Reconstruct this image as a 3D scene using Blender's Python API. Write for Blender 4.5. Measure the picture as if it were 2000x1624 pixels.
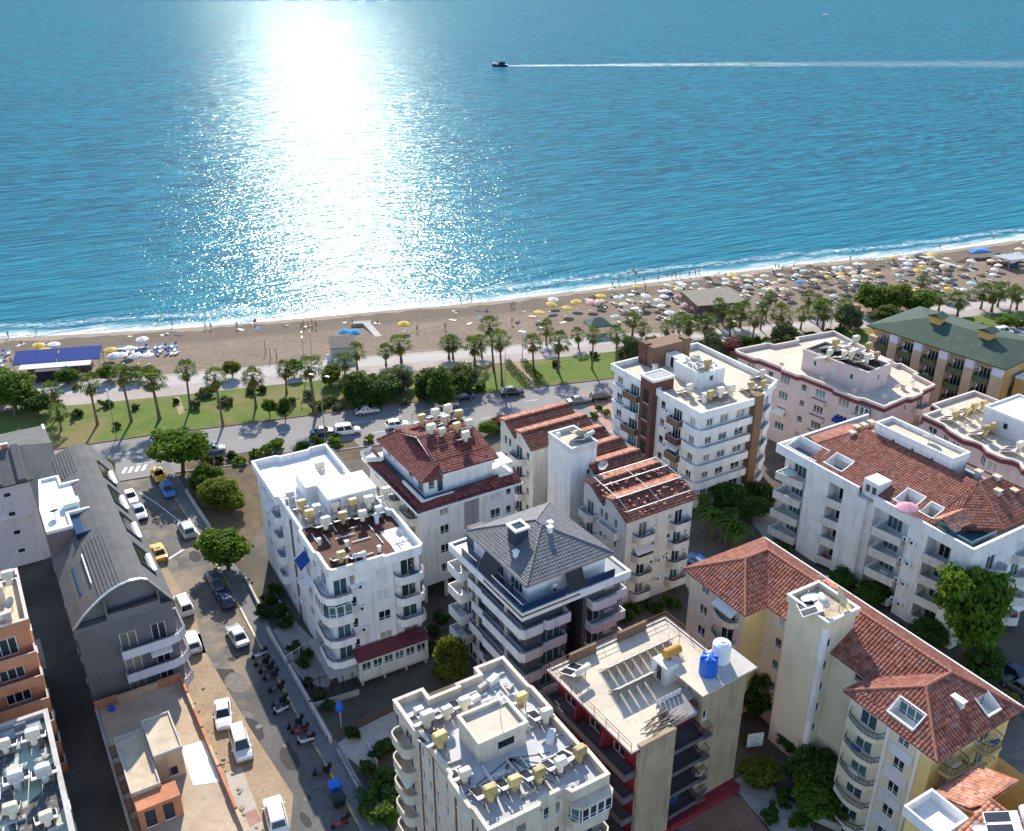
import bpy, math, random
from mathutils import Vector
RND = random.Random(11)
SC = bpy.context.scene
for _o in list(bpy.data.objects): bpy.data.objects.remove(_o)
rad = math.radians
# ---------------------------------------------------------------- camera
CAM_H, FPX, PITCH = 75.0, 1854.0, rad(25.8)
cam_d = bpy.data.cameras.new('camera'); cam = bpy.data.objects.new('camera', cam_d)
SC.collection.objects.link(cam); SC.camera = cam
cam.location = (0, 0, CAM_H); cam.rotation_euler = (math.pi/2 - PITCH, 0, 0)
cam_d.sensor_width = 36; cam_d.sensor_fit = 'HORIZONTAL'; cam_d.lens = 36*FPX/2000
cam_d.clip_end = 20000; cam_d.clip_start = 1
# ---------------------------------------------------------------- sky and sun
SUN_EL, SUN_AZ = rad(35), rad(-7.5)          # azimuth measured from +Y towards +X
w = bpy.data.worlds.new('World'); SC.world = w; w.use_nodes = True
wn = w.node_tree; bgn = wn.nodes['Background']
sky = wn.nodes.new('ShaderNodeTexSky'); sky.sky_type = 'NISHITA'; sky.sun_disc = False
sky.sun_elevation = SUN_EL; sky.sun_rotation = SUN_AZ
sky.altitude = 1200; sky.air_density = 1.0; sky.dust_density = 0.05; sky.ozone_density = 0.8
wn.links.new(sky.outputs[0], bgn.inputs[0]); bgn.inputs[1].default_value = 0.15
sl = bpy.data.lights.new('sun', 'SUN'); sl.energy = 3.9; sl.angle = rad(0.53); sl.color = (1, .91, .77)
sun = bpy.data.objects.new('sun', sl); SC.collection.objects.link(sun)
sd = Vector((math.sin(SUN_AZ)*math.cos(SUN_EL), math.cos(SUN_AZ)*math.cos(SUN_EL), math.sin(SUN_EL)))
sun.rotation_euler = sd.to_track_quat('Z', 'Y').to_euler()
SC.view_settings.view_transform = 'Standard'; SC.view_settings.look = 'None'
SC.view_settings.exposure = 0.98; SC.view_settings.gamma = 1
SC.render.engine = 'CYCLES'
SC.cycles.use_denoising = True; SC.cycles.max_bounces = 5; SC.cycles.diffuse_bounces = 3
SC.cycles.glossy_bounces = 2; SC.cycles.transparent_max_bounces = 6; SC.cycles.sample_clamp_indirect = 4
# ---------------------------------------------------------------- helpers
CS, CC = math.sin(PITCH), math.cos(PITCH)
def G(px, py, z=0.0):
    """ground-plan position of a surveyed point of the photograph lying at height z"""
    x = (px-1000)/FPX; y = (py-812)/FPX
    dx, dy, dz = x, CC-y*CS, -CS-y*CC
    t = (z-CAM_H)/dz
    return (t*dx, t*dy)
COLL = SC.collection
def link(o, parent=None):
    COLL.objects.link(o)
    if parent is not None: o.parent = parent
    return o
def tag(o, label=None, cat=None, group=None, kind=None):
    if label: o['label'] = label
    if cat: o['category'] = cat
    if group: o['group'] = group
    if kind: o['kind'] = kind
    return o
def thing(name, label, cat, loc=(0, 0, 0), rz=0, group=None, sc=None):
    o = link(bpy.data.objects.new(name, None)); o.location = loc; o.rotation_euler = (0, 0, rz)
    o.empty_display_size = .3
    if sc is not None: o.scale = (sc, sc, sc)
    return tag(o, label, cat, group)
def inst(name, mesh, parent=None, loc=(0, 0, 0), rz=0, sc=None):
    o = bpy.data.objects.new(name, mesh); o.location = loc
    if rz: o.rotation_euler = (0, 0, rz)
    if sc is not None: o.scale = sc if hasattr(sc, '__len__') else (sc, sc, sc)
    return link(o, parent)
def copy_tree(o, parent=None):
    c = o.copy(); COLL.objects.link(c); c.parent = parent
    for ch in list(o.children): copy_tree(ch, c)
    return c
def place(proto, first, loc, rz, label=None, cat=None, group=None, sc=None):
    """the prototype itself the first time, copies of it and its parts after that"""
    o = proto if first else copy_tree(proto)
    o.location = loc; o.rotation_euler = (0, 0, rz)
    if sc is not None: o.scale = (sc, sc, sc)
    return tag(o, label, cat, group)
class MB:
    def __init__(s): s.v = []; s.f = []; s.m = []
    def add(s, vs, fs, m=0):
        b = len(s.v); s.v += [tuple(v) for v in vs]
        s.f += [tuple(b+i for i in f) for f in fs]; s.m += [m]*len(fs); return s
    def box(s, x0, y0, z0, x1, y1, z1, m=0):
        return s.add([(x0,y0,z0),(x1,y0,z0),(x1,y1,z0),(x0,y1,z0),(x0,y0,z1),(x1,y0,z1),(x1,y1,z1),(x0,y1,z1)],
            [(0,3,2,1),(4,5,6,7),(0,1,5,4),(1,2,6,5),(2,3,7,6),(3,0,4,7)], m)
    def obox(s, c, ax, hl, hw, z0, z1, m=0):
        """box round centre c along angle ax (plan), half length, half width"""
        ca, sa = math.cos(ax), math.sin(ax)
        p = [(c[0]+ca*a-sa*b, c[1]+sa*a+ca*b) for a, b in ((-hl,-hw),(hl,-hw),(hl,hw),(-hl,hw))]
        return s.prism(p, z0, z1, m)
    def prism(s, poly, z0, z1, m=0, mt=None):
        n = len(poly)
        s.add([(x,y,z0) for x,y in poly]+[(x,y,z1) for x,y in poly],
              [tuple(range(n-1,-1,-1))]+[(i,(i+1)%n,n+(i+1)%n,n+i) for i in range(n)], m)
        b = len(s.v)-n; s.f.append(tuple(range(b, b+n))); s.m.append(m if mt is None else mt); return s
    def quad(s, a, b, c, d, m=0): return s.add([a,b,c,d], [(0,1,2,3)], m)
    def poly(s, pts, m=0): return s.add(pts, [tuple(range(len(pts)))], m)
    def tube(s, p, q, r0, r1=None, n=8, m=0, caps=True):
        r1 = r0 if r1 is None else r1
        p = Vector(p); q = Vector(q); d = (q-p).normalized()
        a = d.orthogonal().normalized(); b = d.cross(a)
        vs = [p+a*(r0*math.cos(2*math.pi*i/n))+b*(r0*math.sin(2*math.pi*i/n)) for i in range(n)] + \
             [q+a*(r1*math.cos(2*math.pi*i/n))+b*(r1*math.sin(2*math.pi*i/n)) for i in range(n)]
        fs = [(i,(i+1)%n,n+(i+1)%n,n+i) for i in range(n)]
        if caps: fs += [tuple(range(n-1,-1,-1)), tuple(range(n,2*n))]
        return s.add(vs, fs, m)
    def bar(s, p, q, wd=.05, m=0): return s.tube(p, q, wd*.7, None, 4, m)
    def lathe(s, prof, n=16, c=(0,0,0), m=0):
        vs = []; k = len(prof)
        for r, z in prof:
            vs += [(c[0]+r*math.cos(2*math.pi*i/n), c[1]+r*math.sin(2*math.pi*i/n), c[2]+z) for i in range(n)]
        fs = [(j*n+i, j*n+(i+1)%n, (j+1)*n+(i+1)%n, (j+1)*n+i) for j in range(k-1) for i in range(n)]
        fs += [tuple(range(n-1,-1,-1)), tuple((k-1)*n+i for i in range(n))]
        return s.add(vs, fs, m)
    def mesh(s, name, mats, smooth=False):
        me = bpy.data.meshes.new(name); me.from_pydata(s.v, [], s.f)
        for mt in (mats if isinstance(mats, (list, tuple)) else [mats]): me.materials.append(mt)
        if any(s.m): me.polygons.foreach_set('material_index', s.m)
        if smooth: me.polygons.foreach_set('use_smooth', [True]*len(me.polygons))
        me.update(); return me
    def obj(s, name, mats, parent=None, smooth=False, loc=(0,0,0), rz=0):
        return inst(name, s.mesh(name, mats, smooth), parent, loc, rz)
def inset(poly, d, closed=True):
    """move a counter-clockwise outline inwards by d (mitred)"""
    n = len(poly); out = []
    for i in range(n):
        p = Vector(poly[i])
        a = Vector(poly[i-1]) if (closed or i > 0) else None
        c = Vector(poly[(i+1) % n]) if (closed or i < n-1) else None
        ns = []
        for u, v in ((a, p), (p, c)):
            if u is None or v is None: continue
            e = (v-u).normalized(); ns.append(Vector((-e.y, e.x)))
        if len(ns) == 1: out.append(tuple(p+ns[0]*d)); continue
        m = (ns[0]+ns[1]); k = m.length
        if k < 1e-4: out.append(tuple(p+ns[0]*d)); continue
        m /= k; out.append(tuple(p+m*(d/max(.35, m.dot(ns[0])))))
    return out
# ---------------------------------------------------------------- materials
def rgb(c): return (c[0], c[1], c[2], 1)
class NT:
    def __init__(s, name):
        s.mat = bpy.data.materials.new(name); s.mat.use_nodes = True
        s.t = s.mat.node_tree; s.b = s.t.nodes['Principled BSDF']; s.out = s.t.nodes['Material Output']
        s.pos = s.n('ShaderNodeNewGeometry').outputs['Position']
    def n(s, typ, **kw):
        nd = s.t.nodes.new(typ)
        for k, v in kw.items(): setattr(nd, k, v)
        return nd
    def l(s, a, b): s.t.links.new(a, b)
    def mapping(s, scale, src=None, rot=(0,0,0)):
        m = s.n('ShaderNodeMapping'); m.inputs['Scale'].default_value = scale; m.inputs['Rotation'].default_value = rot
        s.l(src if src is not None else s.pos, m.inputs['Vector']); return m.outputs[0]
    def noise(s, scale, detail=3, vec=None, rough=.55):
        m = s.n('ShaderNodeTexNoise'); m.inputs['Scale'].default_value = scale; m.inputs['Detail'].default_value = detail
        m.inputs['Roughness'].default_value = rough
        s.l(vec if vec is not None else s.pos, m.inputs['Vector']); return m.outputs['Fac']
    def ramp(s, fac, a, b, c0=0.0, c1=1.0):
        m = s.n('ShaderNodeMapRange'); m.inputs['From Min'].default_value = a; m.inputs['From Max'].default_value = b
        m.inputs['To Min'].default_value = c0; m.inputs['To Max'].default_value = c1; s.l(fac, m.inputs['Value']); return m.outputs[0]
    def mix(s, fac, a, b, mode='MIX'):
        m = s.n('ShaderNodeMix', data_type='RGBA', blend_type=mode)
        for v, k in ((fac, 0), (a, 6), (b, 7)):
            if isinstance(v, (int, float)): m.inputs[k].default_value = v
            elif isinstance(v, tuple): m.inputs[k].default_value = rgb(v)
            else: s.l(v, m.inputs[k])
        return m.outputs[2]
    def math(s, op, a, b=0.0):
        m = s.n('ShaderNodeMath', operation=op)
        for v, k in ((a, 0), (b, 1)):
            if isinstance(v, (int, float)): m.inputs[k].default_value = v
            else: s.l(v, m.inputs[k])
        return m.outputs[0]
    def bump(s, h, strength=.3, dist=.05, nrm=None):
        m = s.n('ShaderNodeBump'); m.inputs['Strength'].default_value = strength; m.inputs['Distance'].default_value = dist
        s.l(h, m.inputs['Height'])
        if nrm is not None: s.l(nrm, m.inputs['Normal'])
        return m.outputs[0]
MATS = {}
def M(name, c=None, rough=.85, var=.12, scale=1.2, spec=.25, metal=0, dirt=0.0, dirtc=None, bump=0.0, fine=9.0, objrand=0.0, cell=0.0):
    """painted or mineral surface: base colour, broad tone drift, fine grain, grime with its own shape"""
    if name in MATS: return MATS[name]
    k = NT(name); b = k.b
    b.inputs['Roughness'].default_value = rough; b.inputs['Metallic'].default_value = metal
    b.inputs['Specular IOR Level'].default_value = spec
    n1 = k.noise(scale, 4); n2 = k.noise(fine, 2)
    lo = tuple(x*(1-var) for x in c); hi = tuple(min(1, x*(1+var)) for x in c)
    col = k.mix(k.ramp(n1, .3, .7), lo, hi)
    col = k.mix(k.ramp(n2, .35, .65, 0, .7*var+.10), col, tuple(x*.7 for x in c))
    if dirt > 0:
        d = k.noise(1.0, 4, k.mapping((1.3, 1.3, .22)), .65); d2 = k.noise(1.0, 3, k.mapping((5.5, 5.5, .16)), .6)
        col = k.mix(k.ramp(d, .50, .70, 0, dirt), col, dirtc or tuple(x*.45 for x in c))
        col = k.mix(k.ramp(d2, .58, .72, 0, dirt*.7), col, tuple(x*.8 for x in (dirtc or tuple(y*.45 for y in c))))
    if cell > 0:
        vo = k.n('ShaderNodeTexVoronoi'); vo.inputs['Scale'].default_value = 2.6; k.l(k.pos, vo.inputs['Vector']); sp_ = k.n('ShaderNodeSeparateColor'); k.l(vo.outputs['Color'], sp_.inputs[0])
        hs = k.n('ShaderNodeHueSaturation'); k.l(k.ramp(sp_.outputs[0], 0, 1, 1-cell, 1+cell), hs.inputs['Value']); k.l(k.ramp(sp_.outputs[1], 0, 1, .8, 1.1), hs.inputs['Saturation']); k.l(col, hs.inputs['Color']); col = hs.outputs[0]
    if objrand > 0:
        oi = k.n('ShaderNodeObjectInfo'); f = k.ramp(oi.outputs['Random'], 0, 1, 1-objrand, 1+objrand)
        hs = k.n('ShaderNodeHueSaturation'); k.l(f, hs.inputs['Value']); k.l(col, hs.inputs['Color']); col = hs.outputs[0]
    k.l(col, b.inputs['Base Color'])
    if bump > 0: k.l(k.bump(n2, bump, .03), b.inputs['Normal'])
    MATS[name] = k.mat; return k.mat
def leafmat(name, c, c2, trans=.35):
    k = NT(name); oi = k.n('ShaderNodeObjectInfo')
    n = k.noise(1.1, 3); n2 = k.noise(7.0, 2)
    col = k.mix(k.ramp(n, .35, .65), c, c2); col = k.mix(k.ramp(n2, .4, .7, 0, .55), col, tuple(x*.5 for x in c))
    hs = k.n('ShaderNodeHueSaturation'); k.l(k.ramp(oi.outputs['Random'], 0, 1, .75, 1.2), hs.inputs['Value']); k.l(col, hs.inputs['Color'])
    k.l(hs.outputs[0], k.b.inputs['Base Color']); k.b.inputs['Roughness'].default_value = .6; k.b.inputs['Specular IOR Level'].default_value = .15
    tr = k.n('ShaderNodeBsdfTranslucent'); mx = k.n('ShaderNodeMixShader'); mx.inputs[0].default_value = trans
    hy = k.mix(.35, hs.outputs[0], (.35, .42, .03)); k.l(hy, tr.inputs['Color'])
    k.l(k.b.outputs[0], mx.inputs[1]); k.l(tr.outputs[0], mx.inputs[2]); k.l(mx.outputs[0], k.out.inputs['Surface'])
    MATS[name] = k.mat; return k.mat
def glassmat(name, c, rough=.06):
    k = NT(name); oi = k.n('ShaderNodeObjectInfo')
    col = k.mix(k.ramp(oi.outputs['Random'], .2, 1, 0, 1), c, tuple(min(1, x*2.6+.01) for x in c))
    k.l(col, k.b.inputs['Base Color']); k.b.inputs['Roughness'].default_value = rough; k.b.inputs['Specular IOR Level'].default_value = .6
    MATS[name] = k.mat; return k.mat
WHITE = M('white_render', (.80, .79, .77), .8, .08, .5, dirt=.42, dirtc=(.42, .40, .37), bump=.1)
OFFW = M('offwhite_render', (.69, .67, .62), .85, .08, .6, dirt=.5, dirtc=(.40, .37, .32), bump=.1)
CREAM = M('cream_render', (.60, .53, .42), .85, .10, .7, dirt=.45, dirtc=(.33, .28, .21), bump=.15)
CREAMR = M('cream_cap', (.64, .59, .50), .9, .12, 1.6, dirt=.5, dirtc=(.30, .27, .23), bump=.2)
PINKW = M('pale_pink_render', (.62, .50, .48), .85, .07, .6, dirt=.3, dirtc=(.4, .32, .3), bump=.1)
MAROON = M('maroon_paint', (.16, .035, .045), .6, .15, 1.5)
YELLOW = M('yellow_render', (.74, .55, .24), .85, .06, .5, dirt=.2, dirtc=(.5, .36, .17), bump=.1)
PALEYEL = M('pale_yellow_render', (.70, .62, .45), .85, .06, .5, dirt=.25, dirtc=(.45, .38, .27), bump=.1)
OCHRE = M('ochre_render', (.55, .33, .11), .85, .12, .6, dirt=.3, bump=.1)
PEACH = M('peach_render', (.56, .40, .26), .9, .1, .8, dirt=.3, dirtc=(.36, .24, .15), bump=.15)
BEIGE = M('beige_stucco', (.42, .32, .215), .95, .14, .5, dirt=.6, dirtc=(.20, .15, .11), bump=.4)
REDW = M('red_paint_wall', (.25, .03, .04), .7, .15, .8, dirt=.45)
GREYW = M('slate_render', (.17, .165, .17), .85, .08, .6, dirt=.2, bump=.15)
DARKW = M('charcoal_cladding', (.10, .10, .11), .7, .12, .8)
LILAC = M('lilac_white_render', (.68, .66, .69), .85, .06, .5, dirt=.3, bump=.1)
BROWNW = M('brown_brick_paint', (.15, .065, .05), .8, .15, 1.2, dirt=.2)
TANW = M('tan_brown_paint', (.20, .12, .075), .8, .12, 1.2, dirt=.2)
ORANGEW = M('salmon_render', (.52, .22, .12), .85, .12, .8, dirt=.4)
CONC = M('concrete', (.36, .34, .31), .92, .18, .6, dirt=.4, bump=.3)
CONCL = M('light_concrete', (.52, .49, .45), .92, .15, .5, dirt=.3, bump=.25)
ROOFW = M('white_roof_coating', (.80, .79, .76), .8, .07, .35, dirt=.2, dirtc=(.5, .47, .42))
ROOFG = M('grey_roof_screed', (.40, .41, .42), .9, .12, .35, dirt=.35, dirtc=(.25, .24, .22), bump=.15)
ROOFC = M('cream_roof_screed', (.62, .54, .43), .92, .14, .3, dirt=.4, dirtc=(.38, .31, .23), bump=.2)
ROOFBR = M('brown_deck_tile', (.10, .045, .03), .8, .35, .7, dirt=.3)
ROOFGR = M('green_felt', (.05, .08, .06), .9, .14, .3, dirt=.25, dirtc=(.16, .17, .13), bump=.3)
FELT = M('grey_felt', (.12, .12, .12), .92, .14, .5, dirt=.25, dirtc=(.19, .19, .17), bump=.3)
TILEB = M('brown_clay_tile', (.17, .065, .05), .85, .22, 2.2, dirt=.25, dirtc=(.09, .04, .03), fine=9, cell=.34)
TILER = M('red_clay_tile', (.26, .095, .065), .85, .22, 2.2, dirt=.25, dirtc=(.20, .09, .07), fine=9, cell=.34)
TILED = M('dark_red_clay_tile', (.19, .05, .043), .8, .25, 2.4, dirt=.3, dirtc=(.10, .04, .04), fine=9, cell=.34)
TILES = M('salmon_and_sunlit_clay_tile', (.50, .215, .135), .85, .18, 2.0, dirt=.25, dirtc=(.28, .13, .09), fine=9, cell=.34)
TILEG = M('anthracite_tile', (.155, .155, .165), .6, .18, 1.5, spec=.35, cell=.15)
RIDGE = M('ridge_clay', (.42, .17, .11), .85, .2, 2.5)
WPLAST = M('white_pvc', (.78, .78, .77), .5, .04, 2)
STEEL = M('galvanised_steel', (.46, .47, .48), .4, .15, 2, metal=.7)
DKMET = M('dark_iron', (.04, .04, .045), .5, .2, 3, metal=.3)
RUST = M('rusty_steel', (.20, .10, .06), .85, .35, 4)
TANKY = M('yellow_tank_paint', (.52, .40, .17), .5, .2, 3, dirt=.6, dirtc=(.26, .15, .05), objrand=.35)
TANKW = M('cream_tank_paint', (.70, .64, .52), .5, .1, 3, dirt=.3, dirtc=(.45, .33, .15), objrand=.15)
TANKG = M('silver_tank', (.55, .57, .60), .35, .1, 3, metal=.3)
COLLG = M('collector_glass', (.02, .022, .03), .12, .2, 2, spec=.6)
BLUEP = M('blue_polyethylene', (.01, .12, .55), .4, .08, 2, spec=.4)
NAVYG = M('navy_tinted_glass', (.012, .035, .085), .1, .1, 2, spec=.6)
AWNB = M('blue_awning_canvas', (.01, .05, .25), .8, .15, 3)
AWNW = M('white_awning_canvas', (.70, .70, .66), .85, .06, 2)
WOOD = M('weathered_wood', (.22, .14, .09), .85, .3, 3)
BLACK = M('black_rubber', (.012, .012, .013), .7, .2, 4)
GL_D = glassmat('window_glass_dark', (.012, .016, .02))
GL_B = glassmat('window_glass_teal', (.03, .065, .07))
CURT = glassmat('window_with_curtain', (.16, .145, .12), .15)
SHUT = M('roller_shutter_white', (.62, .62, .62), .6, .05, 3)
# ================================================================ the setting
SEA_Z = -0.8
def pxl(pts, z=0.0): return [G(x, y, z) for x, y in pts]
shore = pxl([(-120,668),(0,661),(125,655),(250,648),(375,640),(500,630),(625,619),(750,607),(875,597),(1000,585),(1100,573),(1200,560),(1300,549),
             (1400,537),(1500,525),(1600,513),(1700,505),(1800,495),(1900,482),(2000,468),(2100,456)], SEA_Z)
shore = [(-3500, -560), (-900, 40), (-320, 158)] + shore + [(420, 372), (1200, 600), (4000, 1300)]
# sea sheet: rows parallel to the shore, UV = (along, distance from shore)
nrm = (-.27, .963)
offs = [-7, -3, 0, 3, 7, 13, 22, 40, 80, 160, 320, 640, 1300, 3000, 9000]
vs = []; uv = []
acc = 0
for i, p in enumerate(shore):
    if i: acc += math.hypot(p[0]-shore[i-1][0], p[1]-shore[i-1][1])
    for o in offs:
        vs.append((p[0]+nrm[0]*o, p[1]+nrm[1]*o, SEA_Z)); uv.append((acc, o))
nr = len(offs); fs = []
for i in range(len(shore)-1):
    for j in range(nr-1): fs.append((i*nr+j, (i+1)*nr+j, (i+1)*nr+j+1, i*nr+j+1))
me = bpy.data.meshes.new('sea'); me.from_pydata(vs, [], fs)
ul = me.uv_layers.new(name='shore')
ul.data.foreach_set('uv', [c for lp in me.loops for c in uv[lp.vertex_index]])
k = NT('sea_water')
uvn = k.n('ShaderNodeUVMap', uv_map='shore'); sx = k.n('ShaderNodeSeparateXYZ'); k.l(uvn.outputs[0], sx.inputs[0])
dist = sx.outputs['Y']
turn = k.mapping((1, 1, 1), rot=(0, 0, rad(-28)))      # crests run a little oblique to the shore
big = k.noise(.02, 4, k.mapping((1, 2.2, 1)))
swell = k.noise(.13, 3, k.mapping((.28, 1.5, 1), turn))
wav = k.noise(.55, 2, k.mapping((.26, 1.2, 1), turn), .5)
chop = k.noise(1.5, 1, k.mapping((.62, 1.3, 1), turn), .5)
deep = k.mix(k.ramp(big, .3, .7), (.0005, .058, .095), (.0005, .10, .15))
deep = k.mix(k.ramp(swell, .40, .58, 0, .75), deep, (.0005, .032, .085))  # dark swell bands: wave shading painted into the water colour
deep = k.mix(k.ramp(wav, .45, .6, 0, .75), deep, (.002, .165, .25))  # pale ripples: sky reflection on wave slopes painted into the colour
shal = k.ramp(k.math('ADD', dist, k.math('MULTIPLY', k.math('SUBTRACT', big, .5), 60)), 8, 120, 1, 0)
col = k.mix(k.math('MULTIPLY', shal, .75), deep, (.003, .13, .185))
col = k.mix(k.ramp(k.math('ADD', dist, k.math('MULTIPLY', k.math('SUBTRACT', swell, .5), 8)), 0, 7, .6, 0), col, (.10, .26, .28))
# foam: broken bands that run along the shore
fwarp = k.noise(.09, 3, k.mapping((1, 1, 1)))
d2 = k.math('ADD', dist, k.math('MULTIPLY', k.math('SUBTRACT', fwarp, .5), -9))
edge = k.ramp(d2, 1.2, 5.6, 1, 0)
band = k.ramp(k.math('ABSOLUTE', k.math('SUBTRACT', d2, 9.0)), .3, 2.2, .8, 0)
lace = k.ramp(k.noise(1.3, 5, k.mapping((.5, 1.2, 1)), .7), .42, .6)
foam = k.math('MINIMUM', 1.0, k.math('ADD', edge, k.math('MULTIPLY', band, lace)))
foam = k.math('MULTIPLY', foam, k.ramp(lace, 0, 1, .45, 1))
col = k.mix(foam, col, (.78, .8, .8))
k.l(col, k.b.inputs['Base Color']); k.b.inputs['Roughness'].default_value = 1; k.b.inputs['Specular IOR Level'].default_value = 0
b1 = k.bump(swell, .6, 1.1); b2 = k.bump(wav, .8, .62, b1); b3 = k.bump(chop, .72, .25, b2)
k.l(k.bump(wav, .9, .8, k.bump(swell, .9, 2.6)), k.b.inputs['Normal'])
gl = k.n('ShaderNodeBsdfGlossy'); gl.inputs['Roughness'].default_value = .17; gl.inputs['Color'].default_value = (.72, .94, 1, 1); k.l(b3, gl.inputs['Normal'])
mx = k.n('ShaderNodeMixShader'); k.l(k.ramp(foam, 0, 1, .074, .01), mx.inputs[0])
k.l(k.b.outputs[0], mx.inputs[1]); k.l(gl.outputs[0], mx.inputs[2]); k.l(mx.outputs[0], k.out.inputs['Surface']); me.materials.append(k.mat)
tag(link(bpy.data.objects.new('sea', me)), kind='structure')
# beach: from the promenade edge down under the water
prom_up = pxl([(-150,768),(0,757),(150,742),(390,724),(500,714),(711,694),(900,680),(1027,670),(1195,650),(1323,648),(1480,634),(1640,618),(1800,600),(2000,575),(2120,562)])
def interp(line, x):
    for a, b in zip(line, line[1:]):
        if a[0] <= x <= b[0]: return a[1]+(b[1]-a[1])*(x-a[0])/(b[0]-a[0])
    a, b = (line[0], line[1]) if x < line[0][0] else (line[-2], line[-1])
    return a[1]+(b[1]-a[1])*(x-a[0])/(b[0]-a[0])
xs = [-3500, -900, -320] + [-160+8*i for i in range(54)] + [420, 1200, 4000]
def shore_y(x): return interp(shore, x)
def prom_y(x):
    if x < -150: return shore_y(x)-48
    if x > 200: return shore_y(x)-62
    return interp(prom_up, x)
vs = []; uv = []; rows = [0, .12, .35, .6, .8, .92, 1.0, 1.08, 1.3]
for x in xs:
    y0, y1 = prom_y(x)-.6, shore_y(x)
    for t in rows:
        z = .03 - .35*t - .48*max(0, (t-.55)/.45) if t <= 1 else SEA_Z - (t-1)*5
        if 0 < t < .9: z += .10*math.sin(x*.31+t*9)*math.sin(x*.13-t*4)
        vs.append((x, y0+(y1-y0)*t, z)); uv.append((x, (y0+(y1-y0)*t)-y1))
nr = len(rows); fs = []
for i in range(len(xs)-1):
    for j in range(nr-1): fs.append((i*nr+j, (i+1)*nr+j, (i+1)*nr+j+1, i*nr+j+1))
me = bpy.data.meshes.new('beach'); me.from_pydata(vs, [], fs)
ul = me.uv_layers.new(name='shore'); ul.data.foreach_set('uv', [c for lp in me.loops for c in uv[lp.vertex_index]])
k = NT('beach_sand')
uvn = k.n('ShaderNodeUVMap', uv_map='shore'); sx = k.n('ShaderNodeSeparateXYZ'); k.l(uvn.outputs[0], sx.inputs[0])
n1 = k.noise(.12, 4); n2 = k.noise(1.1, 5, None, .7); n3 = k.noise(5, 3)
col = k.mix(k.ramp(n1, .3, .7), (.185, .14, .105), (.26, .20, .15))
col = k.mix(k.ramp(n2, .45, .68, 0, .6), col, (.11, .085, .065)); col = k.mix(k.ramp(n3, .5, .75, 0, .45), col, (.40, .32, .245))
dd = k.math('ADD', sx.outputs['Y'], k.math('MULTIPLY', k.math('SUBTRACT', n1, .5), 7))
col = k.mix(k.ramp(dd, -13, -10, 0, .55), col, (.095, .075, .058))
col = k.mix(k.ramp(dd, -2.8, -2.2, 0, .8), col, (.34, .27, .205))
k.l(col, k.b.inputs['Base Color']); k.b.inputs['Roughness'].default_value = .95; k.b.inputs['Specular IOR Level'].default_value = .15
k.l(k.bump(n2, .9, .35), k.b.inputs['Normal']); me.materials.append(k.mat)
tag(link(bpy.data.objects.new('beach', me)), kind='structure')
# town ground
k = NT('town_ground'); n1 = k.noise(.15, 4); n2 = k.noise(2.2, 4)
col = k.mix(k.ramp(n1, .35, .65), (.06, .055, .046), (.12, .10, .08)); col = k.mix(k.ramp(n2, .5, .72, 0, .5), col, (.07, .075, .05))
k.l(col, k.b.inputs['Base Color']); k.b.inputs['Roughness'].default_value = .95; k.l(k.bump(n2, .5, .08), k.b.inputs['Normal'])
GROUND = k.mat
mb = MB(); vs = []
for x in xs: vs += [(x, min(-900, prom_y(x)-1500), 0), (x, prom_y(x), 0)]
mb.add(vs, [(2*i, 2*i+2, 2*i+3, 2*i+1) for i in range(len(xs)-1)])
tag(mb.obj('ground', GROUND), kind='structure')
# paving, lawn, asphalt materials
def groundmat(name, a, b, c3, s1=.3, s2=3.0, rough=.93, bump=.3, crack=False, blot=None):
    k = NT(name); n1 = k.noise(s1, 4); n2 = k.noise(s2, 4, None, .65)
    col = k.mix(k.ramp(n1, .3, .7), a, b); col = k.mix(k.ramp(n2, .45, .75, 0, .6), col, c3)
    if blot: col = k.mix(k.ramp(k.noise(.07, 4, None, .7), .5, .62, 0, .85), col, blot)
    if crack:
        vo = k.n('ShaderNodeTexVoronoi', feature='DISTANCE_TO_EDGE'); vo.inputs['Scale'].default_value = .22
        wv = k.n('ShaderNodeVectorMath', operation='ADD'); nn = k.n('ShaderNodeTexNoise'); nn.inputs['Scale'].default_value = .8
        k.l(k.pos, nn.inputs['Vector']); k.l(k.pos, wv.inputs[0]); k.l(nn.outputs['Color'], wv.inputs[1]); k.l(wv.outputs[0], vo.inputs['Vector'])
        col = k.mix(k.math('MULTIPLY', k.ramp(vo.outputs['Distance'], .002, .007, .4, 0), k.ramp(n1, .5, .6)), col, (.02, .02, .02))
    k.l(col, k.b.inputs['Base Color']); k.b.inputs['Roughness'].default_value = rough; k.b.inputs['Specular IOR Level'].default_value = .25
    k.l(k.bump(n2, bump, .05), k.b.inputs['Normal']); return k.mat
ROAD = groundmat('coast_asphalt', (.20, .195, .19), (.25, .24, .235), (.15, .148, .145), .12, 1.5, .85)
ASPH = groundmat('street_asphalt', (.10, .097, .094), (.15, .142, .134), (.07, .068, .066), .2, 1.8, .9, crack=True, blot=(.28, .225, .165))
DUST = groundmat('dusty_shoulder', (.30, .225, .15), (.40, .31, .215), (.18, .135, .09), .35, 2.2, .97, .8)
PAVE = groundmat('promenade_paving', (.33, .28, .26), (.40, .35, .32), (.26, .22, .20), .25, 1.2, .9)
PAVEP = groundmat('cycle_path_paving', (.38, .35, .34), (.44, .41, .40), (.31, .28, .27), .4, 2, .85)
SIDE = groundmat('grey_sidewalk', (.15, .155, .16), (.20, .20, .205), (.11, .115, .12), .4, 2.5, .9)
FORE = groundmat('concrete_forecourt', (.38, .35, .31), (.46, .43, .39), (.28, .25, .22), .3, 1.8, .93)
PINKP = groundmat('pink_block_paving', (.33, .19, .16), (.42, .27, .23), (.25, .15, .13), .4, 2.2, .9)
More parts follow.
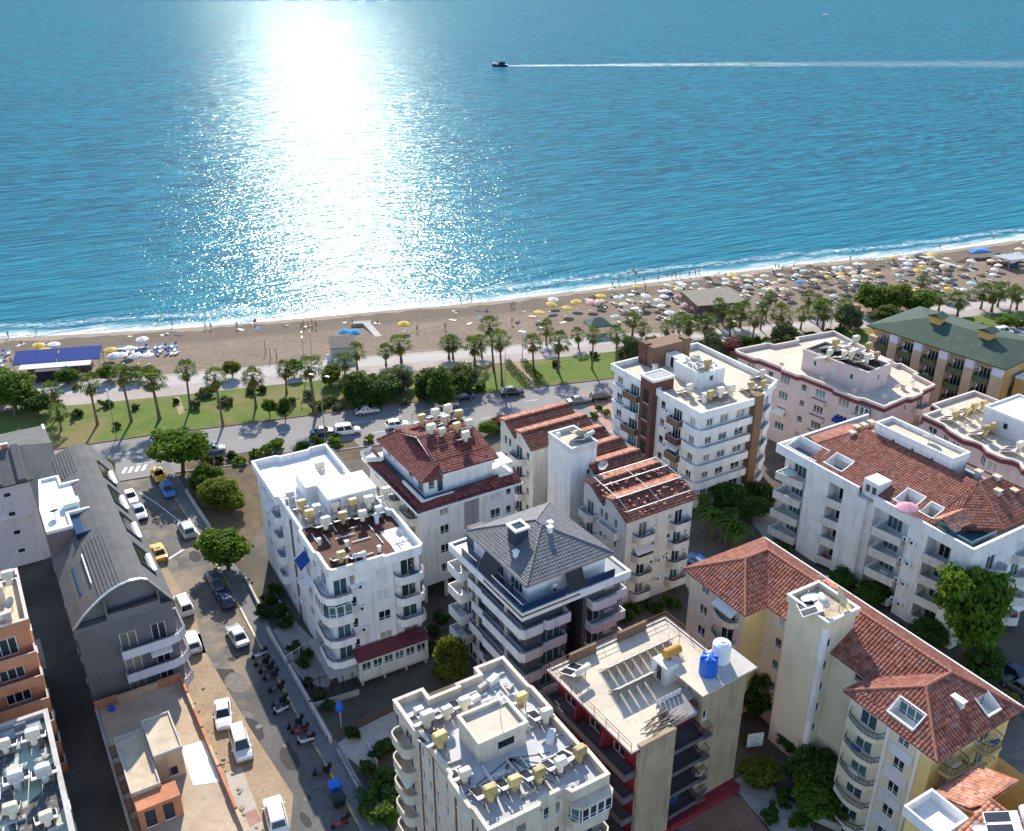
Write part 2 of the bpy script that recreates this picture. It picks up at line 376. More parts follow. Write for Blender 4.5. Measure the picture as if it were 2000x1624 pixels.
BROWNP = groundmat('brown_block_paving', (.22, .13, .09), (.30, .19, .14), (.15, .09, .07), .4, 2.2, .9)
LAWN = groundmat('mown_lawn', (.06, .12, .014), (.11, .165, .02), (.17, .145, .05), .22, 1.1, .95, .9, blot=(.19, .15, .065))
PAINT = M('road_paint', (.68, .68, .66), .7, .12, 1.5, dirt=.3)
KERB = M('kerb_stone', (.34, .32, .30), .9, .15, 1.5)
KERBD = M('kerb_brick', (.24, .14, .10), .9, .15, 1.5)
def sheet(name, poly, z, mat, th=None, kind='structure'):
    mb = MB()
    if th: mb.prism(poly, z-th, z)
    else: mb.poly([(x, y, z) for x, y in poly])
    o = mb.obj(name, mat); tag(o, kind=kind); return o
def strip(name, A, B, z, mat, th=None):
    """ribbon between two polylines with the same number of points"""
    mb = MB()
    for i in range(len(A)-1):
        mb.quad((*A[i], z), (*A[i+1], z), (*B[i+1], z), (*B[i], z))
        if th:
            for P in (A, B): mb.quad((*P[i], z-th), (*P[i+1], z-th), (*P[i+1], z), (*P[i], z))
    if th:
        for i in (0, -1): mb.quad((*A[i], z-th), (*B[i], z-th), (*B[i], z), (*A[i], z))
    return tag(mb.obj(name, mat), kind='structure')
def off(line, d):
    return inset(line, d, closed=False)
road_up = pxl([(115,878),(300,850),(470,830),(650,806),(830,784),(1000,763),(1190,741)])
road_up = [(-400, 47), (-160, 116.5)] + road_up + pxl([(1500,700),(1850,655),(2010,634)]) + [(180, 236), (400, 312)]
prom_lo = [(-400, 72), (-160, 139)] + pxl([(12,802),(160,791),(332,774),(522,754),(669,739),(962,711),(1048,704),(1195,687),(1480,664),(1700,640),(2010,606)]) + [(185, 252), (400, 326)]
LAWNW = 0
road_lo = [ (p[0]+5.2, p[1]-14.2) for p in road_up ]
strip('coast_road', road_lo, road_up, .012, ROAD)
kb = MB()
for nm, line, d in (('kerb', road_up, .22), ('kerb', road_lo, -.22)):
    strip(nm, line, off(line, d), .15, KERBD if d > 0 else KERB, .15)
# lane dashes, each one a marking of the road
da = MB(); da.box(-1.3, -.07, 0, 1.3, .07, .006)
dm = da.mesh('lane_dash', PAINT); roadobj = bpy.data.objects['coast_road']
def along(line, step, start=0.0):
    acc = -start; out = []
    for a, b in zip(line, line[1:]):
        L = math.hypot(b[0]-a[0], b[1]-a[1]); t = (step-(acc % step)) % step
        while t < L:
            out.append((a[0]+(b[0]-a[0])*t/L, a[1]+(b[1]-a[1])*t/L, math.atan2(b[1]-a[1], b[0]-a[0]))); t += step
        acc += L
    return out
for kx in (.36, .68):
    ln = [(a[0]+(b[0]-a[0])*kx, a[1]+(b[1]-a[1])*kx) for a, b in zip(road_up, road_lo)]
    for x, y, a in along(ln, 6.5, kx*9):
        if -95 < x < 60: inst('lane_dash', dm, roadobj, (x, y, .014), a)
# promenade between lawn and sand
pu2 = [(x, prom_y(x)+.3) for x in xs if -420 < x < 500]
pl2 = [(x, interp(prom_lo, x)) for x in xs if -420 < x < 500]
strip('promenade', pl2, pu2, .016, PAVE)
def band(f0, f1): return ([(a[0], a[1]+(b[1]-a[1])*f0) for a, b in zip(pl2, pu2)], [(a[0], a[1]+(b[1]-a[1])*f1) for a, b in zip(pl2, pu2)])
strip('cycle_path', *band(.42, .8), .022, PAVEP)
# lawn strip between the road kerb and the promenade
lu = [(x, interp(prom_lo, x)-.25) for x in xs if -420 < x < 400]; ll = [(x, interp(road_up, x)+.32) for x in xs if -420 < x < 400]
strip('lawn', ll, lu, .11, LAWN, .1)
strip('lawn_edging', lu, [(x, y+.22) for x, y in lu], .14, KERB, .14)
# side street going up to the coast road
cr = pxl([(300,912),(348,985),(398,1062),(454,1163),(495,1242),(569,1381),(640,1506),(704,1624),(790,1790)])
cl = [(p[0]-8.6, p[1]-5.0) for p in cr]
cl[0] = G(212, 915); cl[1] = (cr[1][0]-9.6, cr[1][1]-5.6)
strip('side_street', cl, cr, .008, ASPH)
mouth = sheet('street_mouth', [G(190,938), G(300,912), G(420,895), G(400,868), G(150,905)], .0165, ROAD)
sh_r = [(p[0]+.15, p[1]+.1) for p in cl]
strip('dusty_shoulder', [(p[0]-4.3, p[1]-2.2) for p in cl[2:]], [(p[0]+3.4+1.2*math.sin(i*2.1)+(1.3 if i in (2, 3, 4) else 0), p[1]+1.9) for i, p in enumerate(cl[2:])], .0125, DUST)
# kerb with worn yellow paint, sidewalk
KY = NT('kerb_yellow_paint'); n = KY.noise(.8, 3); KY.l(KY.mix(KY.ramp(n, .48, .55), (.2, .19, .18), (.45, .36, .06)), KY.b.inputs['Base Color'])
strip('kerb', cr, [(p[0]+.2, p[1]+.13) for p in cr], .14, KY.mat, .14)
sw = [(p[0]+2.0, p[1]+1.2) for p in cr]
strip('sidewalk', [(p[0]+.2, p[1]+.13) for p in cr], sw, .125, SIDE, .12)
# street markings: stop line, zebra bars, long lane line
st = bpy.data.objects['side_street']
def bar(px0, px1, wdt, z=.0145, name='stop_line'):
    a, b = G(*px0), G(*px1); c = ((a[0]+b[0])/2, (a[1]+b[1])/2); L = math.hypot(b[0]-a[0], b[1]-a[1])/2
    mbk = MB(); mbk.box(-L, -wdt/2, 0, L, wdt/2, .005)
    inst(name, mbk.mesh(name, PAINT), st, (*c, z), math.atan2(b[1]-a[1], b[0]-a[0]))
bar((312,1103), (360,1073), .35); bar((272,962), (308,985), .14, name='lane_line'); bar((308,985), (352,1020), .14, name='lane_line')
for px in ((243,917), (255,916), (268,914), (281,912)): bar((px[0]-3, px[1]+8), (px[0]+4, px[1]-4), .55, .0195, 'crossing_bar')
# ================================================================ building kit
_wc = {}; BALC = []
def win_meshes(w, h, style):
    key = (round(w, 2), round(h, 2), style)
    if key in _wc: return _wc[key]
    f = MB(); t = .07 if w < 1 else .08
    y0, y1 = .07, .15
    f.box(-w/2, y0, 0, -w/2+t, y1, h); f.box(w/2-t, y0, 0, w/2, y1, h); f.box(-w/2+t, y0, h-t, w/2-t, y1, h); f.box(-w/2+t, y0, 0, w/2-t, y1, t)
    n = max(1, round(w/.75)); 
    for i in range(1, n): f.box(-w/2+w*i/n-.035, y0+.01, t, -w/2+w*i/n+.035, y1-.01, h-t)
    if h > 1.1 and style != 'door': f.box(-w/2+t, y0+.015, h*.28-.02, w/2-t, y1-.015, h*.28+.02)
    p = MB(); p.box(-w/2+t*.5, .115, t*.5, w/2-t*.5, .125, h-t*.5)
    sl_ = MB(); sl_.box(-w/2-.08, -.07, -.07, w/2+.08, .13, -.003)
    _wc[key] = (f.mesh('window', WPLAST if style != 'dark' else DKMET), p, sl_.mesh('sill', WHITE), {})
    return _wc[key]
PANES = {'d': GL_D, 'b': GL_B, 'c': CURT, 's': SHUT}
def edge_frame(p0, p1):
    L = math.hypot(p1[0]-p0[0], p1[1]-p0[1]); e = ((p1[0]-p0[0])/L, (p1[1]-p0[1])/L)
    return L, e, math.atan2(e[1], e[0])
def trim(mb, poly, z0, z1, t, m=0, lip=0.0):
    """upright wall of thickness t standing inside a closed outline"""
    q = inset(poly, t); n = len(poly)
    po = inset(poly, -lip) if lip else poly; qi = inset(poly, t+lip) if lip else q
    vs = [(x, y, z0) for x, y in po]+[(x, y, z1) for x, y in po]+[(x, y, z0) for x, y in qi]+[(x, y, z1) for x, y in qi]
    fs = []
    for i in range(n):
        j = (i+1) % n
        fs += [(i, j, n+j, n+i), (2*n+j, 2*n+i, 3*n+i, 3*n+j), (n+i, n+j, 3*n+j, 3*n+i), (j, i, 2*n+i, 2*n+j)]
    return mb.add(vs, fs, m)
class Bld:
    def __init__(s, name, label, O, rot, wm, cat='building', group=None):
        s.O = O; s.a = rad(rot); s.E = thing(name, label, cat, (O[0], O[1], 0), s.a, group); s.wall = MB(); s.wm = wm if isinstance(wm, list) else [wm]
        s.n = 0
    def L(s, px, py, z):
        x, y = G(px, py, z); x -= s.O[0]; y -= s.O[1]; c, q = math.cos(s.a), math.sin(s.a)
        return (c*x+q*y, -q*x+c*y)
    def W(s, x, y):
        c, q = math.cos(s.a), math.sin(s.a); return (s.O[0]+c*x-q*y, s.O[1]+q*x+c*y)
    def window(s, p0, p1, sc, z, w, h, style='n', pane=None, sill=True):
        L, e, a = edge_frame(p0, p1)
        fm, pb, sm, pc = win_meshes(w, h, style)
        pane = pane or RND.choices('dbcs', (5, 3, 3, 1.4))[0]
        if pane not in pc: pc[pane] = pb.mesh('pane', PANES[pane])
        o = inst('window' if style != 'door' else 'balcony_door', fm, s.E, (p0[0]+e[0]*sc, p0[1]+e[1]*sc, z), a)
        inst('pane', pc[pane], o)
        if sill and style != 'door': inst('sill', sm, o)
        return o
    def facade(s, p0, p1, z0, z1, ops=(), m=0, depth=.18):
        """wall between two plan points with real openings; ops = (centre, z, w, h[, style[, pane]])"""
        L, e, a = edge_frame(p0, p1); nx, ny = -e[1], e[0]     # inward
        ops = [o for o in ops if o[0]-o[2]/2 > .02 and o[0]+o[2]/2 < L-.02 and o[1] >= z0-.01 and o[1]+o[3] < z1]
        ss = sorted({0.0, L, *[round(o[0]-o[2]/2, 4) for o in ops], *[round(o[0]+o[2]/2, 4) for o in ops]})
        zs = sorted({z0, z1, *[round(max(o[1], z0), 4) for o in ops], *[round(o[1]+o[3], 4) for o in ops]})
        P = lambda q, z, d=0.0: (p0[0]+e[0]*q+nx*d, p0[1]+e[1]*q+ny*d, z)
        for j in range(len(zs)-1):
            run = None
            for i in range(len(ss)-1):
                cs, cz = (ss[i]+ss[i+1])/2, (zs[j]+zs[j+1])/2
                hole = any(abs(cs-o[0]) < o[2]/2 and o[1] < cz < o[1]+o[3] for o in ops)
                if not hole: run = ss[i] if run is None else run
                if (hole or i == len(ss)-2) and run is not None:
                    q1 = ss[i] if hole else ss[i+1]
                    s.wall.quad(P(run, zs[j]), P(q1, zs[j]), P(q1, zs[j+1]), P(run, zs[j+1]), m); run = None
        for o in ops:
            a0, a1, b0, b1 = o[0]-o[2]/2, o[0]+o[2]/2, max(o[1], z0), o[1]+o[3]; d = depth
            s.wall.quad(P(a0, b0), P(a0, b0, d), P(a0, b1, d), P(a0, b1), m); s.wall.quad(P(a1, b0, d), P(a1, b0), P(a1, b1), P(a1, b1, d), m)
            s.wall.quad(P(a0, b1), P(a0, b1, d), P(a1, b1, d), P(a1, b1), m); s.wall.quad(P(a0, b0, d), P(a0, b0), P(a1, b0), P(a1, b0, d), m)
            st = o[4] if len(o) > 4 else 'n'
            s.window(p0, p1, o[0], b0, o[2], o[3], st, o[5] if len(o) > 5 else None)
    def block(s, x0, y0, x1, y1, z0, z1, m=0, front=(), left=(), right=(), back=(), top=True, mt=None):
        s.facade((x0, y0), (x1, y0), z0, z1, front, m); s.facade((x1, y0), (x1, y1), z0, z1, right, m)
        s.facade((x1, y1), (x0, y1), z0, z1, back, m); s.facade((x0, y1), (x0, y0), z0, z1, left, m)
        if top: s.wall.quad((x0, y0, z1), (x1, y0, z1), (x1, y1, z1), (x0, y1, z1), m if mt is None else mt)
    def balcony(s, p0, p1, sc, z, w, d, kind='rect', ph=.95, mats=None, thick=.13, rail=None, slab=.2, sk=0.0):
        """slab with a parapet; plan outline by kind; a rail part on top when asked"""
        L, e, a = edge_frame(p0, p1); h = w/2
        if isinstance(kind, list): o = kind
        elif kind == 'rect': o = [(-h, 0), (-h, -d), (h, -d), (h, 0)]
        elif kind == 'cham': o = [(-h, 0), (-h, -d*.55), (-h+d*.45, -d), (h-d*.45, -d), (h, -d*.55), (h, 0)]
        elif kind == 'vee': o = [(-h, 0), (-h, -d*.45), (h*.15, -d), (h, -d*.6), (h, 0)]
        elif kind == 'skew': o = [(-h, 0), (-h+.1, -d*.95), (h, -d*.72), (h, 0)]
        elif kind == 'wave': o = [(-h+w*i/12, -d*(.55+.45*math.sin(math.pi*(i/12)**1.3)) if 0 < i < 12 else (0 if i in (0, 12) else 0)) for i in range(13)]
        else: o = [(-h*math.cos(math.pi*i/10), -d*min(1, 1.25*math.sin(math.pi*i/10)**.7)) for i in range(11)]
        mats = mats or [s.wm[0], s.wm[0]]
        mb = MB(); mb.prism(o, -slab, 0, 0)      # outline runs counter-clockwise
        if isinstance(kind, list): a = 0.0
        if ph > .2:
            q = inset(o, thick, closed=False)
            if not isinstance(kind, list): q[0] = (o[0][0]+thick, 0); q[-1] = (o[-1][0]-thick, 0)
            for i in range(len(o)-1):
                A, B, C, D = o[i], o[i+1], q[i+1], q[i]
                mb.add([(*A, 0), (*B, 0), (*C, 0), (*D, 0), (*A, ph), (*B, ph), (*C, ph), (*D, ph)], [(0, 1, 5, 4), (2, 3, 7, 6)], 0)
                mb.add([(*A, ph), (*B, ph), (*C, ph), (*D, ph)], [(0, 1, 2, 3)], 1)
        loc = (p0[0]+e[0]*sc, p0[1]+e[1]*sc, z) if not isinstance(kind, list) else (0, 0, z)
        ob = mb.obj('balcony', mats, s.E, loc=loc, rz=a)
        if rail:
            rb = MB(); q = inset(o, .06, closed=False); zt = rail[0]; zb = max(ph, 0.0)
            for i in range(len(q)-1):
                A, B = q[i], q[i+1]; LL = math.hypot(B[0]-A[0], B[1]-A[1])
                rb.bar((*A, zt), (*B, zt), .05); rb.bar((*A, zb+.1), (*B, zb+.1), .03)
                nb = max(1, int(LL/rail[2]))
                for j in range(nb): rb.bar((A[0]+(B[0]-A[0])*j/nb, A[1]+(B[1]-A[1])*j/nb, zb), (A[0]+(B[0]-A[0])*j/nb, A[1]+(B[1]-A[1])*j/nb, zt), .028)
            rb.obj('railing', rail[1], ob)
        BALC.append((s, e, a, loc, isinstance(kind, list), d)); return ob
    def deck(s, poly, z, mat, ph=.9, t=.22, mats=None, cap=True, name='roof'):
        """flat roof with an upstand parapet and coping round the outline"""
        mb = MB(); mb.prism(poly, z-.28, z-.02); q = inset(poly, t*.6); mb.poly([(x, y, z) for x, y in q], 1)
        o = mb.obj(name, [s.wm[0], mat], s.E)
        if ph > 0:
            pb = MB(); trim(pb, poly, z-.02, z+ph, t, 0); po = pb.obj('parapet', [(mats or s.wm)[0]], s.E)
            if cap:
                cb = MB(); trim(cb, poly, z+ph, z+ph+.09, t, 0, .045); cb.obj('coping', (mats or s.wm)[-1], po)
        return o
    def part(s, name, mb, mats, smooth=False, parent=None): return mb.obj(name, mats, parent or s.E, smooth)
    def done(s, name='wall'): s.wall.obj(name, s.wm, s.E); return s
def floors(n, z0, fh, cols):
    """repeat (s, dz, w, h[, style]) up the storeys"""
    return [(c[0], z0+i*fh+c[1], c[2], c[3], *(c[4:] if len(c) > 4 else ())) for i in range(n) for c in cols]
# ---- clay-tile roof faces as real stepped, ribbed courses
def tile_face(mb, poly, tw=.36, tl=.46, amp=.055, step=.05, m=0):
    P = [Vector(p) for p in poly]
    n = Vector((0, 0, 0))
    for i in range(len(P)):
        a, b = P[i], P[(i+1) % len(P)]; n += a.cross(b)
    n.normalize()
    if n.z < 0: n = -n; P = P[::-1]
    d = Vector((n.x, n.y, 0))
    if d.length < 1e-4: d = Vector((0, -1, 0))
    d = (d - n*d.dot(n)).normalized(); a = n.cross(d).normalized(); o = P[0]
    Q = [((p-o).dot(a), (p-o).dot(d)) for p in P]
    t0, t1 = min(q[1] for q in Q), max(q[1] for q in Q); rows = max(1, round((t1-t0)/tl)); tl = (t1-t0)/rows
    def span(t):
        t = min(max(t, t0+1e-4), t1-1e-4); xs_ = []
        for (u0, v0), (u1, v1) in zip(Q, Q[1:]+Q[:1]):
            if (v0 <= t) != (v1 <= t): xs_.append(u0+(u1-u0)*(t-v0)/(v1-v0))
        return (min(xs_), max(xs_)) if len(xs_) >= 2 else (0, 0)
    prof = ((0, 0), (.28, 1), (.62, 1), (.9, 0))
    for r in range(rows):
        ta, tb = t0+r*tl, t0+(r+1)*tl
        A, B = span(ta), span(tb); lo, hi = min(A[0], B[0]), max(A[1], B[1])
        c0, c1 = math.floor(lo/tw), math.ceil(hi/tw)
        pts = [(c*tw+f*tw, hgt) for c in range(c0, c1) for f, hgt in prof]
        pts = [p for i, p in enumerate(pts) if lo-tw*.5 <= p[0] <= hi+tw*.5]
        if len(pts) < 2: continue
        base = len(mb.v); cl = lambda x, S: min(max(x, S[0]), S[1])
        for x, hg in pts:
            va = o+a*cl(x, A)+d*ta+n*(amp*hg+.004); vb = o+a*cl(x, B)+d*(tb+.03)+n*(amp*hg+step); vc = o+a*cl(x, B)+d*(tb+.03)+n*.0
            mb.v += [tuple(va), tuple(vb), tuple(vc)]
        for i in range(len(pts)-1):
            k0, k1 = base+3*i, base+3*i+3
            mb.f += [(k0, k0+1, k1+1, k1), (k0+1, k0+2, k1+2, k1+1)]; mb.m += [m, m]
def tiled(B, faces, mat, ridges=(), rmat=None, tw=.36, tl=.46, amp=.055, under=.18, name='roof'):
    """roof part = solid slab faces; its child tiles = the laid courses; its child ridge_caps = ridge and hip tiles"""
    sb = MB()
    for f in faces:
        sb.poly(f); sb.poly([(x, y, z-under) for x, y, z in f[::-1]])
        for i in range(len(f)):
            a, b = f[i], f[(i+1) % len(f)]; sb.quad((a[0], a[1], a[2]-under), (b[0], b[1], b[2]-under), b, a)
    ro = sb.obj(name, mat, B.E)
    tb = MB()
    for f in faces: tile_face(tb, f, tw, tl, amp)
    t = tb.obj('tiles', mat, ro); t['kind'] = 'stuff'
    if ridges:
        rb = MB()
        for a, b in ridges:
            a, b = Vector(a), Vector(b); L = (b-a).length; n = max(1, int(L/.45))
            for i in range(n):
                p, q = a+(b-a)*(i/n), a+(b-a)*((i+1)/n); rb.tube(p+Vector((0, 0, .05)), q+Vector((0, 0, .05)), .15, .12, 7, 0, False)
        r = rb.obj('ridge_caps', rmat or mat, ro); r['kind'] = 'stuff'
    return ro
def hip(x0, y0, x1, y1, z, h, along='y', k=1.0):
    """hip roof faces and ridge lines over a rectangle"""
    w, d = x1-x0, y1-y0
    if along == 'y':
        r = min(w/2*k, d/2-.01); A, Bq = ((x0+x1)/2, y0+r, z+h), ((x0+x1)/2, y1-r, z+h)
        f = [[(x0,y0,z),(x1,y0,z),A], [(x1,y0,z),(x1,y1,z),Bq,A], [(x1,y1,z),(x0,y1,z),Bq], [(x0,y1,z),(x0,y0,z),A,Bq]]
        rd = [(A,Bq),((x0,y0,z),A),((x1,y0,z),A),((x1,y1,z),Bq),((x0,y1,z),Bq)]
    else:
        r = min(d/2*k, w/2-.01); A, Bq = (x0+r, (y0+y1)/2, z+h), (x1-r, (y0+y1)/2, z+h)
        f = [[(x0,y0,z),(x1,y0,z),Bq,A], [(x1,y0,z),(x1,y1,z),Bq], [(x1,y1,z),(x0,y1,z),A,Bq], [(x0,y1,z),(x0,y0,z),A]]
        rd = [(A,Bq),((x0,y0,z),A),((x1,y0,z),Bq),((x1,y1,z),Bq),((x0,y1,z),A)]
    return f, rd
# ---- roof-top props (each one a thing)
def rbox(w, d, h, r=.16, n=4):
    """rounded-edge tank body lying along x (closed loft)"""
    mb = MB(); pr = []
    for cx, cz, a0 in ((d/2-r, h-r, 0), (-d/2+r, h-r, 90), (-d/2+r, r, 180), (d/2-r, r, 270)):
        for i in range(n): pr.append((cx+r*math.cos(rad(a0+90*i/(n-1))), cz+r*math.sin(rad(a0+90*i/(n-1)))))
    st = [(-w/2, .8), (-w/2+.07, .95), (-w/2+.14, 1), (w/2-.14, 1), (w/2-.07, .95), (w/2, .8)]; vs = []; k = len(pr)
    for x, s_ in st: vs += [(x, py*s_, h/2+(pz-h/2)*s_) for py, pz in pr]
    fs = [(j*k+i, j*k+(i+1) % k, (j+1)*k+(i+1) % k, (j+1)*k+i) for j in range(len(st)-1) for i in range(k)]
    fs += [tuple(range(k-1, -1, -1)), tuple((len(st)-1)*k+i for i in range(k))]
    return mb.add(vs, fs)
HEAT = {}
def heater_proto(color, kind):
    mt = {'y': TANKY, 'w': TANKW, 'g': TANKG}[color]
    t = thing('solar_water_heater', 'solar water heater', 'water heater')
    lg = MB()
    for x in (-.5, .5): lg.bar((x, 0, 0), (x, 0, 1.25), .05); lg.bar((x, 0, .86), (x, 2.0, .12), .05); lg.bar((x, .0, .1), (x, 1.6, .06), .04)
    lg.bar((-.5, 0, .45), (.5, 0, .45), .04); lg.bar((-.5, 0, 1.2), (.5, 0, 1.2), .05); lg.obj('stand', RUST if color != 'g' else STEEL, t)
    for sx_ in ((-.5, .5) if kind != 1 else (0,)):
        c = MB(); cw = .46; p = []
        A, Bv = Vector((0, .1, .92)), Vector((0, 2.05, .2)); nv = (Bv-A).cross(Vector((1, 0, 0))).normalized(); nv = -nv if nv.z < 0 else nv
        for q in (A, Bv):
            for x in (-cw, cw): p += [Vector((x, q.y, q.z)), Vector((x, q.y, q.z))+nv*.09]
        c.add(p, [(0, 2, 6, 4), (1, 5, 7, 3), (0, 4, 5, 1), (2, 3, 7, 6), (0, 1, 3, 2), (4, 6, 7, 5)], 0)
        g = [A+nv*.094+Vector((-cw+.06, .06, -.03)), A+nv*.094+Vector((cw-.06, .06, -.03)), Bv+nv*.094+Vector((cw-.06, -.06, .03)), Bv+nv*.094+Vector((-cw+.06, -.06, .03))]
        co = c.obj('collector', WPLAST, t); co.location = (sx_, 0, 0)
        gl = MB(); gl.poly(g); gl.obj('collector_glass', COLLG, co)
    if kind == 2:     # horizontal cylinder only
        hb = MB(); hb.tube((-.85, -.12, 1.45), (.85, -.12, 1.45), .3, None, 14); hb.obj('hot_tank', mt, t, True)
    else:
        hb = MB(); hb.lathe([(.24, .62), (.29, .68), (.29, 1.36), (.22, 1.42)], 14, (0, -.05, 0)); hb.obj('hot_tank', mt, t, True)
        cb = rbox(1.12, .74, .82); ct = cb.obj('cold_tank', mt, t); ct.location = (0, -.1, 1.42)
    pb = MB(); pb.tube((.56, .0, .25), (.56, .0, 1.6), .025, None, 5); pb.tube((.56, 0, 1.0), (.2, -.05, 1.0), .025, None, 5); pb.obj('pipe', STEEL, t)
    return t
HEAT_USED = {}
def heater(B, pos, zr, color, label, group, kind=0, da=0.0, sc=1.0):
    key = (color, kind)
    first = key not in HEAT
    if first: HEAT[key] = heater_proto(color, kind)
    x, y = B.W(*pos)
    o = place(HEAT[key], first, (x, y, zr), B.a+da, label, 'water heater', group, sc)
    o.rotation_euler[0] = RND.uniform(-.035, .035); o.rotation_euler[1] = RND.uniform(-.04, .04)
    return o
_dm = {}
def dish(B, pos, z, r, label, face=-.9, tilt=.75, mat=None, cat='satellite dish', group=None, stem=.7):
    x, y = B.W(*pos); t = thing('satellite_dish', label, cat, (x, y, z), 0, group)
    mb = MB(); mb.tube((0, 0, 0), (0, 0, stem), .05, None, 6); mb.tube((0, 0, stem), (.25*r*math.cos(face), .25*r*math.sin(face), stem+.2*r), .05, None, 6); mb.obj('mast', STEEL, t)
    d = MB(); n = 20; vs = [(0, 0, 0)]; fs = []
    for j in range(1, 5):
        q = j/4; vs += [(q*r*math.cos(2*math.pi*i/n), q*r*math.sin(2*math.pi*i/n), .28*r*q*q) for i in range(n)]
    fs += [(0, 1+i, 1+(i+1) % n) for i in range(n)] + [(1+(j-1)*n+i, 1+j*n+i, 1+j*n+(i+1) % n, 1+(j-1)*n+(i+1) % n) for j in range(1, 4) for i in range(n)]
    k_ = len(vs); vs += [(x_, y_, z_-.025) for x_, y_, z_ in vs]; fs += [tuple(k_+i for i in f[::-1]) for f in fs]
    rim = 1+3*n; fs += [(rim+i, rim+(i+1) % n, k_+rim+(i+1) % n, k_+rim+i) for i in range(n)]
    d.add(vs, fs); o = d.obj('reflector', mat or OFFW, t, True); o.location = (0, 0, stem+.25*r); o.rotation_euler = (0, tilt, face)
    f = MB(); f.tube((r*.8, 0, .2*r), (0, 0, .95*r), .02, None, 5); f.lathe([(.05, 0), (.07, .12), (.04, .16)], 8, (0, 0, .88*r)); f.obj('feed_arm', STEEL, o)
    return t
def ac_unit(B, p0, p1, sc, z):
    L, e, a = edge_frame(p0, p1); mb = MB(); mb.box(-.4, -.36, 0, .4, -.06, .55); mb.box(-.3, -.06, .1, -.25, 0, .2); mb.box(.25, -.06, .1, .3, 0, .2)
    o = mb.obj('air_conditioner', WPLAST, B.E, loc=(p0[0]+e[0]*sc, p0[1]+e[1]*sc, z), rz=a)
    f = MB(); f.lathe([(.2, 0), (.2, .02)], 12); fo = f.obj('fan_grille', DKMET, o); fo.location = (-.08, -.36, .28); fo.rotation_euler = (math.pi/2, 0, 0)
def chimney(B, x, y, z, w=.7, h=1.1, mat=None, capm=None, parent=None):
    mb = MB(); mb.box(x-w/2, y-w/2, z-.4, x+w/2, y+w/2, z+h); o = mb.obj('chimney', mat or OFFW, parent or B.E)
    c = MB(); c.box(x-w*.72, y-w*.72, z+h+.1, x+w*.72, y+w*.72, z+h+.2)
    for i in (-1, 1):
        for j in (-1, 1): c.box(x+i*w*.35-.05, y+j*w*.35-.05, z+h-.01, x+i*w*.35+.05, y+j*w*.35+.05, z+h+.11)
    c.obj('chimney_cap', capm or CREAMR, o)
# ================================================================ buildings, centre
# ---- new building with anthracite pyramid roof
B = Bld('apartment_building', 'new apartment building with dark grey pyramid tile roof and white balcony bands', (1.0, 77.5), 32.5, [GREYW, WHITE, DARKW])
W_, D_ = 14.1, 15.3
fr = floors(5, 0, 3, [(3.2, .2, 2.6, 2.2, 'door', 'b'), (9.6, .2, 1.8, 2.2, 'door', 'd'), (11.7, .9, 1.2, 1.3)])
lf = floors(5, 0, 3, [(2.5, .2, 2.4, 2.2, 'door', 'd'), (6.3, .2, 2.0, 2.2, 'door', 'b'), (9.4, .2, 2.4, 2.2, 'door', 'c'), (12, .9, 1.2, 1.3)])
B.facade((1.3, 1.3), (6.6, 1.3), 0, 14.3, [o for o in fr if o[0] < 5]); B.facade((6.6, 1.3), (6.6, 3.6), 0, 14.3, m=2); B.facade((6.6, 3.6), (8.7, 3.6), 0, 14.3, m=2)
B.facade((8.7, 3.6), (8.7, 1.3), 0, 14.3, m=2); B.facade((8.7, 1.3), (13.7, 1.3), 0, 14.3, [(o[0]-8.7+.6, *o[1:]) for o in fr if o[0] > 5]); B.facade((13.7, 1.3), (13.7, 14.8), 0, 14.3)
B.facade((13.7, 14.8), (1.3, 14.8), 0, 14.3); B.facade((1.3, 14.8), (1.3, 1.3), 0, 14.3, lf)
for i in range(1, 5):
    z = 3*i; st = .25*(i % 2)
    cb = [(1.29, 11.2-st), (0.15+st, 11.2-st), (.15+st, 8.3), (0, 8.0), (0, .5), (.4, 0), (2.6, 0), (3.0, .35), (3.4, 0.0) if i == 4 else (3.2, .35), (6.2, 0.0) if i == 4 else (6.0, .35), (6.2, 1.29)]
    B.balcony((0, 0), (1, 0), 0, z, 1, 1, cb, .95, [WHITE, WHITE], rail=(1.25, NAVYG, 1.2))
    B.balcony((0, 0), (1, 0), 0, z, 1, 1, [(1.29, 15.1), (-.35, 15.1), (-.35, 12.2), (1.29, 12.2)], .95, [WHITE, WHITE])
    B.balcony((0, 0), (1, 0), 0, z, 1, 1, [(9.1, 1.29), (9.1, .15), (9.6, -.15), (12.2, -.15), (12.6, .3), (13.9, .3), (13.9, 1.29)], .9, [WHITE, WHITE])
for i in range(5):
    for x, y in ((.35, 3.6), (.35, 9.6), (.9, 13.8)): pi = MB(); pi.box(x-.12, y-.12, 3*i+(.96 if i else 0), x+.12, y+.12, 3*i+2.79); B.part('pillar', pi, [CONCL])
tp = [(0, 0), (W_, 0), (W_, D_), (0, D_)]
mb = MB(); mb.prism(tp, 14.3, 15.0); B.part('terrace_slab', mb, [WHITE])
mb = MB(); mb.poly([(x, y, 15.004) for x, y in inset(tp, .3)]); mb2 = MB(); trim(mb2, tp, 15.0, 15.25, .3); B.part('terrace_floor', mb, [M('blue_grey_floor_tile', (.16, .19, .24), .4, .1, 2)]); pk = B.part('terrace_kerb', mb2, [WHITE])
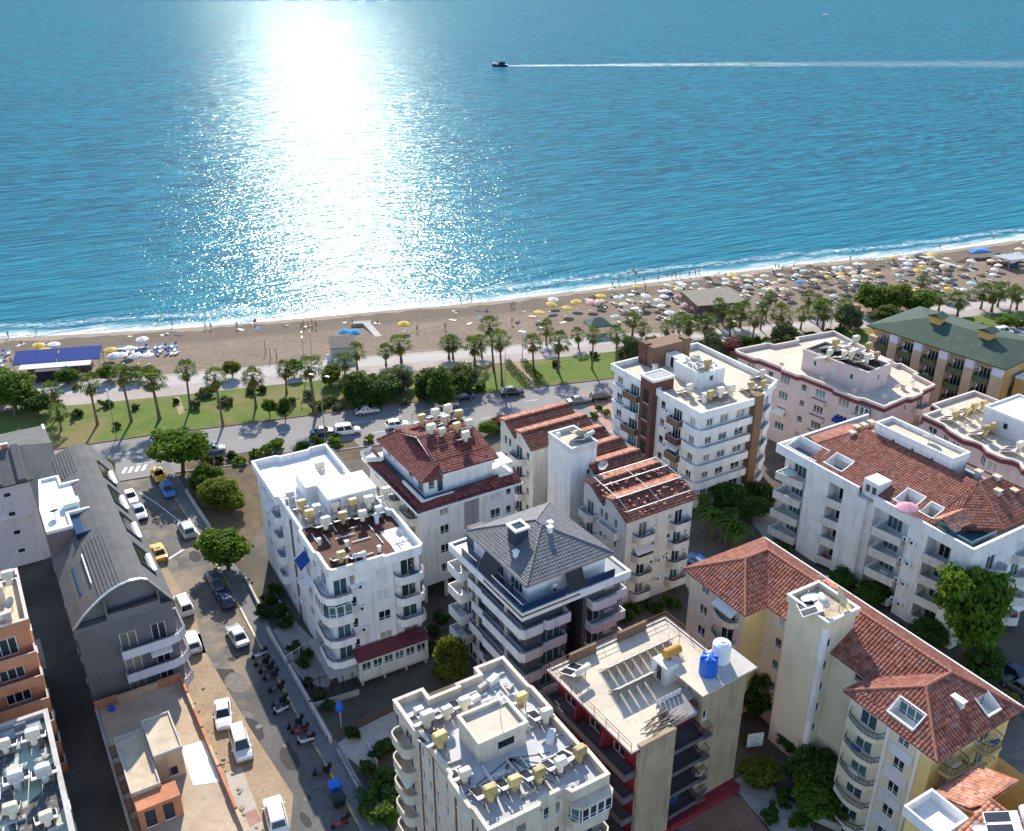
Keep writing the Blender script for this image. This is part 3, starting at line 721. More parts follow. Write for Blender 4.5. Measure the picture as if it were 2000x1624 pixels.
for a, b in (((.18, .18), (5.6, .18)), ((.18, 6.2), (.18, .18)), ((8.2, .18), (12.0, .18)), ((.18, 12.6), (.18, 9.3))):
    L, e, an = edge_frame(a, b); n = max(1, int(L/1.4))
    for i in range(n):
        p, q = (a[0]+e[0]*L*i/n+e[0]*.03, a[1]+e[1]*L*i/n+e[1]*.03), (a[0]+e[0]*L*(i+1)/n-e[0]*.03, a[1]+e[1]*L*(i+1)/n-e[1]*.03)
        c = ((p[0]+q[0])/2, (p[1]+q[1])/2); g1 = MB(); g1.obox((0, 0), 0, L/n/2-.03, .02, 0, .95); o = g1.obj('glass_panel', NAVYG, pk); o.location = (*c, 15.25); o.rotation_euler = (0, 0, an)
    gl = MB(); gl.bar((*a, 16.23), (*b, 16.23), .05); gl.obj('handrail', M('blue_painted_rail', (.05, .13, .27), .4, .1, 2), pk)
mb = MB(); mb.box(-.12, -.12, 14.86, 7.2, .0, 15.02); mb.box(-.12, .0, 14.86, 0, 7.4, 15.02); B.part('wood_trim', mb, [M('varnished_wood', (.26, .13, .05), .5, .2, 3)])
ph_ = [(2.2, .1, 3.0, 2.1, 'door', 'b'), (6.2, .1, 1.6, 2.1, 'door', 'd'), (9.0, .1, 2.0, 2.1, 'door', 'c')]
B.facade((1.8, 1.7), (11.8, 1.7), 15, 17.45, ph_, 1); B.facade((11.8, 1.7), (11.8, 12.6), 15, 17.45, m=1); B.facade((11.8, 12.6), (1.8, 12.6), 15, 17.45, m=1); B.facade((1.8, 12.6), (1.8, 1.7), 15, 17.45, [(1.8, .1+0, 2, 2.1, 'door', 'd'), (5, 15.1, 2.4, 2.1, 'door', 'b'), (8.7, 15.1, 2.4, 2.1, 'door', 'b')], 1)
f, rd = hip(1.15, .95, 12.35, 13.25, 17.6, 2.45, 'y'); ro = tiled(B, f, TILEG, rd, TILEG, .34, .40, .05, .16)
fa = MB(); trim(fa, [(1.1, .9), (12.4, .9), (12.4, 13.3), (1.1, 13.3)], 17.38, 17.58, .12); B.part('gutter', fa, [STEEL])
for q in ([(1.15, 5.9), (1.15, 8.9), (.1, 8.9), (.1, 5.9)], [(5.9, .95), (8.1, .95), (8.1, .1), (5.9, .1)]):
    mb = MB(); t = [(*q[0], 17.62), (*q[1], 17.62), (*q[2], 15.5), (*q[3], 15.5)]; mb.poly(t); mb.poly([(x, y, z-.12) for x, y, z in t[::-1]])
    for i in range(4): a, b = t[i], t[(i+1) % 4]; mb.quad((a[0], a[1], a[2]-.12), (b[0], b[1], b[2]-.12), b, a)
    B.part('roof_flap', mb, [M('dark_membrane', (.02, .024, .032), .5, .2, 1)])
mb = MB(); mb.box(3.3, 6.3, 18.2, 4.9, 7.9, 20.4); so = B.part('skylight', mb, [M('slate_blue_paint', (.035, .05, .075), .5, .1, 1)])
mb = MB(); trim(mb, [(3.15, 6.15), (5.05, 6.15), (5.05, 8.05), (3.15, 8.05)], 20.4, 20.65, .32); mb.obj('skylight_frame', WPLAST, so); mb = MB(); mb.box(3.45, 6.45, 20.4, 4.75, 7.75, 20.5); mb.obj('pane', GL_D, so)
for x, y, z in ((2.6, 5.2, 18.55), (7.9, 6.6, 19.6), (7.1, 5.5, 19.85)):
    mb = MB(); mb.box(-.22, -.22, -.3, .22, .22, .35); mb.prism([(-.3, -.3), (.3, -.3), (.3, .3), (-.3, .3)], .35, .5); o = B.part('roof_vent', mb, [WPLAST]); o.location = (x, y, z)
mb = MB(); mb.box(2.0, 13.0, 15.0, 4.0, 14.6, 17.2); B.part('stair_cabin', mb, [DARKW])
B.done(); TB = B

# ---- white block with brown roof deck full of water heaters
B = Bld('apartment_building', 'tall white apartment building with brown roof deck crowded with solar water heaters', (-19.8, 84.7), 29.3, [WHITE, OFFW, LILAC])
FH = 2.92; Z0 = 3.0; ZR = 14.7
W_, D_ = 10.6, 28.4
out = [(0.4, -.3), (6.2, -.3), (6.2, -.6), (W_, -.6), (W_+.4, -.2), (W_+.4, 8.2), (W_-.1, 8.6), (W_-.1, 18.6), (9.7, 19), (9.7, 28.4), (7.4, 28.4), (7.0, 28.0), (3.2, 28.0), (2.8, 28.4), (-.5, 28.4), (-.5, 18), (0, 17.7), (0, 9.5), (-.3, 9.2), (-.3, 4.0), (0, 3.7), (0, .2)]
fr = floors(4, Z0, FH, [(2.6, .95, .7, 1.3), (6.0, .9, 1.5, 1.35), (9.2, .05, 1.8, 2.15, 'door')])
B.facade((0, 0), (5.2, 0), 0, ZR, [o for o in fr if o[0] < 5] + floors(4, Z0, FH, [(1.2, .05, 1.6, 2.15, 'door', 'b')])); B.facade((5.2, -.25), (7.3, -.25), 0, ZR, [(o[0]-5.2, *o[1:]) for o in fr if 5 < o[0] < 7]); B.facade((7.3, -.25), (7.3, 0), 0, ZR); B.facade((5.2, 0), (5.2, -.25), 0, ZR)
B.facade((7.3, 0), (W_, 0), 0, ZR, [(o[0]-7.3, *o[1:]) for o in fr if o[0] > 8]); B.facade((W_, 0), (W_, 28.3), 0, ZR, floors(4, Z0, FH, [(3, .9, 1.4, 1.3), (9, .9, 1.4, 1.3), (16, .9, 1.4, 1.3)])); B.facade((W_, 28.3), (0, 28.3), 0, ZR)
lf = floors(4, Z0, FH, [(3.2, .9, 1.5, 1.35), (6.6, .9, 1.1, 1.3), (9.5, .1, 1.5, 2.1, 'door'), (14.4, .9, 1.5, 1.35), (17.3, 1.0, .8, 1.1), (20.0, .9, 1.7, 1.4), (23.2, .9, 1.7, 1.4), (26.2, .5, 1.9, 1.9, 'door', 'b')]) + [(5, .9, 1.2, 1.3), (12, .9, 1.2, 1.3), (21, .9, 1.6, 1.4)]
B.facade((0, 28.3), (0, 0), 0, ZR, lf)
for i in range(4):
    z = Z0+i*FH
    if i == 2: # glazed-in corner balcony
        B.balcony((0, 0), (1, 0), 0, z, 1, 1, [(0, 3.2), (-.95, 3.0), (-1.05, .2), (-.7, -.75), (.2, -1.15), (2.1, -1.15), (2.1, 0)], .9, [WHITE, WHITE])
        for q0, q1, nn in (((-1.02, 2.9), (-1.02, .25), 3), ((-.62, -.72), (.15, -1.08), 1), ((.2, -1.1), (2.05, -1.1), 2)):
            L, e, a = edge_frame(q0, q1)
            for j in range(nn): B.window(q0, q1, L*(j+.5)/nn, z+.9, L/nn-.04, 1.5, 'n', 'b', False)
    else:
        B.balcony((0, 0), (1, 0), 0, z, 1, 1, [(0, 3.2), (-.95, 3.0), (-1.05, .2), (-.7, -.75), (.2, -1.15), (2.1, -1.15), (2.1, 0)], .7, [WHITE, WHITE], rail=(1.05, MAROON if i == 3 else DKMET, .25))
    B.balcony((7.3, 0), (W_, 0), 1.85, z, 3.6, 1.35, 'round', .8, [WHITE, WHITE], rail=(1.05, DKMET, .3))
    ac_unit(B, (0, 0), (W_, 0), 3.4, z+.35)
    B.balcony((0, 28.3), (0, 0), 9.5, z, 2.6, .8, 'cham', .9, [WHITE, WHITE])
    if i < 3: ac_unit(B, (0, 28.3), (0, 0), 16.0, z+.4)
aw = MB(); aw.add([(-.02, 6.7, 12.9), (-.02, 8.9, 12.9), (-1.2, 8.9, 12.0), (-1.2, 6.7, 12.0), (-.02, 6.7, 12.82), (-.02, 8.9, 12.82), (-1.2, 8.9, 11.75), (-1.2, 6.7, 11.75)], [(0, 1, 2, 3), (7, 6, 5, 4), (3, 2, 6, 7), (0, 3, 7, 4), (1, 5, 6, 2)]); B.part('awning', aw, [AWNB])
aw = MB(); aw.add([(-.02, 20.2, 13.0), (-.02, 22.0, 13.0), (-1.1, 22.0, 12.2), (-1.1, 20.2, 12.2), (-.02, 20.2, 12.9), (-.02, 22, 12.9), (-1.1, 22, 12.0), (-1.1, 20.2, 12.0)], [(0, 1, 2, 3), (7, 6, 5, 4), (3, 2, 6, 7)]); B.part('awning', aw, [AWNW])
dp = MB(); dp.box(-.16, 13.2, 0, -.004, 13.45, ZR); B.part('downpipe', dp, [M('brown_pipe', (.16, .09, .06), .6, .15, 2)])
dp = MB(); dp.box(-.1, 4.4, 0, -.004, 4.5, ZR); B.part('downpipe', dp, [WPLAST])
B.deck(out, ZR, ROOFW, .8, .24, [WHITE, WHITE])
mb = MB(); mb.poly([(x, y, ZR+.006) for x, y in [(.3, 0), (W_+.1, 0), (W_+.1, 10.6), (.3, 10.6)]]); B.part('roof_deck_tiles', mb, [ROOFBR])
mb = MB(); mb.poly([(x, y, ZR+.011) for x, y in [(8.2, .2), (W_+.1, .2), (W_+.1, 5.6), (8.2, 5.6)]]); B.part('white_coated_patch', mb, [ROOFW])
B.block(4.3, 11.6, 10.2, 16.2, ZR, 17.0, 0, front=[(1.0, ZR+.05, .9, 2.0, 'door', 'd')]); B.block(3.0, 16.4, 5.6, 20.6, ZR, 16.6, 0)
rs = MB(); rs.box(4.15, 11.45, 17.0, 10.35, 16.35, 17.15); B.part('stair_roof', rs, [ROOFW])
sk = MB(); sk.box(5.8, 17.2, ZR, 7.6, 20.2, ZR+1.3); B.part('light_well', sk, [WHITE])
# ground-floor shop front
B.block(1.9, -1.9, 10.4, -.02, .9, 3.7, 1, front=[(0.9+1.35*i, 2.0, 1.15, 1.2, 'n', 'd' if i > 3 else 'b') for i in range(6)], left=[(.9, 1.9, 1.0, 1.2)])
aw = MB(); aw.add([(1.7, -.3, 4.25), (10.6, -.3, 4.25), (10.6, -2.1, 3.72), (1.7, -2.1, 3.72), (1.7, -.3, 4.1), (10.6, -.3, 4.1), (10.6, -2.1, 3.6), (1.7, -2.1, 3.6)], [(3, 2, 1, 0), (4, 5, 6, 7), (7, 6, 2, 3), (0, 4, 7, 3), (6, 5, 1, 2)]); B.part('canopy_roof', aw, [MAROON])
bs = MB()
for x in (2.2, 4.9, 7.6, 10.1): bs.box(x-.12, -1.8, 0, x+.12, -1.56, .6)
bs.box(1.9, -1.9, .6, 10.4, -.05, .896); B.part('plinth', bs, [CONCL])
cp = MB(); cp.prism([(-1.6, 5.6), (-1.6, -1.9), (1.8, -1.9), (1.8, -.1), (-.1, -.1), (-.1, 5.6)], 2.6, 2.76); B.part('entrance_canopy', cp, [CONC])
B.done(); W1 = B
tanks = [(566,960,'g',0),(624,909,'w',0),(588,981,'y',0),(616.5,988,'g',0),(604,1002,'y',1),(654,982,'w',0),(687,978,'y',0),(753,958,'y',0),(719,976,'y',1),(738,991,'g',0),(706,999,'w',0),(669,1005,'y',0),(634,1016,'w',0),(665,1079,'y',0),(700,1075,'g',2)]
CN = {'y': 'yellow', 'w': 'cream', 'g': 'silver grey'}
ORD = ['first', 'second', 'third', 'fourth', 'fifth', 'sixth', 'seventh', 'eighth', 'ninth', 'tenth', 'eleventh', 'twelfth', 'thirteenth', 'fourteenth', 'fifteenth', 'sixteenth', 'seventeenth', 'eighteenth', 'nineteenth', 'twentieth']
def heaters(B, tanks, zr, where, up=1.85, cz=None):
    cnt = {}
    tanks = sorted((px, py, 'w' if (c == 'y' and (px*7+py*3) % 5 < 2) else c, kd) for px, py, c, kd in tanks)
    for px, py, c, kd in tanks:
        key = (c, kd == 2); cnt[key] = cnt.get(key, 0)+1
    seen = {}
    for px, py, c, kd in sorted(tanks):
        z = zr if cz is None else cz(px, py); key = (c, kd == 2); i = seen.get(key, 0); seen[key] = i+1
        p = B.L(px, py, z+up); nm = CN[c]+(' lying' if kd == 2 else '')
        lab = ('%s solar heater from the left with %s tank %s' % (ORD[i], nm, where)) if cnt[key] > 1 else 'only solar heater with a %s tank %s' % (nm, where)
        heater(B, p, z, c, lab, 'solar heaters %s' % where, kd, RND.uniform(-.12, .12), RND.uniform(.86, 1.1))
heaters(W1, tanks, ZR, 'on the brown roof deck')
dish(W1, (9.6, 3.0), ZR, .5, 'small white satellite dish at the corner of the brown roof deck')
# chimneys, low vents and loose things on that roof
for i, (x, y, w2, h2) in enumerate(((2.2, 2.2, .35, .8), (4.6, 1.4, .3, .7), (6.6, 1.8, .3, .6), (3.8, 4.6, .35, .6), (8.6, 7.5, .4, .9), (1.2, 6.4, .3, .7), (6.4, 18.0, .5, 1.6))):
    chimney(W1, x, y, ZR, w2, h2, WHITE, WHITE)

# ---- white house with red mansard skirt and hipped upper roof
B = Bld('apartment_building', 'white apartment building with red tile mansard skirt and corner roof terrace', (-11.3, 99.0), 31.5, [WHITE, OFFW, LILAC])
ZE = 14.2
fr = floors(4, 2.9, 2.85, [(3.6, .9, 1.3, 1.35), (11.0, .9, 1.5, 1.35), (2.0+.9, 2.2-.9, .01, .01), (13.0, .9, .8, 1.2)])
fr = [o for o in fr if o[2] > .1]
B.facade((.4, .4), (6.4, .4), 2.6, ZE, [(o[0]-.4, *o[1:]) for o in fr if o[0] < 6] ); B.facade((6.4, .4), (6.4, 2.4), 0, ZE, m=2); B.facade((6.4, 2.4), (8.6, 2.4), 0, ZE, floors(4, 2.9, 2.85, [(.6, .3, .8, 2.0, 'dark', 'd')]), 2); B.facade((8.6, 2.4), (8.6, .4), 0, ZE, m=2)
B.facade((8.6, .4), (13.9, .4), 2.6, ZE, [(o[0]-8.6, *o[1:]) for o in fr if o[0] > 8.6]); B.facade((13.9, .4), (13.9, 16), 0, ZE); B.facade((13.9, 16), (.4, 16), 0, ZE)
B.facade((.4, 16), (.4, .4), 2.6, ZE, floors(4, 2.9, 2.85, [(2.4, .9, 1.3, 1.3), (5.6, .9, 1.3, 1.3), (8.6, .1, 1.7, 2.1, 'door'), (12.6, .1, 2.2, 2.1, 'door')]))
for x, y in ((.6, .6), (3.6, .6), (9.2, .6), (13.6, .6), (.6, 5), (.6, 10)): uc = MB(); uc.box(x-.2, y-.2, 0, x+.2, y+.2, 2.55); B.part('pillar', uc, [OFFW])
uc = MB(); uc.prism([(.4, .4), (13.9, .4), (13.9, 16), (.4, 16)], 2.55, 2.6); B.part('soffit', uc, [OFFW])
for i in range(4):
    B.balcony((.4, 16), (.4, .4), 12.8, 2.9+2.85*i, 3.6, 1.2, 'round', .85, [WHITE, LILAC], rail=(1.05, DKMET, .3)); B.balcony((.4, 16), (.4, .4), 8.4, 2.9+2.85*i, 2.4, 1.0, 'round', .85, [WHITE, LILAC])
ow = MB(); ow.box(11.9, -.1, 13.35-1.2, 13.1, .38, 13.35-1.12)
# lower skirt roof, terrace in the corner
zo, zi = 14.15, 15.25; o_ = [(-.35, -.35), (14.5, -.35), (14.5, 16.4), (-.35, 16.4)]
faces = [[(-.35, -.35, zo), (14.5, -.35, zo), (14.5, 1.5, zi), (-.35+1.0, .65, zi-.5)], [(-.35, 16.4, zo), (-.35, -.35, zo), (.65, .65, zi-.5), (1.2, 16.4, zi)]]
tiled(B, faces, TILED, [((-.35, -.35, zo), (.65, .65, zi-.5))], TILED)
gt = MB(); trim(gt, [(-.5, -.5), (14.65, -.5), (14.65, 16.5), (-.5, 16.5)], zo-.32, zo-.02, .16); gt.prism([(-.3, -.3), (14.4, -.3), (14.4, 16.3), (-.3, 16.3)], zo-.2, zo-.12); B.part('eaves_gutter', gt, [WHITE])
mb = MB(); mb.prism([(.7, .7), (13.9, .7), (13.9, 16), (.7, 16)], 14.1, 14.5, 0, 1); B.part('terrace_floor', mb, [WHITE, M('teal_floor_tile', (.06, .12, .15), .5, .15, 2)])
mb = MB(); mb.box(.72, .72, 14.5, .98, 6.2, 15.3); mb.box(.98, .72, 14.5, 5.2, .95, 15.0); B.part('terrace_parapet', mb, [WHITE])
B.block(1.9, 2.2, 11.6, 14.6, 14.5, 17.0, 0, front=[(1.0, 15.3, .9, 1.3, 'n', 'b'), (2.2, 14.6, .9, 2.0, 'door', 'b')], left=[(11.2, 14.6, 1.6, 2.0, 'door', 'c'), (8.5, 15.3, 1.4, 1.2), (4, 15.3, 1.6, 1.2), (2, 15.3, 1.2, 1.2)], top=False)
z1 = 17.0
f1 = [[(1.3, 15.0, z1), (1.3, 1.6, z1), (4.2, 2.6, z1+1.35), (4.2, 13.6, z1+1.35)], [(1.3, 1.6, z1), (4.2, 1.6, z1), (4.2, 2.6, z1+1.35)], [(4.2, 15.0, z1), (1.3, 15.0, z1), (4.2, 13.6, z1+1.35)]]
tiled(B, f1, TILED, [((1.3, 1.6, z1), (4.2, 2.6, z1+1.35)), ((1.3, 15, z1), (4.2, 13.6, z1+1.35))], TILED)
z2 = 17.75
B.block(4.2, 1.5, 11.6, 15.0, 16.9, z2, 0, top=False)
f2 = [[(4.0, 1.2, z2), (12.0, 1.2, z2), (12.0, 8.2, z2+1.9), (4.0, 8.2, z2+1.9)], [(12.0, 15.2, z2), (4.0, 15.2, z2), (4.0, 8.2, z2+1.9), (12.0, 8.2, z2+1.9)]]
tiled(B, f2, TILED, [((4.0, 8.2, z2+1.9), (12, 8.2, z2+1.9))], RIDGE)
fl = MB(); fl.add([(3.86, 1.2, z2-.25), (3.99, 1.2, z2-.25), (3.99, 8.2, z2+1.95), (3.86, 8.2, z2+1.95), (3.86, 15.2, z2-.25), (3.99, 15.2, z2-.25)], [(0, 1, 2, 3), (3, 2, 5, 4)]); fl.box(3.88, 1.3, 17.3, 3.99, 15.1, z2-.1); B.part('verge_flashing', fl, [STEEL])
tr = MB(); tr.box(11.9, .9, 14.5, 14.0, 4.6, 15.35); tr.box(12.1, 1.1, 16.5, 14.1, 4.2, 16.6)
for x, y in ((12.2, 1.2), (13.95, 1.2), (12.2, 4.1), (13.95, 4.1)): tr.box(x-.05, y-.05, 15.35, x+.05, y+.05, 16.5)
B.part('pergola', tr, [WHITE])
mb = MB(); mb.add([(-.9, 13.4, 15.0), (-.9, 15.6, 15.0), (1.0, 16.2, 15.0), (1.0, 12.6, 15.0), (-.9, 13.4, 15.7), (-.9, 15.6, 15.7), (1.0, 16.2, 15.7), (1.0, 12.6, 15.7)], [(0, 4, 7, 3), (0, 1, 5, 4), (1, 2, 6, 5), (3, 2, 1, 0)]); B.part('bay_parapet', mb, [WHITE])
rk = MB()
for i in range(5):
    y = 2.6+i*2.2; zz = z2+.35+.272*(y-1.2)
    rk.bar((4.8, y, zz+.5), (11.4, y, zz+.5), .06)
    for x in (5, 7, 9, 11): rk.bar((x, y, zz-.3), (x, y, zz+.5), .05)
for i in range(26):
    x, y = RND.uniform(4.8, 11.2), RND.uniform(2, 7.5); zz = z2+.3+.272*(y-1.2); a = RND.uniform(0, 3.1); l = RND.uniform(.3, .8); rk.bar((x, y, zz), (x+l*math.cos(a), y+l*math.sin(a), zz+RND.uniform(0, .4)), .06)
B.part('pipe_rack', rk, [RUST])
B.done(); W2 = B
heaters(W2, [(822,813,'y',0),(849,804,'w',0),(875,797,'y',0),(895,808,'y',0),(869,816,'y',0),(891,830,'y',0),(861,838,'y',0),(914,824,'w',0),(909,845,'w',0),(841,836,'y',1)], 18.6, 'on the dark red roof', 1.85)

# ---- long white building with rows of brown saw-tooth tile roofs
B = Bld('apartment_building', 'long white building with stepped rows of brown tile gables and a stair tower', (14.0, 98.5), 31, [OFFW, WHITE, CONCL])
ZE = 13.2
fr = floors(4, 1.4, 2.85, [(2.6, .05, 1.3, 2.1, 'door'), (4.4, 1.0, .6, .9), (8.3, .05, 1.3, 2.1, 'door'), (6.9, 1.2, .6, .7), (9.7, 1.2, .5, .7)])
B.facade((0, 0), (10.5, 0), 0, ZE, fr); B.facade((0, 9.1), (0, 0), 0, ZE, floors(4, 1.4, 2.85, [(1.5, .05, 1.4, 2.1, 'door'), (3.9, .9, .7, 1.3), (4.9, .9, .7, 1.3), (6.9, .9, .7, 1.3)]))
B.facade((2.8, 9.1), (0, 9.1), 0, ZE); B.facade((2.8, 21.4), (2.8, 9.1), 0, ZE, floors(4, 1.4, 2.85, [(2, .9, 1.0, 1.2), (10.8, .9, 1.0, 1.2)])); B.facade((0, 21.4), (2.8, 21.4), 0, ZE)
B.facade((0, 30.4), (0, 21.4), 0, ZE, floors(4, 1.4, 2.85, [(1.4, .9, .8, 1.3), (2.6, .9, .8, 1.3), (5.2, .05, 1.6, 2.1, 'door'), (7.5, .9, .8, 1.2)])); B.facade((10.5, 0), (10.5, 30.4), 0, ZE, floors(4, 1.4, 2.85, [(3, .9, 1.2, 1.2), (9, .9, 1.2, 1.2)])); B.facade((10.5, 30.4), (0, 30.4), 0, ZE)
for i in range(4):
    z = 1.4+2.85*i
    for sx_ in (2.5, 8.3): B.balcony((0, 0), (10.5, 0), sx_, z, 3.0, 1.25, 'round', .8, [OFFW, WHITE], rail=(1.0, DKMET, .3))
    for sx_ in (5.4, 6.6): ac_unit(B, (0, 0), (10.5, 0), sx_, z+1.2) if RND.random() < .5 else None
    B.balcony((0, 9.1), (0, 0), 1.6, z, 3.0, 1.2, 'round', .85, [OFFW, WHITE], rail=(1.0, DKMET, .3)); B.balcony((0, 30.4), (0, 21.4), 5.4, z, 3.2, 1.2, 'round', .85, [OFFW, WHITE], rail=(1.0, DKMET, .3))
    if i == 3: B.balcony((0, 9.1), (0, 0), 6.0, z, 3.8, .9, 'rect', .85, [OFFW, WHITE])
ybs = [0, 4.5, 9.1, 13.2, 17.3, 21.4, 25.9, 30.4]; fs_ = []; fb_ = []; rdg = []
for j in range(7):
    y0, y1 = ybs[j], ybs[j+1]; x0 = -.35 if j in (0, 1, 5, 6) else 2.5; x1 = 10.9; yr = y0+(y1-y0)*.62; zr_ = ZE+1.55
    y0_ = y0-(.35 if j == 0 else -.0)
    fs_ += [[(x0, y0_, ZE), (x1, y0_, ZE), (x1, yr, zr_), (x0, yr, zr_)]]; fb_ += [[(x1, y1, ZE+1.2), (x0, y1, ZE+1.2), (x0, yr, zr_), (x1, yr, zr_)]]
    rdg.append(((x0, yr, zr_), (x1, yr, zr_)))
    for xx in (x0+.36, x1-.4):
        gb = MB(); gb.add([(xx, y0, ZE-.02), (xx, y1, ZE-.02), (xx, y1, ZE+1.05), (xx, yr, zr_-.15)], [(0, 3, 2, 1)]); B.part('gable', gb, [OFFW])
tiled(B, fs_, TILEB, rdg, TILES); tiled(B, fb_, TILES, name='rear_roof')  # sea-facing slopes and ridges coloured salmon to paint in sunlight on the brown tile
rk = MB()
for y, zz in ((.4, 14.1), (2.6, 14.9), (5.4, 15.3), (7.8, 15.4)): rk.bar((.2, y, zz), (10.6, y, zz), .1); [rk.bar((x, y, zz-.9), (x, y, zz), .06) for x in (.5, 3.8, 7.2, 10.4)]
for x in (.4, 5.2, 10.5): rk.bar((x, .3, 14.15), (x, 2.6, 14.95), .07); rk.bar((x, 2.6, 14.95), (x, 7.8, 15.45), .07)
B.part('collector_rack', rk, [STEEL])
chips = MB()
for i in range(70):
    x, y = RND.uniform(.2, 10.4), RND.uniform(-.1, 2.6) if i % 2 else RND.uniform(4.8, 7); zz = ZE+.12+(.555*(y if y < 4.5 else y-4.5)); a = RND.uniform(0, 3); chips.obox((x, y), a, .2, .12, zz, zz+.13)
o = B.part('loose_tiles', chips, [TILES]); o['kind'] = 'stuff'
B.block(-.35, 11.7, 3.7, 17.1, 0, 17.2, 1, front=[(2.9, 1.6+2.9*i, .55, .8, 'n', 'd') for i in range(5)], top=False)
B.deck([(-.4, 11.65), (3.75, 11.65), (3.75, 17.15), (-.4, 17.15)], 17.3, ROOFC, .55, .2, [OFFW, WHITE], name='tower_roof')
dr = MB(); dr.box(2.3, 9.12, 0, 2.6, 11.6, 12.8); B.part('shaft', dr, [CONC])
B.done(); W3 = B
dish(W3, (2.2, 14.2), 17.3, 1.5, 'large tilted satellite dish on the white stair tower', 1.3, .55, CONCL, stem=.6)
heater(W3, (3.0, 12.6), 17.3, 'g', 'lone silver solar water heater on the white stair tower', None, 2, .3)
tk = MB(); tk.lathe([(.3, 0), (.34, .1), (.34, .8), (.2, .95)], 12); t = tk.obj('water_tank', WPLAST); x, y = W3.W(.3, 15.8); t.location = (x, y, 17.3); tag(t, 'small white round tank on the stair tower of the brown gabled building', 'tank')
dish(W3, (3.6, 9.9), 14.2, .75, 'pale grey satellite dish beside the brown tile gables', -2.6, .7, CONCL)
# ================================================================ buildings, right side
# ---- white and brown block with flat roof by the coast road
B = Bld('apartment_building', 'white flat-roofed building with brown stair tower and tall tan pillar', (27.0, 122.5), 31, [WHITE, OFFW, BROWNW, TANW])
ZR = 15.7
fr = floors(5, 1.0, 2.9, [(2.0, 1.0, 1.2, 1.2), (4.8, .9, 1.6, 1.35), (8.0, .9, 1.8, 1.35)])
B.facade((0, 0), (9.7, 0), 0, ZR, fr); B.facade((11.3, 0), (17, 2.6), 0, ZR, floors(5, 1.0, 2.9, [(1.4, .1, 1.4, 2.1, 'door'), (4.0, .9, 1.4, 1.3)])); B.facade((17, 2.6), (17, 20.5), 0, ZR); B.facade((17, 20.5), (0, 20.5), 0, ZR)
B.facade((0, 20.5), (0, 12.6), 0, ZR, floors(5, 1.0, 2.9, [(1.6, .9, 1.4, 1.3), (5.4, .1, 2.2, 2.1, 'door', 'b')])); B.facade((0, 9.6), (0, 0), 0, ZR, floors(5, 1.0, 2.9, [(1.4, .9, 1.1, 1.3), (4.8, .1, 1.9, 2.1, 'door'), (8.1, .9, 1.2, 1.3)]))
B.block(-1.0, 9.6, 3.0, 12.6, 0, 17.6, 2, left=[(1.5, 2+2.9*i, 1.3, 2.2, 'dark', 'd') for i in range(5)], top=False)
B.deck([(-1.1, 9.5), (3.1, 9.5), (3.1, 12.7), (-1.1, 12.7)], 17.75, ROOFG, .1, .3, [WHITE], False, 'stair_roof')
B.block(9.72, -1.15, 11.28, .3, 0, 16.9, 3)
for i in range(5):
    z = 1.0+2.9*i
    B.balcony((0, 0), (1, 0), 0, z, 1, 1, [(0, 3.2), (-.5, 3.0), (-.6, .6), (-.3, -.4), (.5, -.85), (9.7, -.85), (9.7, 0)], .95, [WHITE, WHITE])
    B.balcony((0, 9.6), (0, 0), 4.8, z, 2.6, 1.0, 'rect', .9, [BROWNW if i % 2 else TANW, WHITE]); B.balcony((0, 20.5), (0, 12.6), 5.2, z, 3.2, 1.1, 'skew', .9, [TANW if i % 2 == 0 else WHITE, WHITE])
    B.balcony((0, 20.5), (0, 12.6), 1.8, z, 2.4, .7, 'rect', .9, [WHITE, WHITE]); B.balcony((11.3, 0), (17, 2.6), 2.2, z, 3.6, 1.2, 'skew', .95, [WHITE, WHITE])
    ac_unit(B, (0, 9.6), (0, 0), 2.8, z+.9)
out = [(-.5, -.6), (9.6, -.9), (11.4, -.6), (17.4, 2.3), (17.4, 20.8), (-.6, 20.8), (-.6, 12.75), (-.01, 12.75), (-.01, 9.45), (-.5, 9.45)]
B.deck(out, ZR, ROOFC, .75, .25, [WHITE, WHITE])
B.block(6.0, 7.2, 11.0, 13.2, ZR, 18.3, 0, front=[(2.4, 16.6, .8, .9)]); B.block(5.0, 17.3, 12.2, 20.6, ZR, 19.2, 3, left=(), top=True); B.block(4.8, 18.8, 5.9, 20.7, ZR, 19.4, 2); B.block(11.4, 17.2, 12.6, 18.8, ZR, 19.5, 3)
B.block(7.6, 14.2, 9.6, 17.2, ZR, 17.9, 0, left=[(1.5, ZR+.1, .9, 1.9, 'door', 'd')])
mb = MB()
for i in range(34):
    x, y = RND.uniform(6.3, 10.6), RND.uniform(8.2, 13); a = RND.uniform(0, 3); mb.obox((x, y), a, RND.uniform(.15, .5), RND.uniform(.08, .2), 18.32, 18.4+RND.uniform(.05, .5))
o = B.part('roof_clutter', mb, [CONCL]); o['kind'] = 'stuff'
B.done(); R1 = B
heaters(R1, [(1347,753,'w',0),(1388,766,'y',0),(1407,762,'y',0),(1427,757,'w',0),(1467,748,'y',0),(1493,744,'y',0),(1489,724,'w',0)], ZR, 'by the tan pillar')
heaters(R1, [(1382,706,'y',0)], 18.3, 'high on the block behind the tan pillar')
for x, y in ((4.2, 15.6), (3.6, 3.2)): chimney(R1, x, y, ZR, .6, 1.3, WHITE, CREAMR)

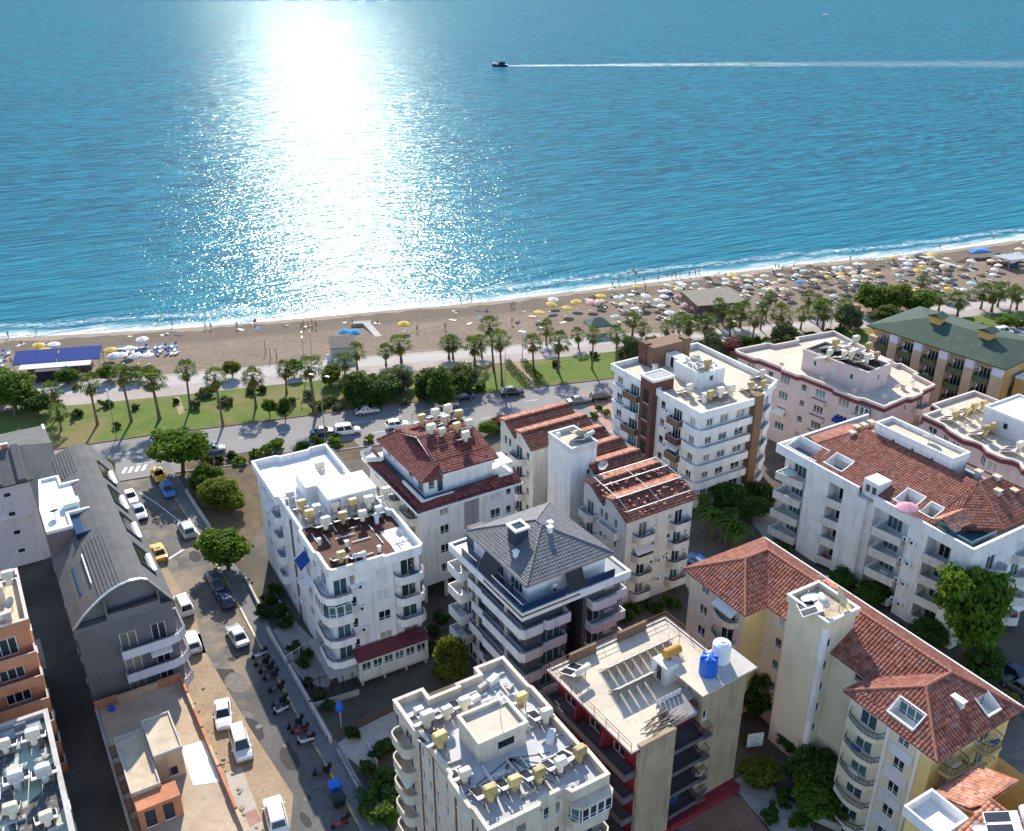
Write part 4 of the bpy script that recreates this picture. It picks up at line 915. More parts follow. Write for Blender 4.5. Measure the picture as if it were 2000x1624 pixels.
# ---- pale pink block with maroon cornice
B = Bld('apartment_building', 'pale pink apartment building with maroon cornice and heaters on its penthouse', (56.3, 130.0), 37, [PINKW, MAROON, OFFW])
ZR = 13.2
lf = floors(4, 1.6, 2.85, [(3.0, .9, 1.8, 1.4), (7.2, .9, 1.1, 1.2), (10.2, .8, 1.9, 1.5, 'n', 'b'), (14.0, .9, 1.1, 1.2), (17.2, .9, 1.9, 1.4), (21.6, .9, 2.0, 1.4), (25.4, .7, 2.2, 1.6)])
B.facade((0, 28.4), (0, 0), 0, ZR, lf); B.facade((0, 0), (13, 0), 0, ZR, floors(4, 1.6, 2.85, [(3, .9, .8, 1.2), (6.2, 1.1, .6, .9), (10.4, .1, 1.6, 2.1, 'door')])); B.facade((13, 0), (20.8, 24), 0, ZR, floors(4, 1.6, 2.85, [(4, .9, 1.3, 1.3), (9, .9, 1.3, 1.3), (15, .9, 1.3, 1.3)])); B.facade((20.8, 24), (0, 28.4), 0, ZR)
out = [(-.3, -.3), (5.6, -.3), (6.2, -.9), (9.0, -.9), (9.6, -.3), (13.4, -.3), (14.6, 4.0), (15.4, 3.8), (16.9, 8.0), (16.2, 8.4), (20.9, 24.2), (12.5, 26.2), (11.9, 25.2), (6.8, 26.3), (6.5, 27.5), (-.4, 28.9), (-.9, 27.8), (-.9, 24.2), (-.3, 23.6), (-.3, 19), (-.9, 18.4), (-.9, 15.4), (-.3, 14.8), (-.3, 8.9), (-.9, 8.3), (-.9, 4.0), (-.3, 3.4)]
B.deck(out, ZR, ROOFC, .6, .25, [PINKW, CREAMR])
mb = MB(); trim(mb, inset(out, -.06), ZR-.35, ZR+.25, .08); B.part('cornice', mb, [MAROON])
for i in range(4):
    z = 1.6+2.85*i
    B.balcony((0, 28.4), (0, 0), 26.0-.6, z, 3.2, .9, 'rect', .85, [PINKW, MAROON]); B.balcony((0, 28.4), (0, 0), 17.3, z, 2.6, .6, 'rect', .6, [PINKW, MAROON])
    B.balcony((0, 28.4), (0, 0), 3.2, z, 3.8, 1.1, 'cham', .85, [MAROON if i == 3 else OFFW, MAROON]); B.balcony((0, 0), (13, 0), 10.6, z, 3.6, 1.2, 'cham', .85, [OFFW, MAROON])
    for q in range(3): B.window((0, 28.4), (0, 0), 24.3+.85*q+.2, z+.95, .8, 1.6, 'n', 'b', False).location.x -= .82
B.block(2.8, 5.2, 8.6, 17.4, ZR, 16.4, 0, left=[(2.5, 14.6, .6, 1.0), (6, 14.6, .6, 1.0), (9.4, 14.6, .6, 1.0)], front=[(3.2, 14.6, .7, 1.0)])
B.block(8.6, 7.0, 12.4, 17.4, ZR, 15.9, 0)
B.deck([(2.7, 5.1), (8.7, 5.1), (8.7, 17.5), (2.7, 17.5)], 16.5, M('black_roof_felt', (.03, .03, .03), .9, .3, 1), .25, .2, [PINKW, CREAMR], name='penthouse_roof')
B.done(); R2 = B
heaters(R2, [(1620,687,'w',0),(1631,669,'y',0),(1649,686,'y',1),(1664,689,'y',0),(1694,696,'y',1),(1713,689,'y',0),(1697,675,'y',0),(1670,662,'w',0),(1655,672,'w',2)], 16.5, 'on the pink penthouse')
for x, y in ((1.0, 20), (1.2, 12), (1.4, 6.2), (3.0, 2.0), (9, 2.5)): chimney(R2, x, y, ZR, .5, .7, PINKW, CREAMR)
dish(R2, (11.0, 2.0), ZR, .55, 'small dish standing on the lower terrace of the pink building', 2.0, .8)

# ---- big white block with fins, stacked box balconies and red tile roof
B = Bld('apartment_building', 'large white building with blank fin walls, stacked box balconies and red tile roof', (52.5, 90.5), 31, [WHITE, OFFW, LILAC])
D_ = 30.4; ZS = 13.0
fins = [(0.0, 2.6), (5.8, 8.5), (14.9, 18.6), (21.0, 24.8)]
bal = [(2.6, 5.8), (8.5, 13.6), (18.6, 21.0), (24.8, 29.6)]
bal = [(2.9, 5.6, .2), (9.2, 12.6, .2), (18.8, 20.8, .2), (25.4, 29.2, .2)]
for a, b in fins: B.block(0.02, a, 1.9, b, 0, ZS, 0)
gaps = [(2.6, 5.8), (8.5, 14.9), (18.6, 21.0), (24.8, D_)]
for a, b in gaps: B.facade((1.9, b), (1.9, a), 0, ZS, floors(4, .8, 3.0, [((b-a)*.5, .1, min(2.2, b-a-.6), 2.2, 'door', RND.choice('db'))]))
B.facade((1.9, 0), (18, 0), 0, ZS, floors(4, .8, 3.0, [(2.2, .1, 1.6, 2.2, 'door'), (8.0, .1, 1.8, 2.2, 'door'), (12, .9, 1.3, 1.3)])); B.facade((18, 0), (18, D_), 0, ZS); B.facade((18, D_), (1.9, D_), 0, ZS, floors(4, .8, 3.0, [(4, .9, 1.4, 1.3), (9, .9, 1.4, 1.3)]))
for i in range(4):
    z = .8+3.0*i
    for a, b, q in bal:
        B.balcony((1.9, D_), (1.9, 0), D_-(a+b)/2, z, b-a+.5, 3.0 if b-a > 3 else 2.6, 'skew', .95, [OFFW, WHITE])
    for sx_ in (2.6, 8.2): B.balcony((1.9, 0), (18, 0), sx_, z, 3.0, 1.9, 'vee', .95, [OFFW, WHITE])
    if i < 4: ac_unit(B, (.02, 15), (.02, 0), 15-8.4+.0, z+1.0); ac_unit(B, (.02, 15), (.02, 0), 15-7.4, z+1.0)
# fascia band carrying the roof
ring = [(-.1, -.1), (18.3, -.1), (18.3, D_+.2), (-.1, D_+.2)]
for a, b in ((-.1, 13.9), (16.4, D_+.2)):
    mb = MB(); mb.box(-.1, a, ZS, .25, b, 14.35); B.part('fascia', mb, [WHITE])
mb = MB(); mb.box(.25, -.1, ZS, 18.3, .25, 14.35); B.part('fascia', mb, [WHITE])
mb = MB(); mb.box(.25, D_-.15, ZS, 18.3, D_+.2, 14.35); B.part('fascia', mb, [WHITE])
mb = MB(); mb.prism(inset(ring, .34), ZS, ZS+.25, 0); mb.prism([(.6, .6), (17.5, .6), (17.5, D_-.4), (.6, D_-.4)], ZS+.25, ZS+.3); B.part('roof_slab', mb, [ROOFG])
B.block(.6, 14.0, 3.0, 16.3, 0, 15.6, 0, left=[(.75, 13.9, .8, 1.1), (1.7, 13.9, .8, 1.1)])
zf = lambda x: 14.15+(x-.7)*.335
ZRg = zf(9.4)
def sl(x0, y0, x1, y1): return [(x0, y1, zf(x0)), (x0, y0, zf(x0)), (x1, y0, zf(x1)), (x1, y1, zf(x1))]
fs_ = []
wells = [(6.6, 8.6, 1.3, 3.6), (9.4, 12.2, 1.1, 3.8), (20.3, 23.4, 1.1, 3.6)]
fs_ += [sl(.4, 8.6, 9.4, 9.4), sl(.4, 12.2, 9.4, 13.9), sl(.4, 16.5, 9.4, 20.3), sl(3.0, 13.9, 9.4, 16.5)]
for a, b, x0, x1 in wells: fs_ += [sl(x1, a, 9.4, b), sl(.4, a, x0, b)]
fs_ += [sl(.4, 23.4, 9.4, 23.9), [(3.4, 26.8, zf(3.4)), (3.4, 23.9, zf(3.4)), (9.4, 23.9, ZRg)], [(.4, 25.4, zf(.4)), (.4, 23.9, zf(.4)), (3.4, 23.9, zf(3.4)), (3.4, 25.4, zf(3.4))]]
fs_ += [[(.4, 6.6, zf(.4)), (1.6, 4.4, zf(.4)+.1), (9.4, 6.6, ZRg)], [(1.6, 4.4, zf(.4)+.1), (6.8, .9, 14.3), (9.4, 6.6, ZRg)], [(6.8, .9, 14.3), (17.8, .9, 14.3), (12.6, 6.6, ZRg), (9.4, 6.6, ZRg)]]
fs_ += [[(3.4, 26.8, zf(3.4)), (9.4, 23.9, ZRg), (12.6, 23.9, ZRg), (12.6, 29.4, 14.6), (5, 29.4, 14.6)], [(17.8, .9, 14.2), (17.8, 29.8, 14.2), (12.6, 23.9, ZRg), (12.6, 6.6, ZRg)]]
tiled(B, fs_, TILER, [((9.4, 6.6, ZRg), (6.8, .9, 14.3)), ((9.4, 23.9, ZRg), (3.4, 26.8, zf(3.4))), ((9.4, 6.6, ZRg), (12.6, 6.6, ZRg))], RIDGE, .34, .42)
for n_, (a, b, x0, x1) in enumerate(wells + [(24.2, 29.6, .6, 3.3)]):
    mb = MB(); q = [(x0, a), (x1, a), (x1, b), (x0, b)]; trim(mb, q, 13.3, zf(x0)+.18, .14); mb.box(x1-.14, a, 13.3, x1, b, zf(x1)+.12)
    for yy in (a, b-.14): mb.add([(x0, yy, zf(x0)), (x1, yy, zf(x0)), (x1, yy, zf(x1)+.1), (x0, yy+.14, zf(x0)), (x1, yy+.14, zf(x0)), (x1, yy+.14, zf(x1)+.1)], [(0, 1, 2), (5, 4, 3), (0, 2, 5, 3)])
    w_ = B.part('roof_well', mb, [WHITE]); mb = MB(); mb.poly([(x0+.1, a+.1, 13.34), (x1-.1, a+.1, 13.34), (x1-.1, b-.1, 13.34), (x0+.1, b-.1, 13.34)]); mb.obj('well_floor', M('blue_grey_floor_tile'), w_)
    B.window((x1-.16, b), (x1-.16, a), (b-a)/2, 13.4, b-a-.5, 1.5, 'n', 'b', False)
mb = MB(); mb.box(.7, .7, 13.3, 1.0, 4.2, 14.5); mb.box(1.0, .7, 13.3, 5.2, .95, 14.6); mb.poly([(1, .9, 13.36), (6, .9, 13.36), (6, 3.6, 13.36), (1, 3.6, 13.36)]); B.part('corner_terrace', mb, [M('teal_floor_tile')])
mb = MB(); mb.add([(.9, 3.6, 14.2), (.9, 5.8, 14.2), (.9, 5.8, 15.0), (.9, 4.7, 15.6), (.9, 3.6, 15.0)], [(4, 3, 2, 1, 0)]); B.part('dormer_glazing', mb, [GL_B])
mb = MB(); mb.box(1.0, 3.62, 14.0, 4.2, 5.78, 15.0); B.part('dormer_wall', mb, [WHITE])
tiled(B, [[(.6, 3.3, 14.85), (4.6, 3.3, 14.85), (4.6, 4.7, 15.75), (.6, 4.7, 15.75)], [(4.6, 6.1, 14.85), (.6, 6.1, 14.85), (.6, 4.7, 15.75), (4.6, 4.7, 15.75)]], TILES, [((.6, 4.7, 15.75), (4.6, 4.7, 15.75))], RIDGE, .34, .42, name='dormer_roof')
B.block(9.4, 10.6, 12.6, 22.4, 15.5, 18.1, 2, top=False, left=[(3, 16.9, .5, .5, 'n', 'b'), (6, 16.9, .5, .5, 'n', 'b'), (9, 16.9, .5, .5, 'n', 'b')]); B.deck([(9.3, 10.5), (12.7, 10.5), (12.7, 22.5), (9.3, 22.5)], 18.0, ROOFC, .55, .2, [WHITE, WHITE], name='plant_room_roof')
for sx_ in (4.2, 7.6): ac_unit(B, (9.4, 22.4), (9.4, 10.6), sx_, 16.4)
for x, y, z in ((7.4, 24.4, 15.9), (8.8, 24.9, 16.2), (9.8, 24.6, 16.4), (11.0, 24.4, 16.6), (11.2, 8.0, 16.6), (12.3, 6.2, 16.4), (10.4, 4.6, 15.8), (13.2, 4.2, 15.2)): chimney(B, x, y, z, .62, .8, CONCL, M('chimney_slab', (.60, .50, .36), .9, .15, 2))
B.done(); R3 = B
dish(R3, (11.4, 15.6), 18.0, .8, 'white dish inside the plant room parapet above the red tile roof', 1.6, .6, WPLAST)
pb = MB()

# ---- pink building at the right edge, zig-zag parapet
B = Bld('apartment_building', 'pinkish grey building with zig-zag maroon parapet and white striped roof', (70.0, 108.0), 31, [PINKW, MAROON, LILAC])
out = [(0, -6), (16, -6), (16, 22.2), (10.8, 22.3), (6.2, 22.3), (5.8, 20.6), (2.1, 20.6), (1.9, 17.0), (.9, 15.2), (.4, 12.7), (1.0, 11.4), (1.0, 10.2), (-.1, 8.6), (-.1, 6.6), (.7, 5.4), (.7, 4.4), (-.5, 3.1), (-.5, -.5)]
for i in range(len(out)):
    a, b = out[i], out[(i+1) % len(out)]; L = math.hypot(b[0]-a[0], b[1]-a[1])
    B.facade(a, b, 0, 13.2, floors(4, 1.6, 2.9, [(L/2, .9, min(1.6, L-.5), 1.4)]) if L > 1.8 and i > 3 else ())
B.deck(inset(out, -.15), 13.3, ROOFC, .5, .25, [PINKW, CREAMR]); mb = MB(); trim(mb, inset(out, -.22), 12.95, 13.55, .08); B.part('cornice', mb, [MAROON])
B.block(6.6, 7.0, 14.5, 14.4, 13.3, 16.4, 2, left=[(3.5, 14.4, .8, 1.0)]); mb = MB(); trim(mb, [(6.5, 6.9), (14.6, 6.9), (14.6, 14.5), (6.5, 14.5)], 16.4, 16.75, .2); mb.poly([(6.6, 7, 16.45), (14.5, 7, 16.45), (14.5, 14.4, 16.45), (6.6, 14.4, 16.45)]); B.part('penthouse_roof', mb, [ROOFW])
B.done(); R4 = B
heaters(R4, [(1868,806,'y',0),(1888,797,'y',0),(1904,790,'y',0),(1922,786,'y',0),(1927,836,'y',0),(1942,828,'y',0),(1960,821,'y',0),(1993,868,'y',0)], 13.3, 'on the zig-zag roof')

# ---- ochre hotel with green roof
B = Bld('hotel_building', 'ochre hotel with dark green hip roof and green curved balconies', (78.9, 140.5), 37, [OCHRE, PEACH, M('green_paint', (.10, .13, .06), .7, .12, 1.5)])
ZE = 15.6; D_ = 24.4
fy = [0.2, 4.8, 9.5, 14.2, 18.9, 22.9]
for y in fy: B.block(.1, y, 1.5, y+1.6, 0, ZE-1.9, 1)
B.facade((1.4, D_), (1.4, 0), 0, ZE, floors(5, .6, 2.85, [(D_-y-3.2, .1, 1.9, 2.1, 'door', RND.choice('ddc')) for y in fy[:-1]]))
B.facade((1.4, 0), (16, 0), 0, ZE, floors(5, .6, 2.85, [(3, .1, 1.6, 2.1, 'door'), (8, .1, 1.6, 2.1, 'door')])); B.facade((16, 0), (16, D_), 0, ZE); B.facade((16, D_), (1.4, D_), 0, ZE, floors(5, .6, 2.85, [(3, .9, 1.4, 1.3), (8, .9, 1.4, 1.3)]))
for i in range(5):
    for y in fy[:-1]:
        B.balcony((1.4, D_), (1.4, 0), D_-y-3.15, .6+2.85*i, 2.9, 1.5, 'round', .9, [B.wm[2], B.wm[2]]); ac_unit(B, (1.4, D_), (1.4, 0), D_-y-4.2, 2.0+2.85*i)
for y in fy[:-1]:
    for q in range(2): B.window((.1, D_), (.1, 0), D_-y-.45-q*.75, ZE-1.75, .7, 1.5, 'n', 'c', False)
    mb = MB(); mb.box(.12, y+.04, ZE-1.9, 1.38, y+1.56, ZE-.2); B.part('bay_head', mb, [LILAC])
zr_ = 17.9; X0, X1, Y0, Y1 = -.5, 16.5, -.6, 25.0
mb = MB(); A, C_ = (6.0, 6.0, zr_), (6.0, 17.2, zr_)
fcs = [[(X0, Y0, ZE), (X1, Y0, ZE), A], [(X1, Y0, ZE), (X1, Y1, ZE), C_, A], [(X1, Y1, ZE), (X0, Y1, ZE), C_], [(X0, Y1, ZE), (X0, Y0, ZE), A, C_]]
for f in fcs: mb.poly(f)
mb.poly([(X0, Y0, ZE-.2), (X0, Y1, ZE-.2), (X1, Y1, ZE-.2), (X1, Y0, ZE-.2)])
for a, b in (((X0, Y0), (X1, Y0)), ((X1, Y0), (X1, Y1)), ((X1, Y1), (X0, Y1)), ((X0, Y1), (X0, Y0))): mb.quad((*a, ZE-.2), (*b, ZE-.2), (*b, ZE), (*a, ZE))
B.part('roof', mb, [ROOFGR])
for x, y in ((5.4, 15.4), (5.4, 6.4)):
    mb = MB(); mb.box(x-.6, y-1.1, 17.0, x+1.0, y+1.1, 18.8); mb.add([(x-1, y-1.5, 18.75), (x+1.4, y-1.5, 18.75), (x+1.4, y+1.5, 18.75), (x-1, y+1.5, 18.75), (x-1, y, 19.4), (x+1.4, y, 19.4)], [(0, 1, 5, 4), (2, 3, 4, 5), (0, 4, 3), (1, 2, 5), (3, 2, 1, 0)], 1); B.part('roof_turret', mb, [OCHRE, ROOFGR])
mb = MB(); mb.box(3.5, -4.5, 13.2, 14, -.65, 13.5); mb.box(3.6, -4.4, 0, 13.9, -.65, 13.2, 1); B.part('annex', mb, [WHITE, OCHRE])
B.done(); H1 = B

# ---- yellow house with red tile hips and stair tower
B = Bld('apartment_building', 'yellow apartment house with red hipped tile roof and a tall cream stair tower', (35.4, 58.8), 31, [PALEYEL, YELLOW, WHITE])
ze, zr_ = 14.5, 17.25; FH = 2.85; ZB = .6
B.facade((.6, .6), (11.4, .6), 0, ze, floors(5, ZB, FH, [(2.5, .05, 1.4, 2.1, 'door', 'c'), (7.4, .05, 1.4, 2.1, 'door', 'b'), (5.0, 1.0, .7, 1.0)]), 1)
B.facade((.6, 2.2), (.6, .6), 0, ze, m=1); B.facade((.6, 9.4), (.6, 2.2), 0, ze, floors(5, ZB, FH, [(2.2, .05, 1.8, 2.1, 'door', 'b'), (5.9, .9, 1.2, 1.3, 'n', 'd')])); B.facade((3.6, 9.4), (.6, 9.4), 0, ze); B.facade((3.6, 23.2), (3.6, 9.4), 0, ze, floors(5, ZB, FH, [(2.2, .9, .9, 1.2), (12.2, .9, 1.1, 1.2)]))
B.facade((.6, 23.2), (3.6, 23.2), 0, ze, m=1); B.facade((.6, 31.6), (.6, 23.2), 0, ze, floors(5, ZB, FH, [(2.4, .9, 1.2, 1.3, 'n', 'd'), (6.2, .05, 1.8, 2.1, 'door', 'd')])); B.facade((11.4, 31.6), (.6, 31.6), 0, ze); B.facade((11.4, .6), (11.4, 31.6), 0, ze)
for i in range(5):
    z = ZB+FH*i
    B.balcony((.6, 9.4), (.6, .6), 2.3, z, 4.0, 1.3, 'wave', .35, [PALEYEL, WHITE], rail=(1.0, DKMET, .25)); B.balcony((.6, 31.6), (.6, 23.2), 6.0, z, 3.4, 1.2, 'wave', .5, [PALEYEL, WHITE], rail=(1.0, DKMET, .25))
    for sx_ in (2.5, 7.4): B.balcony((.6, .6), (11.4, .6), sx_, z, 2.7, 1.3, 'round', .2, [YELLOW, WHITE], rail=(1.0, DKMET, .22))
for y in (1.75, 4.9): mb = MB(); mb.box(.46, y, 0, .597, y+.28, ze); B.part('white_pilaster', mb, [WHITE])
for i in range(4): mb = MB(); mb.box(.5, 2.3, ZB+FH*i+2.3, .596, 4.7, ZB+FH*(i+1)+.6); B.part('white_panel', mb, [LILAC])
fs_ = [[(12, -.1, ze), (12, 32.3, ze), (7.4, 27.4, zr_), (7.4, 4.6, zr_)], *[[(x, y, ze+(zr_-ze)*(y+.1)/4.7) for x, y in q] for q in ([(0, -.1), (12, -.1), (11.22, .7), (.66, .7)], [(.66, .7), (7.8, .7), (7.8, 2.2), (1.91, 2.2)], [(9.5, .7), (11.22, .7), (9.75, 2.2), (9.5, 2.2)], [(1.91, 2.2), (9.75, 2.2), (7.4, 4.6), (3.9, 4.6)])],
       *[[(x, y, ze+(zr_-ze)*x/3.9) for x, y in q] for q in ([(0, 9.9), (0, -.1), (.7, .74), (.7, 8.95)], [(.7, 3.0), (.7, .74), (2.1, 2.43), (2.1, 3.0)], [(.7, 8.95), (.7, 5.6), (2.1, 5.6), (2.1, 7.05)], [(2.1, 7.05), (2.1, 2.43), (3.9, 4.6)])],
       [(3.1, 9.9, ze), (0, 9.9, ze), (3.9, 4.6, zr_), (7.4, 4.6, zr_)], [(3.1, 22.6, ze), (3.1, 9.9, ze), (7.4, 4.6, zr_), (7.4, 27.4, zr_)],
       [(0, 22.6, ze), (3.1, 22.6, ze), (7.4, 27.4, zr_), (4.2, 27.4, zr_)], [(0, 32.3, ze), (0, 22.6, ze), (4.2, 27.4, zr_)], [(12, 32.3, ze), (0, 32.3, ze), (4.2, 27.4, zr_), (7.4, 27.4, zr_)]]
A, Bq, C_, D2 = (3.9, 4.6, zr_), (7.4, 4.6, zr_), (7.4, 27.4, zr_), (4.2, 27.4, zr_)
tiled(B, fs_, TILER, [(A, Bq), (Bq, C_), (C_, D2), (A, (0, -.1, ze)), (A, (0, 9.9, ze)), (Bq, (12, -.1, ze)), (C_, (12, 32.3, ze)), (D2, (0, 32.3, ze)), (D2, (0, 22.6, ze))], RIDGE, .38, .5, .065)
mb = MB(); mb.prism([(.1, 0), (11.9, 0), (11.9, 32.2), (.1, 32.2), (.1, 22.7), (3.2, 22.7), (3.2, 9.8), (.1, 9.8)], ze-.34, ze-.2); B.part('eaves', mb, [WHITE])
vg = MB(); vg.box(12.02, 0, ze-.2, 12.2, 32.2, ze+.1); B.part('gutter', vg, [WHITE])
B.block(1.9, 14.2, 5.9, 19.0, 0, 18.2, 0, front=[(.75, 2.0+2.65*i, .55, 1.1, 'n', 'd') for i in range(6)], top=False)
mb = MB(); mb.box(1.8, 14.1, 0, 2.25, 14.6, 18.2); B.part('corner_pilaster', mb, [WHITE])
B.deck([(1.7, 14.0), (6.1, 14.0), (6.1, 19.2), (1.7, 19.2)], 18.2, M('stained_tower_roof', (.50, .42, .33), .9, .25, .9, dirt=.6, dirtc=(.22, .16, .11)), .5, .22, [PALEYEL, WHITE], name='tower_roof')
# dormers cut into the roof and a vent
def wedge(name, a, b, zt, zb, mat, mat2):
    mb = MB(); (x0, y0), (x1, y1) = a, b
    return mb
za = lambda x: ze+(zr_-ze)*x/3.9; zy = lambda y: ze+(zr_-ze)*(y+.1)/4.7
mb = MB(); mb.box(.62, 2.9, 14.5, .8, 5.7, za(.7)+.2); mb.box(.8, 3.0, 14.45, 2.2, 5.6, 14.6)
for yy in (2.9, 5.58): mb.add([(.7, yy, 14.5), (2.1, yy, 14.5), (2.1, yy, za(2.1)+.2), (.7, yy, za(.7)+.2), (.7, yy+.12, 14.5), (2.1, yy+.12, 14.5), (2.1, yy+.12, za(2.1)+.2), (.7, yy+.12, za(.7)+.2)], [(0, 1, 2, 3), (7, 6, 5, 4), (3, 2, 6, 7), (1, 5, 6, 2)])
mb.box(2.1, 2.9, za(2.1)-.02, 2.25, 5.7, za(2.1)+.2); B.part('dormer', mb, [WHITE]); B.window((2.0, 5.6), (2.0, 3.0), 1.3, 14.6, 2.5, za(2.1)-14.6, 'n', 'b', False)
mb = MB(); mb.box(7.7, .6, 14.5, 9.6, .78, zy(.7)+.2); mb.box(7.8, .78, 14.45, 9.5, 2.3, 14.6)
for xx in (7.7, 9.48): mb.add([(xx, .7, 14.5), (xx, 2.2, 14.5), (xx, 2.2, zy(2.2)+.2), (xx, .7, zy(.7)+.2), (xx+.12, .7, 14.5), (xx+.12, 2.2, 14.5), (xx+.12, 2.2, zy(2.2)+.2), (xx+.12, .7, zy(.7)+.2)], [(3, 2, 1, 0), (4, 5, 6, 7), (3, 7, 6, 2), (1, 2, 6, 5)])
B.part('dormer', mb, [WHITE]); B.window((7.8, 2.1), (9.5, 2.1), .85, 14.6, 1.6, zy(2.2)-14.65, 'n', 'c', False)
mb = MB(); mb.box(5.6, 2.0, 15.4, 6.1, 3.1, 16.5); mb.box(5.5, 1.9, 16.5, 6.2, 3.2, 16.6); B.part('roof_vent', mb, [WHITE])
mb = MB(); mb.box(7.9, 18.4, 16.6, 8.6, 20.2, 17.5); B.part('chimney', mb, [TILES])
B.done(); Y1 = B
dish(Y1, (4.6, 15.2), 18.2, 1.35, 'big cream satellite dish on the tower of the yellow house', -.15, .95, M('cream_dish', (.62, .53, .34), .7, .1, 2), stem=.9)
dish(Y1, (3.0, 17.4), 18.2, .9, 'white dish lying flat on the tower of the yellow house', 2.4, .35, WPLAST, stem=.35)
heater(Y1, (2.9, 16.0), 18.2, 'g', 'silver solar tank on the tower of the yellow house', None, 2, 1.1)

# ---- corner of a tiled house at the lower right
B = Bld('tiled_house', 'corner of a red tiled house with white roof terrace at the lower right edge', (36.5, 47.2), 31, [YELLOW, WHITE])
B.facade((0, 0), (12, 0), 0, 12.6); B.facade((12, 0), (12, 9), 0, 12.6); B.facade((12, 9), (0, 9), 0, 12.6); B.facade((0, 9), (0, 0), 0, 12.6)
fs_ = [[(-.4, 5.6, 12.6), (-.4, -4, 12.6), (5.0, -4, 14.8), (5.0, 5.6, 14.8)], [(3.4, 9.2, 12.9), (3.4, 5.6, 14.2), (9, 5.6, 14.6), (9, 9.2, 12.9)]]
tiled(B, fs_, TILES, [((5.0, -4, 14.8), (5.0, 5.6, 14.8))], RIDGE, .4, .5)
mb = MB(); trim(mb, [(-.3, 5.8), (3.2, 5.8), (3.2, 9.3), (-.3, 9.3)], 12.6, 13.6, .2); mb.box(-.2, 5.9, 12.5, 3.1, 9.2, 12.7); B.part('roof_terrace', mb, [WHITE])
B.done(); Y2 = B
dish(Y2, (2.2, 4.0), 13.6, .95, 'white satellite dish beside the tiled roof at the lower right edge', 1.2, .3, WPLAST, stem=.4)
heater(Y2, (4.4, 2.6), 14.3, 'g', 'grey solar heater on the tiled roof at the lower right edge', None, 2, .8, 1.2)
# ================================================================ buildings, foreground and left
# ---- cream block with cluttered grey roof in the foreground
B = Bld('apartment_building', 'cream block in the foreground with cluttered blue-grey roof and central roof room', (-1.8, 51.5), 31, [CREAM, CREAMR, TANW])
ZR = 14.2
out = [(-.1, -.1), (4.6, -.1), (5.0, .35), (7.2, .35), (7.5, -.35), (11.2, -.35), (11.3, 3.2), (11.0, 3.5), (11.0, 8.0), (11.3, 8.4), (11.3, 11.6), (11.1, 12), (11.1, 16.6), (7.9, 16.6), (7.9, 15.6), (5.4, 15.6), (5.4, 15.2), (2.6, 15.2), (2.6, 16.6), (-.4, 16.6), (-.4, 12.2), (0, 11.9), (0, 6.4), (-.3, 6.1), (-.3, 2.6), (-.1, 2.3)]
B.facade((0, 0), (4.9, 0), 0, ZR, floors(5, .2, 2.8, [(1.2, .9, 1.1, 1.5, 'n', 's'), (3.0, .9, 1.1, 1.5, 'n', 'c')])); B.facade((4.9, .4), (7.3, .4), 0, ZR, floors(5, .2, 2.8, [(.7, 1.0, .6, 1.3), (1.8, 1.0, .6, 1.3)])); B.facade((4.9, 0), (4.9, .4), 0, ZR); B.facade((7.3, .4), (7.3, 0), 0, ZR)
B.facade((7.3, 0), (11, 0), 0, ZR, floors(4, .2, 2.8, [(1.8, .05, 2, 2.1, 'door', 'd')])); B.facade((11, 0), (11, 16.5), 0, ZR, floors(5, .2, 2.8, [(3, .9, 1.2, 1.3), (9, .9, 1.2, 1.3)])); B.facade((11, 16.5), (0, 16.5), 0, ZR)
B.facade((0, 16.5), (0, 0), 0, ZR, floors(5, .2, 2.8, [(2.0, .1, 1.5, 2.1, 'door', 'd'), (4.9, 1.0, .5, 1.1, 'n', 'd'), (6.2, 1.0, .5, 1.1, 'n', 'd'), (7.6, 1.0, .55, 1.2, 'n', 'c'), (9.4, 1.0, .5, 1.1, 'n', 'd'), (11.0, 1.0, .5, 1.1, 'n', 'd'), (12.6, .9, .9, 1.3, 'n', 's'), (14.6, 1.0, .55, 1.1, 'n', 'd')]))
for y in (11.9, 9.3, 5.3, 2.4): mb = MB(); mb.box(-.1, y, 0, -.004, y+.14, ZR); B.part('downpipe', mb, [M('brown_pipe')])
for i in range(5):
    z = .2+2.8*i; B.balcony((0, 16.5), (0, 0), 2.0, z, 3.4, 1.2, 'round', .85, [CREAM, CREAMR])
    if i == 4:
        B.balcony((7.3, 0), (11, 0), 1.9, z, 3.8, 1.3, 'cham', .8, [CREAM, CREAMR])
        for q in range(4): B.window((7.9, -1.3), (10.9, -1.3), .4+.75*q, z+.8, .72, 1.4, 'n', 'd', False)
        B.window((7.35, -.2), (7.75, -1.2), .55, z+.8, .85, 1.4, 'n', 'b', False); mb = MB(); mb.prism([(7.3, 0), (7.3, -.75), (7.9, -1.35), (10.8, -1.35), (11.2, -.9), (11.2, 0)], z+2.25, z+2.5); B.part('bay_roof', mb, [CREAM])
    else: B.balcony((7.3, 0), (11, 0), 1.9, z, 3.8, 1.4, 'cham', .85, [CREAM, CREAMR])
B.deck(out, ZR, M('blue_grey_roof_screed', (.50, .51, .53), .85, .14, .5, dirt=.4, dirtc=(.45, .44, .40), bump=.15), .75, .26, [CREAM, CREAMR])
B.block(2.9, 6.6, 7.5, 10.2, ZR, 16.2, 1, front=[(2.6, 15.0, 1.6, .8, 'dark', 'd')], top=False); B.deck([(2.8, 6.5), (7.6, 6.5), (7.6, 10.3), (2.8, 10.3)], 16.3, ROOFC, .35, .22, [CREAM, CREAMR], name='roof_room_top')
mb = MB()
for i in range(9): a = rad(200+i*18); mb.tube((5.4, 5.9, ZR+.06), (5.4+math.cos(a)*RND.uniform(3, 5.5), 5.9+math.sin(a)*RND.uniform(3, 5), ZR+.03), .03, None, 5)
